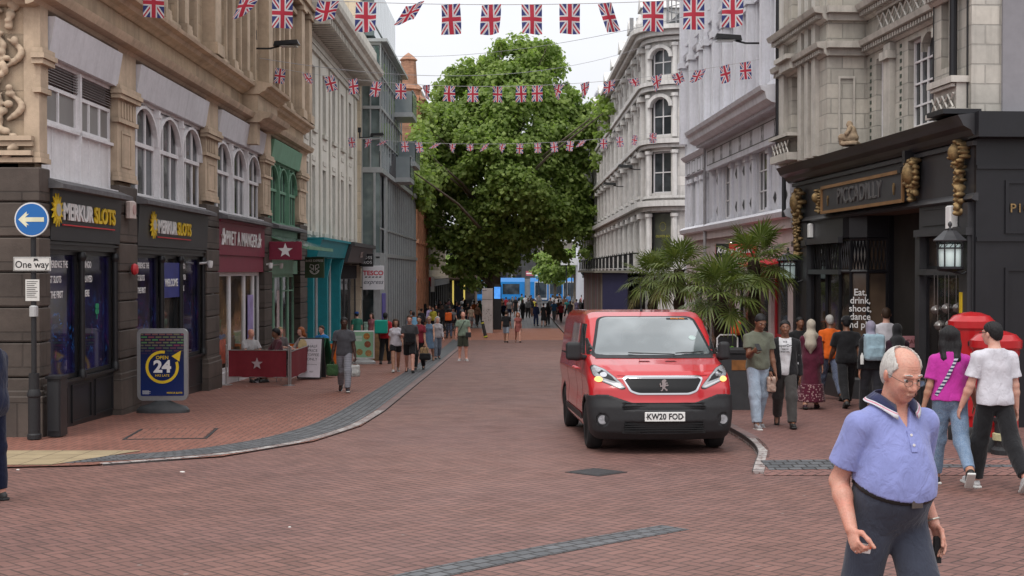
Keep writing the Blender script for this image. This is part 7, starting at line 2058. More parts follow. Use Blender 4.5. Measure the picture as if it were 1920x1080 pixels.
 D = 77; m = MB(); m.tube([(0,0,0),(-.22,0,1.0)],[.11,.085],12); m.tube([(-.012,0,.05),(-.033,0,.13)],.125,12,mi=1); m.tube([(-.19,0,.86),(-.205,0,.93)],.098,12,mi=1)
 tag(m.build('bollard', [IRON, mat('reflective_yellow',(.55,.55,.08),.4)], None, loc=(px(911,D),D,gz(D)), smooth=False), 'leaning black bollard with yellow bands in front of the stone slab', 'bollard')
 D = 98; root = empty('traffic_signal', (px(801,D),D,gz(D)), 0, 'tall black signal post with a red and white plate by the terracotta building', 'signal'); m = MB(); m.tube([(0,0,0),(0,0,3.9)],.09,8); m.box(-.35,.05,-.15,.15,2.2,3.9); m.build('post', BLKF, root)
 m = MB(); m.box(.06,.55,-.05,0,2.5,3.6); p = m.build('plate', WHT, root); m = MB(); m.box(.06,.30,-.06,-.051,2.9,3.6); m.build('red_area', REDP, p)
backdrop()
# ------------------------------------------------------------ street furniture
def street_light(P, rz, label, s=1.0):
 root = empty('wall_street_light', P, rz, label, 'street light', 'street lights bracketed to the buildings')
 m = MB(); m.tube([(0,.55,-.05),(0,.55,.25)],.03,6); m.tube([(0,.55,-.0),(0,.2,.0),(0,0,.05)],.022,6); m.box(-.04,.04,.5,.62,.2,.4); m.build('bracket', BLKF, root)
 m = MB(); m.add([(-.09,.12,.05),(.09,.12,.05),(.15,-.45,.09),(-.15,-.45,.09),(-.05,.10,.16),(.05,.10,.16),(.08,-.40,.19),(-.08,-.40,.19)],[(0,1,2,3),(4,7,6,5),(0,4,5,1),(1,5,6,2),(2,6,7,3),(3,7,4,0)]); h = m.build('head', BLKF, root)
 m = MB(); m.box(-.11,.11,-.40,-.05,.035,.055); m.build('lens', mat('lamp_lens',(.22,.21,.19),.2,spec=.8), h)
 root.scale = (s,s,s)
for (X_,D_,y_,rz_,lab,s) in ((-6.45,36,92,pi/2,'black street light on the sandstone front at upper left',1.25),(5.75,33.4,82,-pi/2,'black street light on the white building at upper right',1.25),
  (5.7,63,318,-pi/2,'black street light on the rounded corner building, nearer one',1.3),(5.7,73,350,-pi/2,'small black street light farther along the stucco row',1.3),(-6.2,58,258,pi/2,'small black street light on the cream building end',1.1)):
 street_light((X_,D_,pz(y_,D_)), rz_, lab, s)

def sign_post():
 D = 18.75; x = px(63,D); g = gz(D)+.035
 root = empty('sign_post', (x,D,g), 0, 'black pole with a blue arrow disc and a one way plate at the left corner', 'sign post')
 h = pz(384,D)-g
 m = MB(); m.tube([(0,0,0),(0,0,.95)],.075,14); m.lathe([(.10,.0),(.10,.06),(.085,.08),(.085,.60),(.10,.62),(.10,.66),(.075,.72)],n=14); m.tube([(0,0,.9),(0,0,h)],.038,12); m.build('pole', BLKP, root, ang=35)
 z = pz(412,D)-g; m = MB(); m.disc((0,z),.25,-.065,40,th=.012); d = m.build('arrow_disc', mat('sign_grey',(.35,.36,.37),.5), root)
 m = MB(); m.disc((0,z),.243,-.068,40,th=.003); m.build('rim', WHT, d); m = MB(); m.disc((0,z),.228,-.0705,40,th=.0024); m.build('blue_face', mat('sign_blue',(.02,.14,.42),.4,.04), d)
 m = MB(); flat(m, [(-.19,z),(-.07,z+.115),(-.07,z+.075),(-.035,z+.085),(-.09,z+.032),(.18,z+.032),(.18,z-.032),(-.09,z-.032),(-.035,z-.085),(-.07,z-.075),(-.07,z-.115)], -.074, .003); m.build('arrow', mat('sign_cream',(.72,.70,.50),.5), d)
 z = pz(495,D)-g; m = MB(); m.cbox(-.27,.27,-.062,-.050,z-.10,z+.10,.004); p = m.build('one_way_plate', mat('plate_white',(.66,.65,.62),.5,.12,8), root)
 m = MB()
 for (a,b,c,e) in ((-.262,.262,z+.086,z+.092),(-.262,.262,z-.092,z-.086),(-.262,-.256,z-.092,z+.092),(.256,.262,z-.092,z+.092)): m.box(a,b,-.0645,-.062,c,e)
 m.build('border', BLK, p); text('One way', .142, BLK, p, (0,-.0635,z-.012), bold=.0015, sx=.94, ext=.001)
 m = MB(); flat(m,[(.02,z+.035),(.06,z+.05),(.10,z+.04),(.08,z+.075),(.03,z+.08)],-.0645,.001); m.build('sticker', BLKP, p)
 z = pz(544,D)-g; m = MB(); m.box(-.10,.10,-.052,-.044,z-.155,z+.155); p = m.build('notice', mat('plate_white'  ,(.6,.6,.6)), root)
 m = MB()
 for k in range(9): m.box(-.08,.08-(k*37%5)*.012,-.0545,-.052,z+.12-k*.028,z+.128-k*.028)
 m.build('print', BLK, p)
 m = MB(); m.cbox(-.05,.05,-.06,.06,z-.38,z-.22,.02); m.build('clamp', GRYL, root)
GRYL = mat('light_grey_metal', (.42,.42,.42), .5, .1)
sign_post()
def cabinet():
 D = 19.05; x = px(100,D); g = gz(D)+.035; root = empty('cabinet', (x,D,g), 0, 'narrow black utility box against the corner pier behind the sign pole', 'cabinet')
 m = MB(); m.cbox(-.10,.10,-.02,.30,0,.86,.015); m.box(-.115,.115,-.04,.32,.85,.89); m.build('box', BLKF, root); m = MB(); m.box(-.08,.08,-.028,-.021,.08,.80); m.build('door', CHARC, root)
cabinet()
def totem():
 D = 23.6; x = px(305,D); g = gz(D)+.021; root = empty('poster_totem', (x,D,g), radians(2), 'grey framed pavement poster reading open 24 outside the arcade', 'poster stand')
 w, z0, z1 = .455, .22, 1.53
 m = MB(); m.lathe([(.48,.0),(.48,.05),(.42,.11),(.25,.16),(.12,.22)],n=28,sy=.55); m.build('base', mat('totem_base',(.06,.062,.065),.6,.15,8), root, smooth=True)
 def rr(w,z0,z1,r,n=5):
  P = []
  for cx,cz,a in ((w-r,z1-r,0),(-w+r,z1-r,90),(-w+r,z0+r,180),(w-r,z0+r,270)):
   for k in range(n+1): t = radians(a+90*k/n); P.append((cx+r*cos(t),cz+r*sin(t)))
  return P
 m = MB(); m.prism(rr(w,z0,z1,.10),'y',-.05,.05); fr = m.build('frame', mat('totem_silver',(.36,.37,.38),.35,.08,metal=.6), root)
 m = MB(); m.prism(rr(w-.065,z0+.085,z1-.085,.02),'y',-.057,-.051)
 def pm():
  mm, N, b = newmat('arcade_poster'); tc = N.new('ShaderNodeTexCoord').outputs['Object']; z = N.xyz(tc)[2]; xx = N.xyz(tc)[0]
  c = N.mix(N.ramp(z,.3,1.3),(.012,.03,.14),(.015,.02,.06)); n = N.noise(tc, 16, 3, .6, 1)
  top = N.ramp(z,1.05,1.25)
  br = N.new('ShaderNodeTexBrick'); N.put(br,'Vector',N.comb(xx,z,0.0)); br.inputs['Scale'].default_value = 1; br.inputs['Brick Width'].default_value=.13; br.inputs['Row Height'].default_value=.05; br.inputs['Mortar Size'].default_value=.012; br.inputs['Color1'].default_value=(.30,.05,.10,1); br.inputs['Color2'].default_value=(.10,.30,.10,1); br.inputs['Mortar'].default_value=(.03,.02,.05,1)
  c = N.mix(N.math('MULTIPLY',top,.8), c, br.outputs['Color']); N.put(b,'Base Color',c); b.inputs['Roughness'].default_value=.15; return mm
 po = m.build('poster', pm(), root)
 zc = .83; m = MB()
 n = 30; a0, a1 = radians(80), radians(80+300); R, r = .30, .25
 vs = []; fs = []
 for k in range(n+1): t = a0+(a1-a0)*k/n; vs += [(R*cos(t),-.0605,zc+R*sin(t)),(r*cos(t),-.0605,zc+r*sin(t))]
 for k in range(n): fs.append((2*k,2*k+2,2*k+3,2*k+1))
 m.add(vs,fs); flat(m,[(.17,zc+.20),(.34,zc+.30),(.31,zc+.10)],-.0605,0); m.build('yellow_ring', YEL, po)
 text('OPEN', .088, YEL, po, (0,-.060,zc+.17), ext=.001, bold=.001); text('24', .30, WHT, po, (0,-.060,zc), ext=.001, bold=.012, sx=1.05); text('HRS LATE', .06, YEL, po, (0,-.060,zc-.155), ext=.001, bold=.0005)
 text('MERKUR SLOTS', .04, YEL, po, (.22,-.060,.36), ext=.001, bold=.001)
 m = MB()
 for k in range(5): m.box(-.36,-.24+(k%2)*.03,-.060,-.0575,.34+k*.014,.345+k*.014)
 m.build('small_print', WHT, po)
totem()
def hung_sign(name, D, x0, x1, y0, y1, m_, label, paint, armx=-7.1):
 root = empty(name, (0,0,0), 0, label, 'shop sign', 'projecting shop signs on the left side')
 a, b, c, d = px(x0,D), px(x1,D), pz(y1,D), pz(y0,D)
 m = MB(); m.cbox(a,b,D-.04,D+.04,c,d,.01); bd = m.build('board', m_, root); m = MB(); m.box(armx,a,D-.02,D+.02,d-.12,d-.08); m.box(armx,a,D-.02,D+.02,c+.08,c+.12); m.build('bracket', BLKF, root)
 paint(bd, (a+b)/2, (c+d)/2, D-.045, b-a, d-c)
def p_star(bd,cx,cz,y,w,h): m = MB(); flat(m, star(cx,cz,h*.42), y-.008, .008); m.build('star', WHT, bd)
hung_sign('hanging_sign', 37.2, 505, 566, 453, 487, BURG, 'burgundy box sign with a white star over the sandwich shop', p_star)
def p_bake(bd,cx,cz,y,w,h):
 text('BAKE EXPRESS', .105, WHT, bd, (cx,y,cz+h*.32), ext=.001, bold=.001, sx=.85); m = MB()
 for s in (-1,1):
  m.tube([(cx+s*.04,y-.005,cz+.07),(cx+s*.13,y-.005,cz+.10),(cx+s*.15,y-.005,cz),(cx+s*.06,y-.005,cz-.04)],.012,4); m.tube([(cx+s*.03,y-.005,cz+.08),(cx+s*.03,y-.005,cz-.1)],.012,4); m.tube([(cx+s*.05,y-.005,cz-.05),(cx+s*.14,y-.005,cz-.10),(cx+s*.04,y-.005,cz-.16)],.012,4)
 m.tube([(cx+.16*cos(t),y-.005,cz-.04+.17*sin(t)) for t in np.linspace(pi*1.1,pi*1.9,9)],.012,4); m.build('emblem', WHT, bd)
hung_sign('hanging_sign', 42.0, 572, 608, 482, 521, mat('dark_green_board',(.045,.075,.035),.5), 'square dark green bakery sign with a pale emblem', p_bake)
def p_moss(bd,cx,cz,y,w,h): text('MOSS', .19, WHT, bd, (cx,y,cz+.11), ext=.001, sp=1.15); text('BROS', .19, WHT, bd, (cx,y,cz-.10), ext=.001, sp=1.15)
hung_sign('hanging_sign', 57.5, 674, 700, 476, 500, BLKF, 'small square black sign with white letters above the supermarket sign', p_moss)
def p_tesco(bd,cx,cz,y,w,h):
 text('TESCO', .29, mat('tesco_red',(.62,.02,.05),.4), bd, (cx,y,cz+.20), ext=.001, bold=.008, sx=1.05); m = MB()
 for k in range(5): x = cx-w*.40+k*w*.165; flat(m, [(x,cz+.0),(x+.10,cz+.0),(x+.13,cz+.05),(x+.03,cz+.05)], y-.004, .002)
 m.build('dashes', BLK, bd); text('express', .29, mat('ink_grey',(.05,.06,.09),.5), bd, (cx,y,cz-.20), ext=.001, shear=.3)
hung_sign('hanging_sign', 59.4, 680, 720, 498, 543, mat('sign_white',(.78,.78,.80),.4,.03), 'square white supermarket sign with red letters on the glass corner', p_tesco, -6.95)

# cafe corner
CHROME2 = mat('brushed_steel', (.50,.50,.50), .3, .1, metal=.9)
def barrier(A, B, m_, label, starry=True, h0=.20, h1=.86):
 ax, ad = A; bx, bd = B; g = gz((ad+bd)/2)+.021; root = empty('cafe_barrier', (ax,ad,g), atan2(bd-ad,bx-ax), label, 'barrier', 'cafe barriers around the tables'); L = math.hypot(bx-ax,bd-ad)
 for x in (0,L): m = MB(); m.tube([(x,0,.02),(x,0,.97)],.022,10); m.lathe([(.15,0),(.15,.012),(.03,.03)],(x,0),18); m.lathe([(.024,.95),(.03,.98),(.001,1.0)],(x,0),10); m.build('post', CHROME2, root, smooth=True)
 m = MB(); n = 12; vs = []; 
 for i in range(n+1):
  x = .06+(L-.12)*i/n; y = .015*sin(i*1.3)
  for z in (h0,(h0+h1)/2,h1): vs.append((x,y*(1 if z < h1-.01 else .3),z))
 m.add(vs,[(3*i+j,3*i+3+j,3*i+4+j,3*i+1+j) for i in range(n) for j in range(2)]); c = m.build('canvas', m_, root, smooth=True)
 m = MB(); m.tube([(.02,0,h1),(L-.02,0,h1)],.012,6); m.tube([(.02,0,h0),(L-.02,0,h0)],.010,6); m.build('rail', CHROME2, root)
 if starry: m = MB(); flat(m, star(L/2,(h0+h1)/2,.15), -.03, .006); m.build('star', mat('faded_star',(.50,.38,.40),.6), c)
BURC = mat('burgundy_canvas', (.20,.018,.028), .75, .1, 6, .003, 90); ORC = mat('orange_canvas', (.75,.16,.02), .7, .08)
barrier((-7.02,31.8),(-5.45,31.6), BURC, 'burgundy canvas cafe barrier with a star, facing the camera')
barrier((-5.42,31.7),(-5.40,34.6), BURC, 'burgundy canvas cafe barrier running along the street side', False)
barrier((-6.95,37.6),(-5.55,37.4), ORC, 'orange canvas barrier behind the coffee board, upper piece', False)
barrier((-5.50,37.3),(-4.85,37.2), ORC, 'short orange canvas barrier beside the walking man', False)
def table(x, D, label):
 g = gz(D)+.021; root = empty('cafe_table', (x,D,g), 0, label, 'table', 'cafe tables'); m = MB(); m.lathe([(.32,.73),(.33,.74),(.33,.755),(.001,.756)],n=24); m.build('tabletop', mat('table_grey',(.30,.29,.28),.4,.1), root); m = MB(); m.tube([(0,0,.02),(0,0,.73)],.025,8); m.lathe([(.22,0),(.22,.015),(.03,.04)],n=16); m.build('base', CHROME2, root)
def chair(x, D, rz, label, m_=None):
 g = gz(D)+.021; root = empty('cafe_chair', (x,D,g), rz, label, 'chair', 'cafe chairs'); m_ = m_ or BLKP
 m = MB(); m.cbox(-.20,.20,-.20,.20,.43,.46,.03); m.build('seat', m_, root)
 m = MB(); m.prism([(-.19,.60),(.19,.60),(.17,.82),(-.17,.82)],'y',.20,.22); m.build('backrest', m_, root)
 for a,b in ((-.17,-.17),(.17,-.17),(-.18,.19),(.18,.19)):
  m = MB(); m.tube([(a*1.1,b*1.1,0),(a,b,.44)]+([(a,b+.01,.80)] if b > 0 else []),.011,6); m.build('leg', CHROME2, root)
table(-6.45,33.0,'small round cafe table behind the star barrier'); chair(-6.75,33.35,2.6,'black cafe chair by the window behind the barrier'); chair(-6.0,33.3,-2.4,'black cafe chair near the barrier corner')
table(-6.2,35.8,'small round cafe table further along the shop'); chair(-6.5,36.2,2.4,'black cafe chair at the further table, wall side'); chair(-5.8,36.1,-2.5,'black cafe chair at the further table, street side')
table(-6.1,38.9,'small round cafe table beyond the orange barrier'); chair(-5.7,39.2,-2.0,'black cafe chair beyond the orange barrier')
def aboard(x, D, rz, w, h, m_, label, paint=None, m2=None):
 g = gz(D)+.021; root = empty('a_board', (x,D,g), rz, label, 'a-board'); a = .22
 for s,nm in ((-1,'front_panel'),(1,'rear_panel')):
  m = MB(Matrix.Translation((0,s*.28,0))@Matrix.Rotation(s*a,4,'X')); m.box(-w/2,w/2,-.015,.015,.04,h); pn = m.build(nm, CHARC if m2 is None else m2, root)
  if s < 0: m = MB(Matrix.Translation((0,s*.28,0))@Matrix.Rotation(s*a,4,'X')); m.box(-w/2+.03,w/2-.03,-.021,-.016,.07,h-.03); f = m.build('poster', m_, pn)
 if paint: paint(f, a, h)
def p_coffee(f, a, h):
 def T(s, sz, z, x=.06, m_=BLK):
  t = text(s, sz, m_, f, (x,-.28-.024+ (z)*sin(a)*1.0, z*cos(a)), ext=.0005); t.rotation_euler = (pi/2-a,0,0)
 for i,s in enumerate(('HALF','PRICE','COFFEE','ONLY')): T(s, .105, .90-i*.115)
 T('every morning', .045, .42); T('PRET', .05, .22)
 m = MB(Matrix.Translation((0,-.28,0))@Matrix.Rotation(-a,4,'X')); m.disc((-.22,.92),.17,-.024,24,th=.002,sx=.7); m.build('cup_ring', mat('coffee_buff',(.48,.36,.18),.5,.3,6), f)
aboard(px(584,34.4),34.4,radians(-6),.64,1.12,mat('coffee_poster',(.62,.58,.62),.4,.10,1.5),'white coffee offer pavement board beside the barrier', p_coffee)
aboard(px(604,35.3),35.3,radians(-55),.60,1.10,BLKF,'black and green pavement board leaning behind the coffee board', None, mat('board_green',(.02,.12,.06),.5))
def poster_stand():
 D = 43.6; x = px(682,D); g = gz(D)+.021; root = empty('poster_stand', (x,D,g), 0, 'mint green pavement poster with round food pictures on a white foot', 'poster stand')
 m = MB(); m.cbox(-.36,.36,-.03,.03,.18,1.12,.02); m.build('frame', WPAINT, root); m = MB(); m.box(-.32,.32,-.036,-.031,.22,1.08); p = m.build('poster', mat('mint_poster',(.30,.55,.36),.4,.08), root)
 for (a,b,c) in ((.10,.93,(.45,.20,.05)),(.13,.66,(.30,.10,.05)),(-.14,.40,(.35,.22,.08)),(.16,.36,(.45,.25,.10))): m = MB(); m.disc((a,b),.11,-.042,16,th=.004); m.build('food_picture', mat('food_%.2f'%c[1],c,.5,.5,20), p)
 m = MB()
 for k in range(4): m.box(-.27,-.06,-.040,-.0365,.92-k*.05,.94-k*.05)
 m.build('print', WHT, p); m = MB(); m.lathe([(.40,.0),(.40,.07),(.30,.14),(.06,.19)],n=20,sy=.6); m.build('foot', GRYL, root, smooth=True)
poster_stand()
D_=46.5; m = MB(); x_=px(712,D_); g_=gz(D_)+.021; m.cbox(-.55,.35,-.2,.2,0,1.0,.02); o_=m.build('planter_box', mat('oiled_timber',(.26,.16,.08),.7,.25,6,joints=(2.0,.16,.3)), None, loc=(x_,D_,g_)); tag(o_,'wooden slatted box behind the mint poster','planter')

# right pavement
def bin_():
 D = 23.4; x = px(1378,D); g = gz(D)+.10; root = empty('litter_bin', (x,D,g), 0, 'large dark litter bin behind the van beside the man with the phone', 'bin')
 m = MB(); m.cbox(-.30,.30,-.26,.26,0,1.02,.03); m.build('body', mat('bin_grey',(.045,.048,.052),.5,.15,6), root); m = MB(); m.cbox(-.32,.32,-.28,.28,1.02,1.10,.02); m.build('lid', BLKP, root); m = MB(); m.box(-.10,.24,-.27,-.261,.72,.90); m.build('label', mat('bin_label',(.24,.10,.03),.5,.3,8), root); m = MB(); m.box(-.2,.2,-.266,-.2605,.92,1.0); m.build('opening', BLK, root)
bin_()
def board_oo():
 D = 25.5; x = px(1364,D); g = gz(D)+.10; root = empty('menu_board', (x,D,g), 0, 'black board with green letters in a bent pale tube frame', 'board')
 z1 = pz(628,D)-g; m = MB(); P = [(-.20,0,0),(-.20,0,z1-.06),(-.14,0,z1),(.14,0,z1),(.20,0,z1-.06),(.20,0,0)]; m.tube(P,.016,8); m.build('frame', WPAINT, root); m = MB(); m.box(-.18,.18,-.01,.01,z1-.42,z1-.04); b = m.build('panel', BLKF, root); text('oo', .12, mat('lime_letter',(.20,.48,.05),.4), b, (.06,-.014,z1-.24), bold=.004, ext=.001)
board_oo()
PB = mat('postbox_red', (.45,.012,.016), .3, .06, 2, coat=.5)
def pillar_box(x, D, h, r, label, rz=0):
 g = gz(D)+.0+.10; root = empty('pillar_box', (x,D,g), rz, label, 'postbox', 'red postboxes on the corner')
 m = MB(); m.lathe([(r*1.08,0),(r*1.08,.16),(r*.98,.20)],n=32,sx=1.15); m.build('plinth', BLKP, root, ang=40)
 m = MB(); m.lathe([(r*.96,.20),(r*.96,h-.34),(r*1.0,h-.30),(r*1.0,h-.24)],n=40,sx=1.15); m.build('body', PB, root, ang=40)
 m = MB(); m.lathe([(r*1.06,h-.24),(r*1.11,h-.22),(r*1.11,h-.13),(r*1.04,h-.115),(r*.85,h-.055),(r*.4,h-.012),(.001,h)],n=40,sx=1.15); m.build('cap', PB, root, ang=30)
 m = MB(); m.box(-.13,.13,-r*1.0-.02,-r*.9,h-.46,h-.40); m.build('slot', BLK, root); m = MB(); m.cbox(-.10,.10,-r*.98-.02,-r*.9,h-.80,h-.56,.01); m.build('notice_plate', mat('notice_white',(.6,.6,.58),.4,.2,20), root)
 m = MB(); m.box(-.15,.15,-r*.97-.012,-r*.9,.35,h-.86); m.build('door', PB, root)
pillar_box(px(1822,18),18,1.78,.25,'taller red pillar box behind the woman in magenta')
pillar_box(px(1868,16.6),16.6,1.55,.255,'shorter red pillar box behind the man in white')
m = MB(); D_=16.2; m.lathe([(.16,0),(.16,.06),(.12,.10),(.12,.38),(.14,.42),(.14,.46)],n=16); m.lathe([(.145,.18),(.145,.26),(.12,.27)],n=16,mi=1); tag(m.build('low_bollard', [BLKP, mat('band_buff',(.45,.42,.25),.5)], None, loc=(px(1885,D_),D_,gz(D_)+.1)), 'low black post with a pale band behind the white trainers', 'bollard')
def cafe_board():
 D = 22.6; x = px(1710,D); g = gz(D)+.10; root = empty('a_board', (x,D,g), radians(8), 'pink topped cafe menu board in the arcade doorway', 'a-board'); h = pz(630,D)-g
 m = MB(); m.prism([(-.22,.05),(.22,.05),(.17,h),(-.17,h)],'y',-.02,.02); b = m.build('panel', mat('pink_board',(.45,.20,.22),.5), root); m = MB(); m.box(-.16,.16,-.026,-.021,.2,h-.2); m.build('chalk_area', BLKF, b); text('CAFE', .10, mat('brown_letter',(.16,.05,.05),.5), b, (0,-.024,h-.10), ext=.001, bold=.001)
 m = MB(); m.tube([(-.2,.3,0),(-.1,.02,h-.1)],.014,5); m.tube([(.2,.3,0),(.1,.02,h-.1)],.014,5); m.build('strut', BLKP, root)
cafe_board()
# litter on the left pavement
LITT = mat('litter_white', (.62,.60,.57), .7, .05)
for i,(x_,y_,lab) in enumerate(((410,733,'crumpled white paper by the dark pier'),(462,728,'white scrap of paper in front of the star barrier'),(340,893,'small white scrap on the kerb stones'),(32,889,'small white scrap on the buff paving'),(542,1000,'tiny white speck of litter on the open brick road'))):
 D_ = 4738/(y_-575); rd = random.Random(i); m = MB(); r = .018+.014*rd.random()
 m.add([(r*cos(a)*rd.uniform(.6,1.2),r*sin(a)*rd.uniform(.6,1.2),.002+rd.uniform(0,.01)) for a in np.linspace(0,2*pi,8)[:-1]]+[(0,0,.015)],[(k,(k+1)%7,7) for k in range(7)]); o_ = m.build('paper_scrap', LITT, None, loc=(px(x_,D_),D_,gz(D_)+.04)); tag(o_, lab, 'litter')
# ------------------------------------------------------------ people
def W(loc, yaw): return Matrix.Translation(Vector(loc))@Matrix.Rotation(radians(yaw),4,'Z')
def put(x, D, side):   # side: 'R' raised pavement, 'L' left pavement, 'M' road
 return (px(x,D), D, gz(D)+{'R':.10,'L':.021,'M':.003}[side])
def ring(c, ax, r, w, m, parent, name='band', n=20, sq=1.0, tilt=None):
 ax = np.array(ax)/np.linalg.norm(ax); a = np.cross(ax,(0,0,1.)) if abs(ax[2]) < .9 else np.cross(ax,(0,1.,0)); a /= np.linalg.norm(a); b = np.cross(ax,a)
 mb = MB(); mb.tube([tuple(c+a*r*cos(t)+b*r*sq*sin(t)) for t in np.linspace(0,2*pi,n+1)], w, 5); return mb.build(name, m, parent, smooth=True)
def backpack(J, loc, yaw, col, label, size=(.15,.085,.22), zoff=-.03, pocket=None, frame=None):
 s = J['s']; p = J['chest']+V3(0,.155+size[1]*.4,zoff)*s; root = empty('backpack', W(loc,yaw)@Vector(p), radians(yaw), label, 'backpack'); c = cloth('bag_'+label[:12], col)
 S = SDF(); S.box((0,0,0),size,.05,.02); S.box((0,.07,-size[2]*.35),(size[0]*.75,.04,size[2]*.42),.03,.02); S.post.append(lambda G,V: V+fold(G,1.4,2)*.003); v,f = S.mesh(.013); np_mesh('body', v, f, c, root)
 m = MB()
 for g in (-1,1): m.tube([(g*.06,-size[1],size[2]*.9),(g*.11,-size[1]-.10,size[2]*.95),(g*.13,-size[1]-.20,size[2]*.6)],.022,6,sq=.4); m.tube([(g*.02,-size[1]*.2,size[2]*.85),(g*.09,-size[1]-.03,size[2]*1.0)],.02,6,sq=.5)
 m.tube([(-.05,size[1]*1.45,size[2]*.10),(.05,size[1]*1.45,size[2]*.10)],.006,4); m.build('strap', c, root, smooth=True)
 return root
def strap_across(J, root, m, side=1, w=.018):
 s = J['s']; a = J['shR' if side > 0 else 'shL']; ch = J['chest']; h = J['pel']; g = side; mb = MB()
 fr = [a+V3(g*.06,-.02,.075)*s, ch+V3(-g*.03,-.135,.09)*s, ch+V3(g*.06,-.15,-.10)*s, h+V3(g*.17,-.09,.06)*s]
 bk = [a+V3(g*.06,.02,.075)*s, ch+V3(-g*.03,.135,.09)*s, ch+V3(g*.06,.145,-.10)*s, h+V3(g*.17,.09,.06)*s]
 mb.tube([tuple(p) for p in fr], w, 6, sq=.3); mb.tube([tuple(p) for p in bk], w, 6, sq=.3); mb.tube([tuple(fr[0]),tuple(bk[0])], w, 6, sq=.3); return mb.build('bag_strap', m, root, smooth=True)
def held_bag(J, loc, yaw, sd, col, label, size=(.14,.07,.17), drop=.12, name='bag', m=None):
 s = J['s']; p = J['palm'+sd]; root = empty(name, W(loc,yaw)@Vector(p), radians(yaw), label, 'bag'); c = m or cloth('hb_'+label[:14], col)
 S = SDF(); S.box((0,0,-drop-size[2]),size,.03,.02); S.ell((0,0,-drop-size[2]*1.3),(size[0]*1.05,size[1]*1.2,size[2]*.7),.03); S.post.append(lambda G,V: V+fold(G,1.8,3)*.007); v,f = S.mesh(.014); np_mesh('body', v, f, c, root)
 mb = MB()
 for g in (-1,1): mb.tube([(g*size[0]*.55,g*.02,-drop-.01),(g*.02,0,0),(0,0,.012)],.006,5)
 mb.build('handle', c, root); return root
tk = lambda n, c, s=.62: (n, s, c)
BLK_T = (.014,.014,.016)
# --- right pavement
A_ = put(1422,19.7,'R')
_,J,_ = person('p', A_, 12, 1.77, 'man in a grey green t-shirt and ripped pale jeans looking at his phone', dict(skin='brown', hair='black', top=tk('sage',(.13,.14,.105)), bottom=('t',1.95,(.30,.38,.47),cloth('ripped_jeans',(.27,.35,.44),.85,.15,'denim'),.022), shoes=(.30,.30,.31), whitesole=True, hem=.05, hands={'R':'grip'}, pose=dict(STROLL2,nod=28,armR=(22,4,88,.9),armL=(2,7,12,0))), vox=.011)
p = W(A_,12)@Vector(J['palmR']+V3(0,-.03,.03)); m = MB(); m.cbox(-.036,.036,-.005,.005,-.072,.072,.004); o = m.build('phone', BLKP, None, loc=p); o.rotation_euler = (radians(-50),0,radians(12)); tag(o,'black phone held by the man in the grey green t-shirt','phone')
B_ = put(1472,19.9,'R')
_,J,_ = person('p', B_, -8, 1.69, 'man in an open black jacket over a white printed t-shirt, walking towards the camera', dict(skin='brown', hair='black', top=tk('whiteprint',(.60,.60,.62),1.6), bottom=('t',1.95,(.05,.048,.047),None or cloth('charcoal_trousers',(.05,.047,.045)),.02), shoes=(.02,.02,.02), pose=dict(WALK1,nod=2)), vox=.011)
S = SDF(); torso_sdf(S, J, 1.02, False, 0, .030); arms_sdf(S, J, 1.05, False, infl=.024, upto=1.95)
hz = J['pel'][2]-.12
S.post.append(lambda G,V: V+fold(G,1.0,4)*.006); S.post.append(lambda G,V: np.maximum(V, hz-G[...,2]))
S.post.append(lambda G,V: np.where(G[...,1] < .0, np.maximum(V, .075+.02*np.sin(G[...,2]*6)-np.abs(G[...,0])), V)); S.post.append(lambda G,V: np.where(np.abs(G[...,0]) < .10, np.maximum(V, G[...,2]-(J['neck'][2]+.02)), V))
v,f = S.mesh(.011); o = np_mesh('jacket', v, f, cloth('black_jacket',BLK_T), [q for q in bpy.data.objects if q.get('label','').startswith('man in an open black jacket')][0])
for i,(s_,z_,sz) in enumerate((('THE',.10,.035),('SuperDry',.045,.06),('TOKYO',-.01,.03),('SPORT 1972',-.05,.025))): text(s_, sz, BLK, o.parent, tuple(J['chest']+V3(-.01,-.155,z_)), name='shirt_print', bold=.001, ext=.001)
p = W(B_,-8)@Vector(J['palmR']); S = SDF(); S.box((0,0,-.10),(.07,.04,.12),.03); S.post.append(lambda G,V: V+fold(G,3,1)*.008); v,f = S.mesh(.012); o = np_mesh('snack_bag', v, f, mat('snack_wrap',(.40,.28,.22),.35,.6,14,spec=.7), None); o.location = p; tag(o,'crinkled clear and orange snack packet in the hand of the man in the black jacket','packet')
person('p', put(1499,25.5,'R'), 10, 1.66, 'young person in black behind the man in the open jacket', dict(skin='brown', hair='black', top=('blk',1.9,BLK_T), bottom=('t',1.95,(.02,.02,.022)), pose=STROLL1), vox=.014)
C_ = put(1521,23.4,'R')
person('p', C_, 165, 1.63, 'woman in a long cream headscarf and maroon floral dress', dict(f=True, skin='tan', hairstyle='hijab', hijab=('cream',(.42,.37,.30)), top=('mar',1.85,(.085,.012,.028)), bottom=('none',0), dress=.80, shoes=(.05,.02,.03), pose=STROLL2), vox=.013)
S = SDF(); S.cone((0,.02,.42),(0,.03,.10),.225,.265,.02); S.post.append(cutplane((0,0,.14),(0,0,-1))); S.post.append(cutplane((0,0,.46),(0,0,1))); v,f = S.mesh(.016); v[:,2] += 0
o = np_mesh('floral_hem', v, f, cloth('floral_hem',(.085,.012,.028),.9,.1,'floral',(.33,.20,.20)), [q for q in bpy.data.objects if q.get('label','').startswith('woman in a long cream')][0])
E_ = put(1557,25.6,'R')
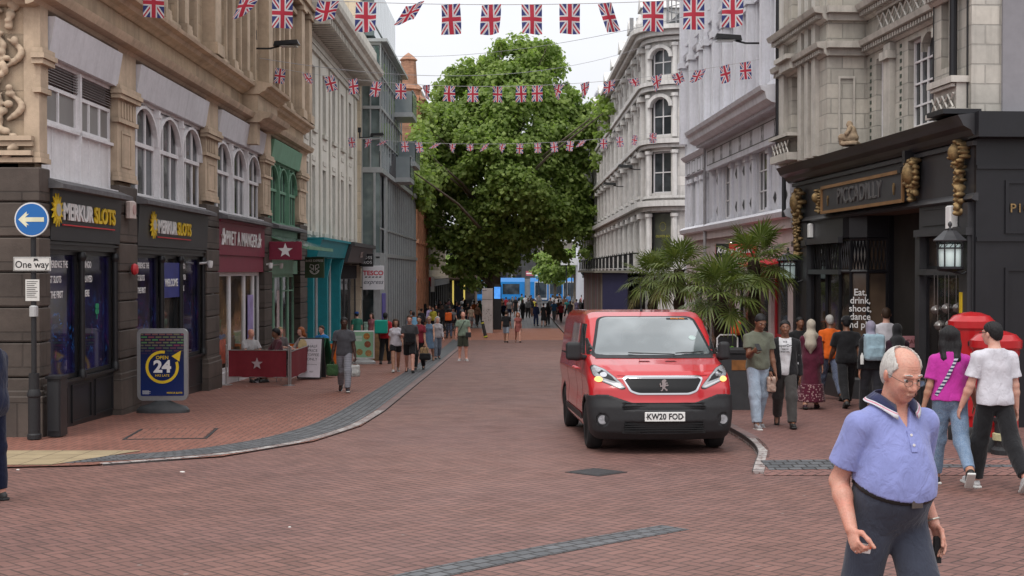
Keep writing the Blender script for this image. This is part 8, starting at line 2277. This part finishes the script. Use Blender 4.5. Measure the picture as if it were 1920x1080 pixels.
person('p', E_, 186, 1.74, 'man with short grey hair in an orange t-shirt walking away', dict(skin='brown', hair='grey', hairstyle='bald', top=tk('orange',(.72,.13,.015)), bottom=('t',1.95,(.03,.05,.11),cloth('dark_jeans',(.03,.05,.11),.9,.1,'denim')), pose=WALK1), vox=.014)
F_ = put(1588,23.8,'R')
person('p', F_, 178, 1.72, 'stocky person all in black with a black cap walking away', dict(w=1.15, skin='brown', hair='black', hairstyle='cap', cap=('blk',BLK_T), top=tk('blackt',BLK_T,.7), bottom=('t',1.95,(.018,.018,.02)), pose=WALK2, ti=.022), vox=.014)
G_ = put(1634,21.8,'R')
_,J,_ = person('p', G_, 182, 1.62, 'woman in a lilac headscarf and black top seen from behind', dict(f=True, skin='tan', hairstyle='hijab', hijab=('lilac',(.25,.23,.30)), top=('blk2',1.9,BLK_T), bottom=('t',1.95,(.02,.02,.025)), pose=STROLL1, ti=.02), vox=.013)
backpack(J, G_, 182, (.30,.43,.50), 'pale blue backpack worn by the woman in the lilac headscarf', (.165,.09,.22), -.03)
p = W(G_,182)@Vector(J['chest']+V3(.20,.16,-.22)); m = MB(); m.lathe([(.001,-.09),(.03,-.09),(.032,.05),(.015,.08),(.015,.10),(.001,.10)],n=12); o = m.build('bottle', mat('white_bottle',(.6,.6,.58),.3,.05), None, loc=p, smooth=True); tag(o,'small white drinks bottle in the side pocket of the pale blue backpack','bottle')
person('p', put(1662,24.6,'R'), 160, 1.84, 'tall man in a white t-shirt in front of the arcade doorway', dict(skin='pale', hair='brown', top=tk('white1',(.60,.58,.62)), bottom=('t',1.95,(.03,.03,.035)), pose=STROLL2), vox=.014)
person('p', put(1683,21.6,'R'), 175, 1.58, 'woman in a long black headscarf and black clothes', dict(f=True, skin='tan', hairstyle='hijab', hijab=('black',BLK_T), top=('blk3',1.9,(.03,.012,.022)), bottom=('none',0), dress=.8, pose=STROLL1), vox=.014)
H_ = put(1378,31,'R')
_,J,_ = person('p', H_, 178, 1.76, 'man in a dark navy top behind the litter bin, walking away', dict(skin='dark', hair='black', top=('navy2',1.9,(.014,.015,.03)), bottom=('t',1.95,(.03,.035,.05)), pose=STROLL1), vox=.016)
backpack(J, H_, 178, (.62,.09,.02), 'bright orange backpack on the man in navy behind the bin', (.12,.07,.16), .03)
J_ = put(1782,14.0,'R'); J_ = (J_[0],J_[1],gz(14.0)+.01)
r_,J,_ = person('p', J_, 176, 1.745, 'woman with long black hair in a magenta t-shirt and blue jeans walking away', dict(f=True, skin='tan', hair='black', hairstyle='long', w=1.12, top=tk('magenta',(.46,.035,.30),.75), bottom=('t',1.93,(.10,.17,.27),cloth('blue_jeans',(.095,.165,.27),.85,.15,'denim'),.006), shoes=(.02,.02,.022), whitesole=True, hem=.0, ti=.018, pose=dict(legL=(16,6,1,6),legR=(-16,34,1,6),footL=4,footR=-42,armL=(-6,13,14,0),armR=(8,17,12,0),lean=3,nod=4,turn=-8)), vox=.0085)
o = strap_across(J, r_, cloth('striped_strap',(.03,.035,.09),.8,.05,'stripe',(.45,.45,.5)), 1, .020)
K_ = (px(1866,13.75),13.75,gz(13.75)+.006)
r_,J,_ = person('p', K_, 187, 1.80, 'man in a white t-shirt and black trousers with white trainers walking away', dict(skin='pale', hair='black', top=tk('white2',(.58,.57,.62),.72), bottom=('t',1.95,BLK_T,cloth('black_track',(.014,.014,.016)),.03), shoes=(.60,.60,.60), whitesole=True, hem=.05, ti=.020, pose=dict(legL=(16,5,2,10),legR=(-20,22,3,10),footL=8,footR=-34,armL=(6,14,14,0),armR=(-4,8,12,0),lean=3,turn=28)), vox=.0085)
for sd in 'LR':       # black side stripes on the trainers
 a = J['an'+sd]; d = J['ft'+sd]; m = MB()
 for k in range(3):
  for g in (-1,1):
   q = a+d*(.02+k*.028)+V3(g*.041,0,-.035); m.tube([tuple(q+V3(0,0,-.02)-d*.01), tuple(q+V3(-g*.008,0,.02)+d*.012)],.005,4)
 m.build('shoe_stripes', BLK, r_)
m = MB(); q = J['head']; R_ = J['Rh']
for g in (-1,1): m.tube([tuple(q+R_@V3(g*.082,.03,.015)),tuple(q+R_@V3(g*.080,-.07,.018)),tuple(q+R_@V3(g*.05,-.115,.015)),tuple(q+R_@V3(g*.01,-.118,.012))],.0035,5)
m.build('glasses', BLK, r_)
# --- the older man in the foreground
L_ = (px(1668,6.2),6.2,gz(6.2)+.003)
lab = 'heavy older man in a pale blue polo shirt and glasses crossing close to the camera'
spec = dict(skin='pink', hair='white', hairstyle='balding', brow='white', belly=.85, w=1.04, fat=1.10, top=tk('polo_blue',(.245,.275,.55),.70), bottom=('t',1.95,(.045,.052,.075),cloth('slate_trousers',(.045,.052,.075),.9,.08),.034), shoes=(.03,.03,.03), hem=-.176, open=.085, folds=.0045, ti=.014,
 hands={'R':'grip','L':'relax'}, pose=dict(legL=(20,8,3,8),legR=(-14,20,3,10),footL=4,footR=-16,armR=(-20,9,58,.32),armL=(-24,7,50,.12),lean=5,nod=22,turn=-2))
man,J,body = person('p', L_, 20, 1.80, lab, spec, vox=.0062)
s = J['s']; c = J['head']; R = J['Rh']; q = lambda x,y,z: tuple(c+R@(V3(x,y,z)*s))
m = MB()              # wire glasses
for g in (-1,1):
 m.tube([q(g*.032+.021*cos(t),-.104+.004*abs(cos(t)),.006+.015*sin(t)) for t in np.linspace(0,2*pi,21)],.0013,5); m.tube([q(g*.053,-.100,.010),q(g*.072,-.075,.012),q(g*.080,-.01,.008),q(g*.080,.022,-.004)],.0015,5)
m.tube([q(-.011,-.106,.010),q(0,-.112,.014),q(.011,-.106,.010)],.0014,5); gl = m.build('glasses', mat('wire_dark',(.10,.09,.08),.3,.05,metal=.7), man, smooth=True)
def lensmat():
 mm, N, b = newmat('clear_lens'); b.inputs['Transmission Weight'].default_value = 1.0; b.inputs['Roughness'].default_value = .02; b.inputs['IOR'].default_value = 1.05; b.inputs['Base Color'].default_value = (.97,.97,.97,1); return mm
m = MB()
LM = lensmat()
for g in (-1,1):
 vs = [q(g*.032+.021*cos(t),-.1045,.006+.015*sin(t)) for t in np.linspace(0,2*pi,17)[:-1]]; m = MB(); m.add(vs,[tuple(range(16))]); m.build('lens', LM, gl)
# wrinkles: folds beside the mouth and across the brow
sk2 = skinmat('pinkd', (.50,.25,.18)); SK['pinkd'] = (.5,.25,.18); m = MB()
for g in (-1,1): m.tube([q(g*.018,-.100,-.032),q(g*.030,-.092,-.048),q(g*.034,-.084,-.064)],[.001,.002,.001],5)
for z in (.052,.062,.072): m.tube([q(-.035,-.078+(z-.05)*.5,z),q(0,-.0905+(z-.05)*.7,z+.002),q(.035,-.078+(z-.05)*.5,z)],[.0008,.0016,.0008],5)
m.build('wrinkles', sk2, body, smooth=True)
# collar with navy, white and pink bands, placket and buttons
NAVC = cloth('collar_navy',(.03,.035,.09)); PNKC = cloth('collar_pink',(.62,.25,.33)); WHC = cloth('collar_white',(.60,.60,.64)); PBL = MATS['cloth_polo_blue']
nk = J['neck']+V3(0,.004,.0); Rt = J['Rt']
def collar(z0, z1, r0, r1, mm, nm, th=.004):
 a0, a1 = radians(-90+26), radians(270-26); m = MB(); vs = []; n = 36
 for k in range(n+1):
  t = a0+(a1-a0)*k/n; fr = max(0,-sin(t)); dz = -.052*fr**2
  for r,z in ((r0,z0),(r1,z1)): vs.append(tuple(nk+Rt@V3(r*cos(t)*1.02, r*sin(t)*(1.08+.12*fr)+.004, z+dz*(1 if z == z0 else 1.15)-(0 if z == z0 else .018*fr**4))))
 m.add(vs,[(2*k,2*k+2,2*k+3,2*k+1) for k in range(n)]); o = m.build(nm, mm, man, smooth=True); sm = o.modifiers.new('thickness','SOLIDIFY'); sm.thickness = th; return o
z0, z1, r0, r1 = .078, .034, .080, .128
L2 = lambda t: (z0+(z1-z0)*t, r0+(r1-r0)*t)
for a,b,mm,nm in ((0,.72,NAVC,'collar'),(.72,.80,WHC,'collar_band'),(.80,.90,PNKC,'collar_band'),(.90,1.0,WHC,'collar_band')): (za,ra),(zb,rb) = L2(a),L2(b); collar(za,zb,ra,rb,mm,nm)
m = MB(); ch = J['chest']
def front(z, x=0, B_=None):   # y of the shirt front at height z
 P_ = np.array([[x,-.45,z]]); S_ = SDF(); torso_sdf(S_, J, 1.04, False, .85, .014+.003)
 best = -.1; ys = np.linspace(-.42,0,211); G = np.stack([np.full(211,x),ys,np.full(211,z)],-1); V = np.full(211,.25)
 for ty,a,k in (B_ or S_.p): d = d_cone(G,*a) if ty == 'c' else d_ell(G,a[0],a[1],a[2]); V = smin(V,d,k)
 i = np.argmax(V < 0); return ys[i]
zt = nk[2]-.088; zs = [zt-.016*k for k in range(7)]
for x0,x1,mm,nm in ((-.016,.016,PBL,'placket'),):
 m = MB(); vs = []
 for z in zs: vs += [(x0,front(z,x0)-.006,z),(x1,front(z,x1)-.006,z)]
 m.add(vs,[(2*k,2*k+1,2*k+3,2*k+2) for k in range(6)]); pk = m.build(nm, mm, man); sm = pk.modifiers.new('thickness','SOLIDIFY'); sm.thickness = .003
for z in (zt-.02,zt-.065):
 m = MB(); m.disc((0,z),.0065,front(z)-.012,12,th=.004); m.build('button', WHT, pk)
for sd in 'LR':
 a, e = J['sh'+sd], J['el'+sd]; d = (e-a); b = a+d*.695; n = d/np.linalg.norm(d); rr = .047*1.024*s+(.041-.047)*1.024*s*.70+.0265
 for k,(mm,w) in enumerate(((NAVC,.0042),(WHC,.0035),(PNKC,.0038))): ring(b-n*(.006+.009*k), n, rr-.0008*k, w, mm, man, 'cuff_band', 28)
zb = J['pel'][2]+.173*s-.40*.19; zb = J['pel'][2]+.173*s; yb = front(zb-.08,0,spec['_B']); zb += .40*yb; yb = front(zb,0,spec['_B']); m = MB(); m.cbox(-.03,.03,yb-.018,yb-.004,zb-.024,zb+.024,.004); m.build('buckle', mat('buckle_metal',(.20,.19,.18),.3,.05,metal=.9), man)
# bare lower thighs are covered: trousers; card and keys in his hands
p = W(L_,20)@Vector(J['palmR']); m = MB(); m.cbox(-.014,.058,-.0008,.0008,-.028,.018,.0006); m.box(.046,.0582,-.0012,.0012,-.006,.018,mi=1); o = m.build('card', [WHT, mat('card_orange',(.75,.12,.03),.4)], None, loc=p); o.rotation_euler = (.2,.15,radians(5)); tag(o,'small white card with an orange corner in the hand of the older man','card')
p = W(L_,20)@Vector(J['palmL']); m = MB(); m.cbox(-.02,.02,-.008,.008,-.10,.03,.006); o = m.build('glasses_case', BLKP, None, loc=p); tag(o,'slim black case hanging from the left hand of the older man','case')
w_ = J['wrL']; ring(w_-J['hdL']*.02, J['hdL'], .034, .005, mat('watch_steel',(.5,.48,.42),.3,.1,metal=.8), man, 'watch_strap', 20)

# --- left side
N_ = (px(-19,12.9),12.9,gz(12.9)+.003)
person('p', N_, -98, 1.80, 'man in a dark blue suit cut off by the left edge', dict(skin='pink', hair='brown', top=('suit',1.93,(.010,.015,.042)), bottom=('t',1.95,(.008,.012,.034)), hem=.16, ti=.026, topname='jacket', pose=dict(STAND,armR=(6,8,16,0),armL=(-14,7,20,0))), vox=.011)
O_ = (px(645,29.3),29.3,gz(29.3)+.021)
_,J,_ = person('p', O_, 4, 1.74, 'man in a dark grey t-shirt and grey checked trousers carrying shopping bags', dict(skin='dark', hair='black', top=tk('dgrey',(.075,.075,.085)), bottom=('t',1.95,(.22,.22,.25),cloth('grey_check',(.20,.20,.23),.9,.1,'stripe',(.27,.27,.30))), shoes=(.02,.02,.03), whitesole=True, hands={'L':'grip','R':'grip'}, pose=dict(WALK1,armL=(4,9,8,0),armR=(-2,10,8,0),turn=12)), vox=.013)
held_bag(J, O_, 4, 'L', 0, 'thin clear carrier bag of shopping in the hand nearer the road', (.11,.07,.13), .10, m=mat('carrier_clear',(.40,.40,.38),.35,.45,12,spec=.7))
held_bag(J, O_, 4, 'R', (.04,.09,.035), 'dark green patterned shopping bag in the hand nearer the shops', (.13,.06,.13), .08)
Q_ = (px(742,38.2),38.2,gz(38.2)+.021)
person('p', Q_, 8, 1.62, 'young woman in a white t-shirt, black shorts and sheer tights', dict(f=True, skin='tan', hair='brown', hairstyle='bob', top=tk('white3',(.55,.53,.58)), bottom=('s',.55,BLK_T), shoes=(.55,.55,.55), whitesole=True, pose=WALK2), vox=.016)
Q2 = (px(768,37.8),37.8,gz(37.8)+.021)
_,J,_ = person('p', Q2, 3, 1.74, 'young man in a dark grey t-shirt and black shorts with a black bag in front', dict(skin='pale', hair='brown', top=tk('grey3',(.06,.06,.065),.7), bottom=('s',.85,BLK_T), shoes=(.02,.02,.02), pose=dict(WALK1,armR=(20,5,80,.7),nod=12)), vox=.015)
p = W(Q2,3)@Vector(J['waist']+V3(.02,-.16,-.02)); S = SDF(); S.box((0,0,0),(.15,.05,.15),.03); S.post.append(lambda G,V: V+fold(G,2,1)*.006); v,f = S.mesh(.016); o = np_mesh('bag', v, f, cloth('blackbag',BLK_T), None); o.location = p; tag(o,'black bag held in front by the young man in dark grey','bag')
_,J,_ = person('p', (px(786,39.5),39.5,gz(39.5)+.021), -6, 1.66, 'person in a maroon t-shirt and black trousers behind the young man in dark grey', dict(f=True, skin='tan', hair='black', top=tk('maroon',(.20,.02,.035)), bottom=('t',1.95,BLK_T), hands={'L':'grip'}, pose=STROLL2), vox=.017)
held_bag(J, (px(786,39.5),39.5,gz(39.5)+.021), -6, 'L', (.33,.22,.12), 'brown paper shopping bag beside the group on the left pavement', (.13,.06,.14), .05)
held_bag(J, (px(787,39.3),39.3,gz(39.3)+.021), -6, 'L', BLK_T, 'black shopping bag hanging below the brown paper bag', (.17,.07,.10), .22)
R_2 = (px(722,43.5),43.5,gz(43.5)+.021)
_,J,_ = person('p', R_2, 172, 1.74, 'food courier in a red top seen from behind', dict(skin='dark', hair='black', top=('red',1.0,(.42,.02,.03)), bottom=('t',1.95,BLK_T), pose=STROLL2), vox=.017)
p = W(R_2,172)@Vector(J['chest']+V3(.05,.36,-.02)); S = SDF(); S.box((0,0,0),(.21,.19,.22),.03); v,f = S.mesh(.018); o = np_mesh('delivery_box', v, f, mat('teal_bag',(.005,.33,.25),.6,.08), None); o.location = p; tag(o,'square teal insulated delivery bag carried by the courier','delivery bag')
m = MB(); m.disc((0,0),.07,.20,16,th=.004); m.build('badge', mat('teal_dark',(.003,.18,.14),.5), o)
S_ = (px(805,45.8),45.8,gz(45.8)+.021)
r_,J,_ = person('p', S_, -4, 1.63, 'woman in a sleeveless denim blue dress and sunglasses', dict(f=True, skin='tan', hair='blonde', hairstyle='bun', top=('den',0,(.10,.16,.24)), bottom=('none',0), dress=.42, shoes=(.3,.2,.12), pose=WALK2), vox=.017)
m = MB(); q = J['head']; m.tube([tuple(q+V3(-.075,-.07,.015)),tuple(q+V3(-.03,-.105,.012)),tuple(q+V3(.03,-.105,.012)),tuple(q+V3(.075,-.07,.015))],.014,6,sq=.5); m.build('sunglasses', BLK, r_)
T_ = (px(868,46.5),46.5,gz(46.5)+.003)
r_,J,_ = person('p', T_, 4, 1.76, 'bald man in a sage green t-shirt and olive shorts with a cross body bag', dict(w=1.12, skin='pink', hairstyle='none', top=tk('sage2',(.20,.26,.20),.6), bottom=('s',.98,(.045,.05,.035)), shoes=(.5,.5,.5), whitesole=True, pose=STAND), vox=.016)
strap_across(J, r_, BLK, -1, .012); p = W(T_,4)@Vector(J['pel']+V3(.19,-.10,-.02)); m = MB(); m.cbox(-.10,.10,-.04,.04,-.09,.09,.02); o = m.build('cross_body_bag', BLKP, None, loc=p); tag(o,'small black bag at the hip of the bald man in green','bag')
U1 = (px(949,69.5),69.5,gz(69.5)+.003); U2 = (px(971,69.8),69.8,gz(69.8)+.003)
person('p', U1, 170, 1.72, 'man in a black t-shirt and pale grey shorts beside the woman in the rust dress', dict(skin='tan', hair='brown', top=tk('blk5',BLK_T,.7), bottom=('s',.95,(.26,.30,.36)), shoes=(.03,.03,.03), pose=STROLL1), vox=.022)
person('p', U2, 5, 1.66, 'woman in a short rust patterned dress beside the man in pale grey shorts', dict(f=True, skin='pale', hair='ginger', hairstyle='bob', top=('rust',.4,(.28,.09,.08)), bottom=('none',0), dress=.30, shoes=(.02,.02,.02), pose=WALK1), vox=.022)
person('p', (px(669,54),54,gz(54)+.021), 200, 1.72, 'person in a blue cap, green top and pale shorts by the dark shop', dict(skin='pale', hairstyle='cap', cap=('blue',(.02,.08,.30)), top=tk('grn',(.03,.16,.11)), bottom=('s',.9,(.30,.50,.42)), pose=STROLL1), vox=.02)
person('p', (px(697,57.5),57.5,gz(57.5)+.021), -30, 1.66, 'woman in a dusty pink dress by the supermarket entrance', dict(f=True, skin='pale', hair='brown', hairstyle='long', top=('dpink',.6,(.38,.13,.15)), bottom=('none',0), dress=.55, pose=STROLL2), vox=.02)
person('p', (px(775,62),62,gz(62)+.021), 185, 1.70, 'person in a sky blue top behind the group on the left pavement', dict(skin='brown', hair='black', top=('sky',1.0,(.20,.42,.60)), bottom=('t',1.95,(.03,.04,.07)), pose=STROLL1), vox=.022)
person('p', (px(770,75),75,gz(75)+.003), 20, 1.70, 'person in a pale blue shirt by the podium glazing', dict(skin='tan', hair='black', top=('pb',1.9,(.30,.38,.48)), bottom=('t',1.95,(.05,.05,.06)), pose=STROLL2), vox=.025)
person('p', (px(820,47.5),47.5,gz(47.5)+.021), 12, 1.58, 'person in grey and white just behind the woman in the blue dress', dict(f=True, skin='pale', hair='grey', hairstyle='bob', top=('gw',1.9,(.35,.33,.35)), bottom=('t',1.95,(.12,.14,.18)), pose=STROLL2), vox=.022)
# seated at the cafe tables
def seated(x, D, yaw, label, spec, seat=.46):
 spec['pose'] = dict(legL=(84,84,8,6),legR=(84,84,8,6),armL=(30,8,60,.4),armR=(34,8,64,.4),lean=8,nod=spec.pop('nod',8),seat=seat)
 return person('p', (x, D, gz(D)+.021), yaw, 1.72, label, spec, vox=.018)
seated(-6.75,33.30,40,'bald man sitting behind the star barrier',dict(skin='pink',hairstyle='none',top=('wht9',.7,(.40,.38,.38)),bottom=('t',1.95,(.03,.03,.04)),w=1.1))
seated(-5.98,33.25,-60,'person with curly black hair sitting at the near table',dict(skin='brown',hair='black',hairstyle='curly',top=('mrn9',1.0,(.10,.03,.04)),bottom=('t',1.95,(.02,.02,.03))))
seated(-6.5,36.15,30,'fair haired person sitting at the further table, wall side',dict(skin='pale',hair='blonde',top=('gr9',1.0,(.12,.10,.10)),bottom=('t',1.95,(.02,.02,.03))))
seated(-5.8,36.05,-50,'woman with auburn hair sitting at the further table, street side',dict(f=True,skin='pale',hair='ginger',hairstyle='bob',top=('cr9',1.0,(.40,.33,.30)),bottom=('t',1.95,(.02,.02,.03))))
seated(-5.7,39.1,-30,'child like figure in a bright blue top sitting beyond the orange barrier',dict(skin='pale',hair='brown',top=('bl9',.8,(.03,.22,.55)),bottom=('t',1.95,(.02,.02,.03))))
# cyclist standing over a bicycle
D_ = 76.5; V_ = (px(842,D_),D_,gz(D_)+.003)
r_,J,_ = person('p', V_, 185, 1.74, 'courier in dark clothes standing astride a bicycle', dict(skin='tan', hair='black', top=('dk7',1.9,(.02,.02,.024)), bottom=('t',1.95,(.14,.18,.26)), pose=STAND), vox=.024)
p = W(V_,185)@Vector(J['chest']+V3(.05,.26,-.02)); S = SDF(); S.box((0,0,0),(.20,.16,.24),.05); v,f = S.mesh(.025); o = np_mesh('delivery_box', v, f, mat('orange_bag',(.80,.14,.02),.6), None); o.location = p; tag(o,'bright orange delivery bag on the cyclist','delivery bag')
bk = empty('bicycle', (px(846,D_),D_-.35,gz(D_)+.003), .25, 'dark bicycle held across the street by the courier in dark clothes', 'bicycle')
for x in (-.52,.52):
 wl = empty('wheel', (x,0,.33)); wl.parent = bk
 m = MB(); m.tube([(.32*cos(t),0,.32*sin(t)) for t in np.linspace(0,2*pi,29)],.020,6); m.build('tyre', RUB, wl)
 m = MB()
 for k in range(10): t = pi*k/10; m.tube([(.30*cos(t),0,.30*sin(t)),(-.30*cos(t),0,-.30*sin(t))],.003,3)
 m.build('spokes', CHROME2, wl)
m = MB()
for a,b in (((-.52,.33),(-.18,.30)),((-.52,.33),(-.22,.78)),((-.18,.30),(-.25,.88)),((-.18,.30),(.34,.80)),((-.23,.78),(.33,.84)),((.31,.95),(.52,.33))): m.tube([(a[0],0,a[1]),(b[0],0,b[1])],.017,6)
m.build('bicycle_frame', BLKP, bk); m = MB(); m.tube([(.30,-.25,1.0),(.33,0,.98),(.30,.25,1.0)],.013,6); m.build('handlebar', BLKP, bk); m = MB(); m.cbox(-.38,-.12,-.06,.06,.88,.93,.02); m.build('saddle', BLKP, bk)

# --- the far crowd: prototypes built once, copied with their own clothes
CT = dict(black=(.015,.015,.017), white=(.55,.54,.56), grey=(.18,.18,.19), navy=(.02,.03,.08), red=(.35,.03,.04), beige=(.36,.29,.22), pink=(.50,.22,.26), blue=(.08,.22,.45), green=(.06,.16,.10), brown=(.14,.07,.045), yellow=(.55,.48,.06), teal=(.03,.24,.24), orange=(.65,.16,.04), charcoal=(.045,.045,.05), lilac=(.32,.27,.42))
ct = lambda c: cloth('crowd_'+c, CT[c])
PROTO = []
for i,(f_,yaw_,pose,hs,bt,dr) in enumerate(((0,0,WALK1,'short','t',0),(1,0,WALK2,'long','t',0),(0,0,STROLL2,'short','s',0),(1,0,STROLL1,'bob','t',0),(1,0,STAND,'bun','none',.5),(0,0,STAND,'short','t',0),(0,0,WALK2,'cap','t',0),(1,0,STROLL2,'hijab','none',.8))):
 sp = dict(f=bool(f_), skin='tan' if i%2 else 'pale', hair='black' if i%3 else 'brown', hairstyle=hs, cap=('b',BLK_T), hijab=('ink',BLK_T), top=('x%d'%i,[.6,1.9][i%2],(.1,.1,.1)), bottom=(bt,[1.95,.9][bt == 's'],(.1,.1,.1)), pose=pose)
 if dr: sp['dress'] = dr
 PROTO.append(person('p', (0,0,0), 0, 1.72, 'distant walker prototype number %d'%i, sp, vox=.034)[0])
O1 = 'first second third fourth fifth sixth seventh eighth ninth tenth eleventh twelfth thirteenth fourteenth fifteenth sixteenth seventeenth eighteenth nineteenth'.split()
ORD = O1+[t+('ieth' if k < 0 else 'y-'+O1[k]) for t in ('twent','thirt','fort','fift') for k in range(-1,9)]
used = set(); rdc = random.Random(77)
crowd = []   # (px, D, top, bottom, proto, yaw)
left = [(783,88,'beige','brown'),(790,80,'charcoal','black'),(797,92,'black','beige'),(806,86,'lilac','grey'),(812,82,'yellow','black'),(818,90,'charcoal','navy'),(824,96,'brown','black'),(829,88,'black','black'),(836,99,'grey','grey'),(843,93,'charcoal','black'),(849,88,'grey','black'),(855,101,'black','grey'),(861,95,'navy','black'),(866,89,'black','black'),(872,104,'charcoal','beige'),(877,96,'black','navy'),(883,92,'beige','grey'),(889,100,'orange','charcoal'),(895,95,'brown','black'),(900,103,'green','grey'),(790,100,'white','grey'),(815,104,'blue','grey'),(842,108,'pink','black'),(868,112,'white','black')]
right = [(942,118,'brown','black'),(949,122,'red','grey'),(955,110,'white','navy'),(961,125,'charcoal','black'),(967,116,'black','charcoal'),(973,121,'white','white'),(980,108,'charcoal','charcoal'),(985,124,'white','black'),(990,112,'grey','black'),(996,128,'navy','black'),(1001,117,'yellow','black'),(1005,96,'navy','navy'),(1012,122,'grey','black'),(1019,95,'black','black'),(1027,97,'black','charcoal'),(1032,120,'charcoal','black'),(1039,104,'blue','grey'),(1045,118,'white','black'),(1052,101,'red','black'),(1058,124,'brown','grey'),(1063,113,'teal','black'),(1069,105,'grey','grey'),(1075,119,'beige','black'),(1081,110,'lilac','navy'),(1088,116,'charcoal','black'),(1095,107,'black','brown'),(1103,114,'black','black'),(978,131,'green','grey'),(1010,133,'grey','navy'),(1036,130,'white','charcoal'),(1066,134,'blue','navy'),(1091,128,'pink','grey')]
dk = ['black','charcoal','navy','black','grey','brown','black','charcoal']
left += [(786+(k*61)%112, 96+(k*7)%16, dk[k%8], dk[(k*3+1)%8]) for k in range(17)]
right += [(944+(k*53)%160, 104+(k*11)%30, dk[(k+2)%8], dk[(k*5)%8]) for k in range(14)]
for side, lst in (('left of slab',left),('right of slab',right)):
 lst = sorted(lst); seen = {}
 for i,(x,D,a,b) in enumerate(lst):
  pr = PROTO[(i*5+3)%8]; dress = ((i*5+3)%8) in (4,7); yaw = 0 if (i*7)%5 < 2 else 180
  key = (a, 'dress' if dress else b); seen[key] = seen.get(key,0)+1
  c = copy_tree(pr); c.location = (px(x,D),D,gz(D)+.002); c.rotation_euler = (0,0,radians(yaw+rdc.uniform(-25,25))); s = rdc.uniform(.93,1.06); c.scale = (s,s,s)
  kind = ('%s dress'%a) if dress else '%s top, %s %s'%(a, b, 'shorts' if (i*5+3)%8 == 2 else 'trousers')
  c['label'] = 'far crowd member %s, %s from left, %s'%(side, ORD[i], kind)
  c['group'] = 'distant crowd in the square'
  for o in c.children:
   st = o.name.split('.')[0]
   mt = ct(a) if st in ('shirt','dress','headscarf') else (ct(b) if st in ('trousers','shorts') else None)
   if st == 'headscarf': mt = ct('black' if i%2 else 'grey')
   if mt: o.material_slots[0].link = 'OBJECT'; o.material_slots[0].material = mt
def rm_tree(o):
 for ch in list(o.children): rm_tree(ch)
 bpy.data.objects.remove(o)
for o in PROTO: rm_tree(o)
# two heads passing behind the van
person('p', (px(1082,30),30,gz(30)+.003), 185, 1.58, 'fair haired person just visible over the van roof on its left', dict(f=True, skin='pale', hair='blonde', hairstyle='bob', top=('vv',1.0,(.2,.1,.12)), bottom=('t',1.95,(.02,.02,.03)), pose=STROLL1), vox=.02)
# ------------------------------------------------------------ camera, light
cam = bpy.data.cameras.new('camera'); co = link('camera', cam); sc.camera = co
co.location = (0,0,CH); co.rotation_euler = (pi/2-math.atan((540-HZ)/F), 0, 0)
cam.sensor_width = 36; cam.lens = 36*F/1920; cam.clip_end = 2000; cam.clip_start = .1
cam.dof.use_dof = False
w = bpy.data.worlds.new('World'); sc.world = w; w.use_nodes = True
nt = w.node_tree; N = NT(w)
bg = nt.nodes['Background']
sky = nt.nodes.new('ShaderNodeTexSky'); sky.sky_type = 'NISHITA'; sky.sun_disc = False
SE, SR = 58, 205
sky.sun_elevation = radians(SE); sky.sun_rotation = radians(SR); sky.dust_density = 3; sky.air_density = 1.2
gen = N.new('ShaderNodeTexCoord').outputs['Generated']
x, y, z = N.xyz(gen)
n = N.noise(N.mapping(gen, (1.0,1.0,2.2)), 2.4, 6, .55, .4)
# bright overcast: a thick cloud sheet, paler toward the zenith, with the blue sky barely showing through it
cl = N.mix(N.ramp(z, 0.0, .75), (7.7,7.7,7.95), (12.6,12.6,12.8))
cl = N.mix(N.ramp(n, .38, .66), N.mix(1.0, cl, (.93,.94,.955), 'MULTIPLY'), cl)
c = N.mix(.90, sky.outputs['Color'], cl)
nt.links.new(c, bg.inputs['Color']); bg.inputs['Strength'].default_value = .124
sl = bpy.data.lights.new('sun', 'SUN'); so = link('sun', sl)
sl.energy = 1.5; sl.angle = radians(25); sl.color = (1,.96,.9)
az = radians(SR)  # compass style: 0 = +Y, clockwise
d = Vector((sin(az)*cos(radians(SE)), cos(az)*cos(radians(SE)), sin(radians(SE))))
so.rotation_euler = d.to_track_quat('Z','Y').to_euler()
sc.view_settings.view_transform = 'Standard'; sc.view_settings.look = 'None'; sc.view_settings.exposure = 0
sc.cycles.max_bounces = 6; sc.cycles.diffuse_bounces = 3; sc.cycles.glossy_bounces = 3; sc.cycles.transparent_max_bounces = 12
sc.cycles.use_denoising = True
print('script seconds', round(time.time()-T0,1))
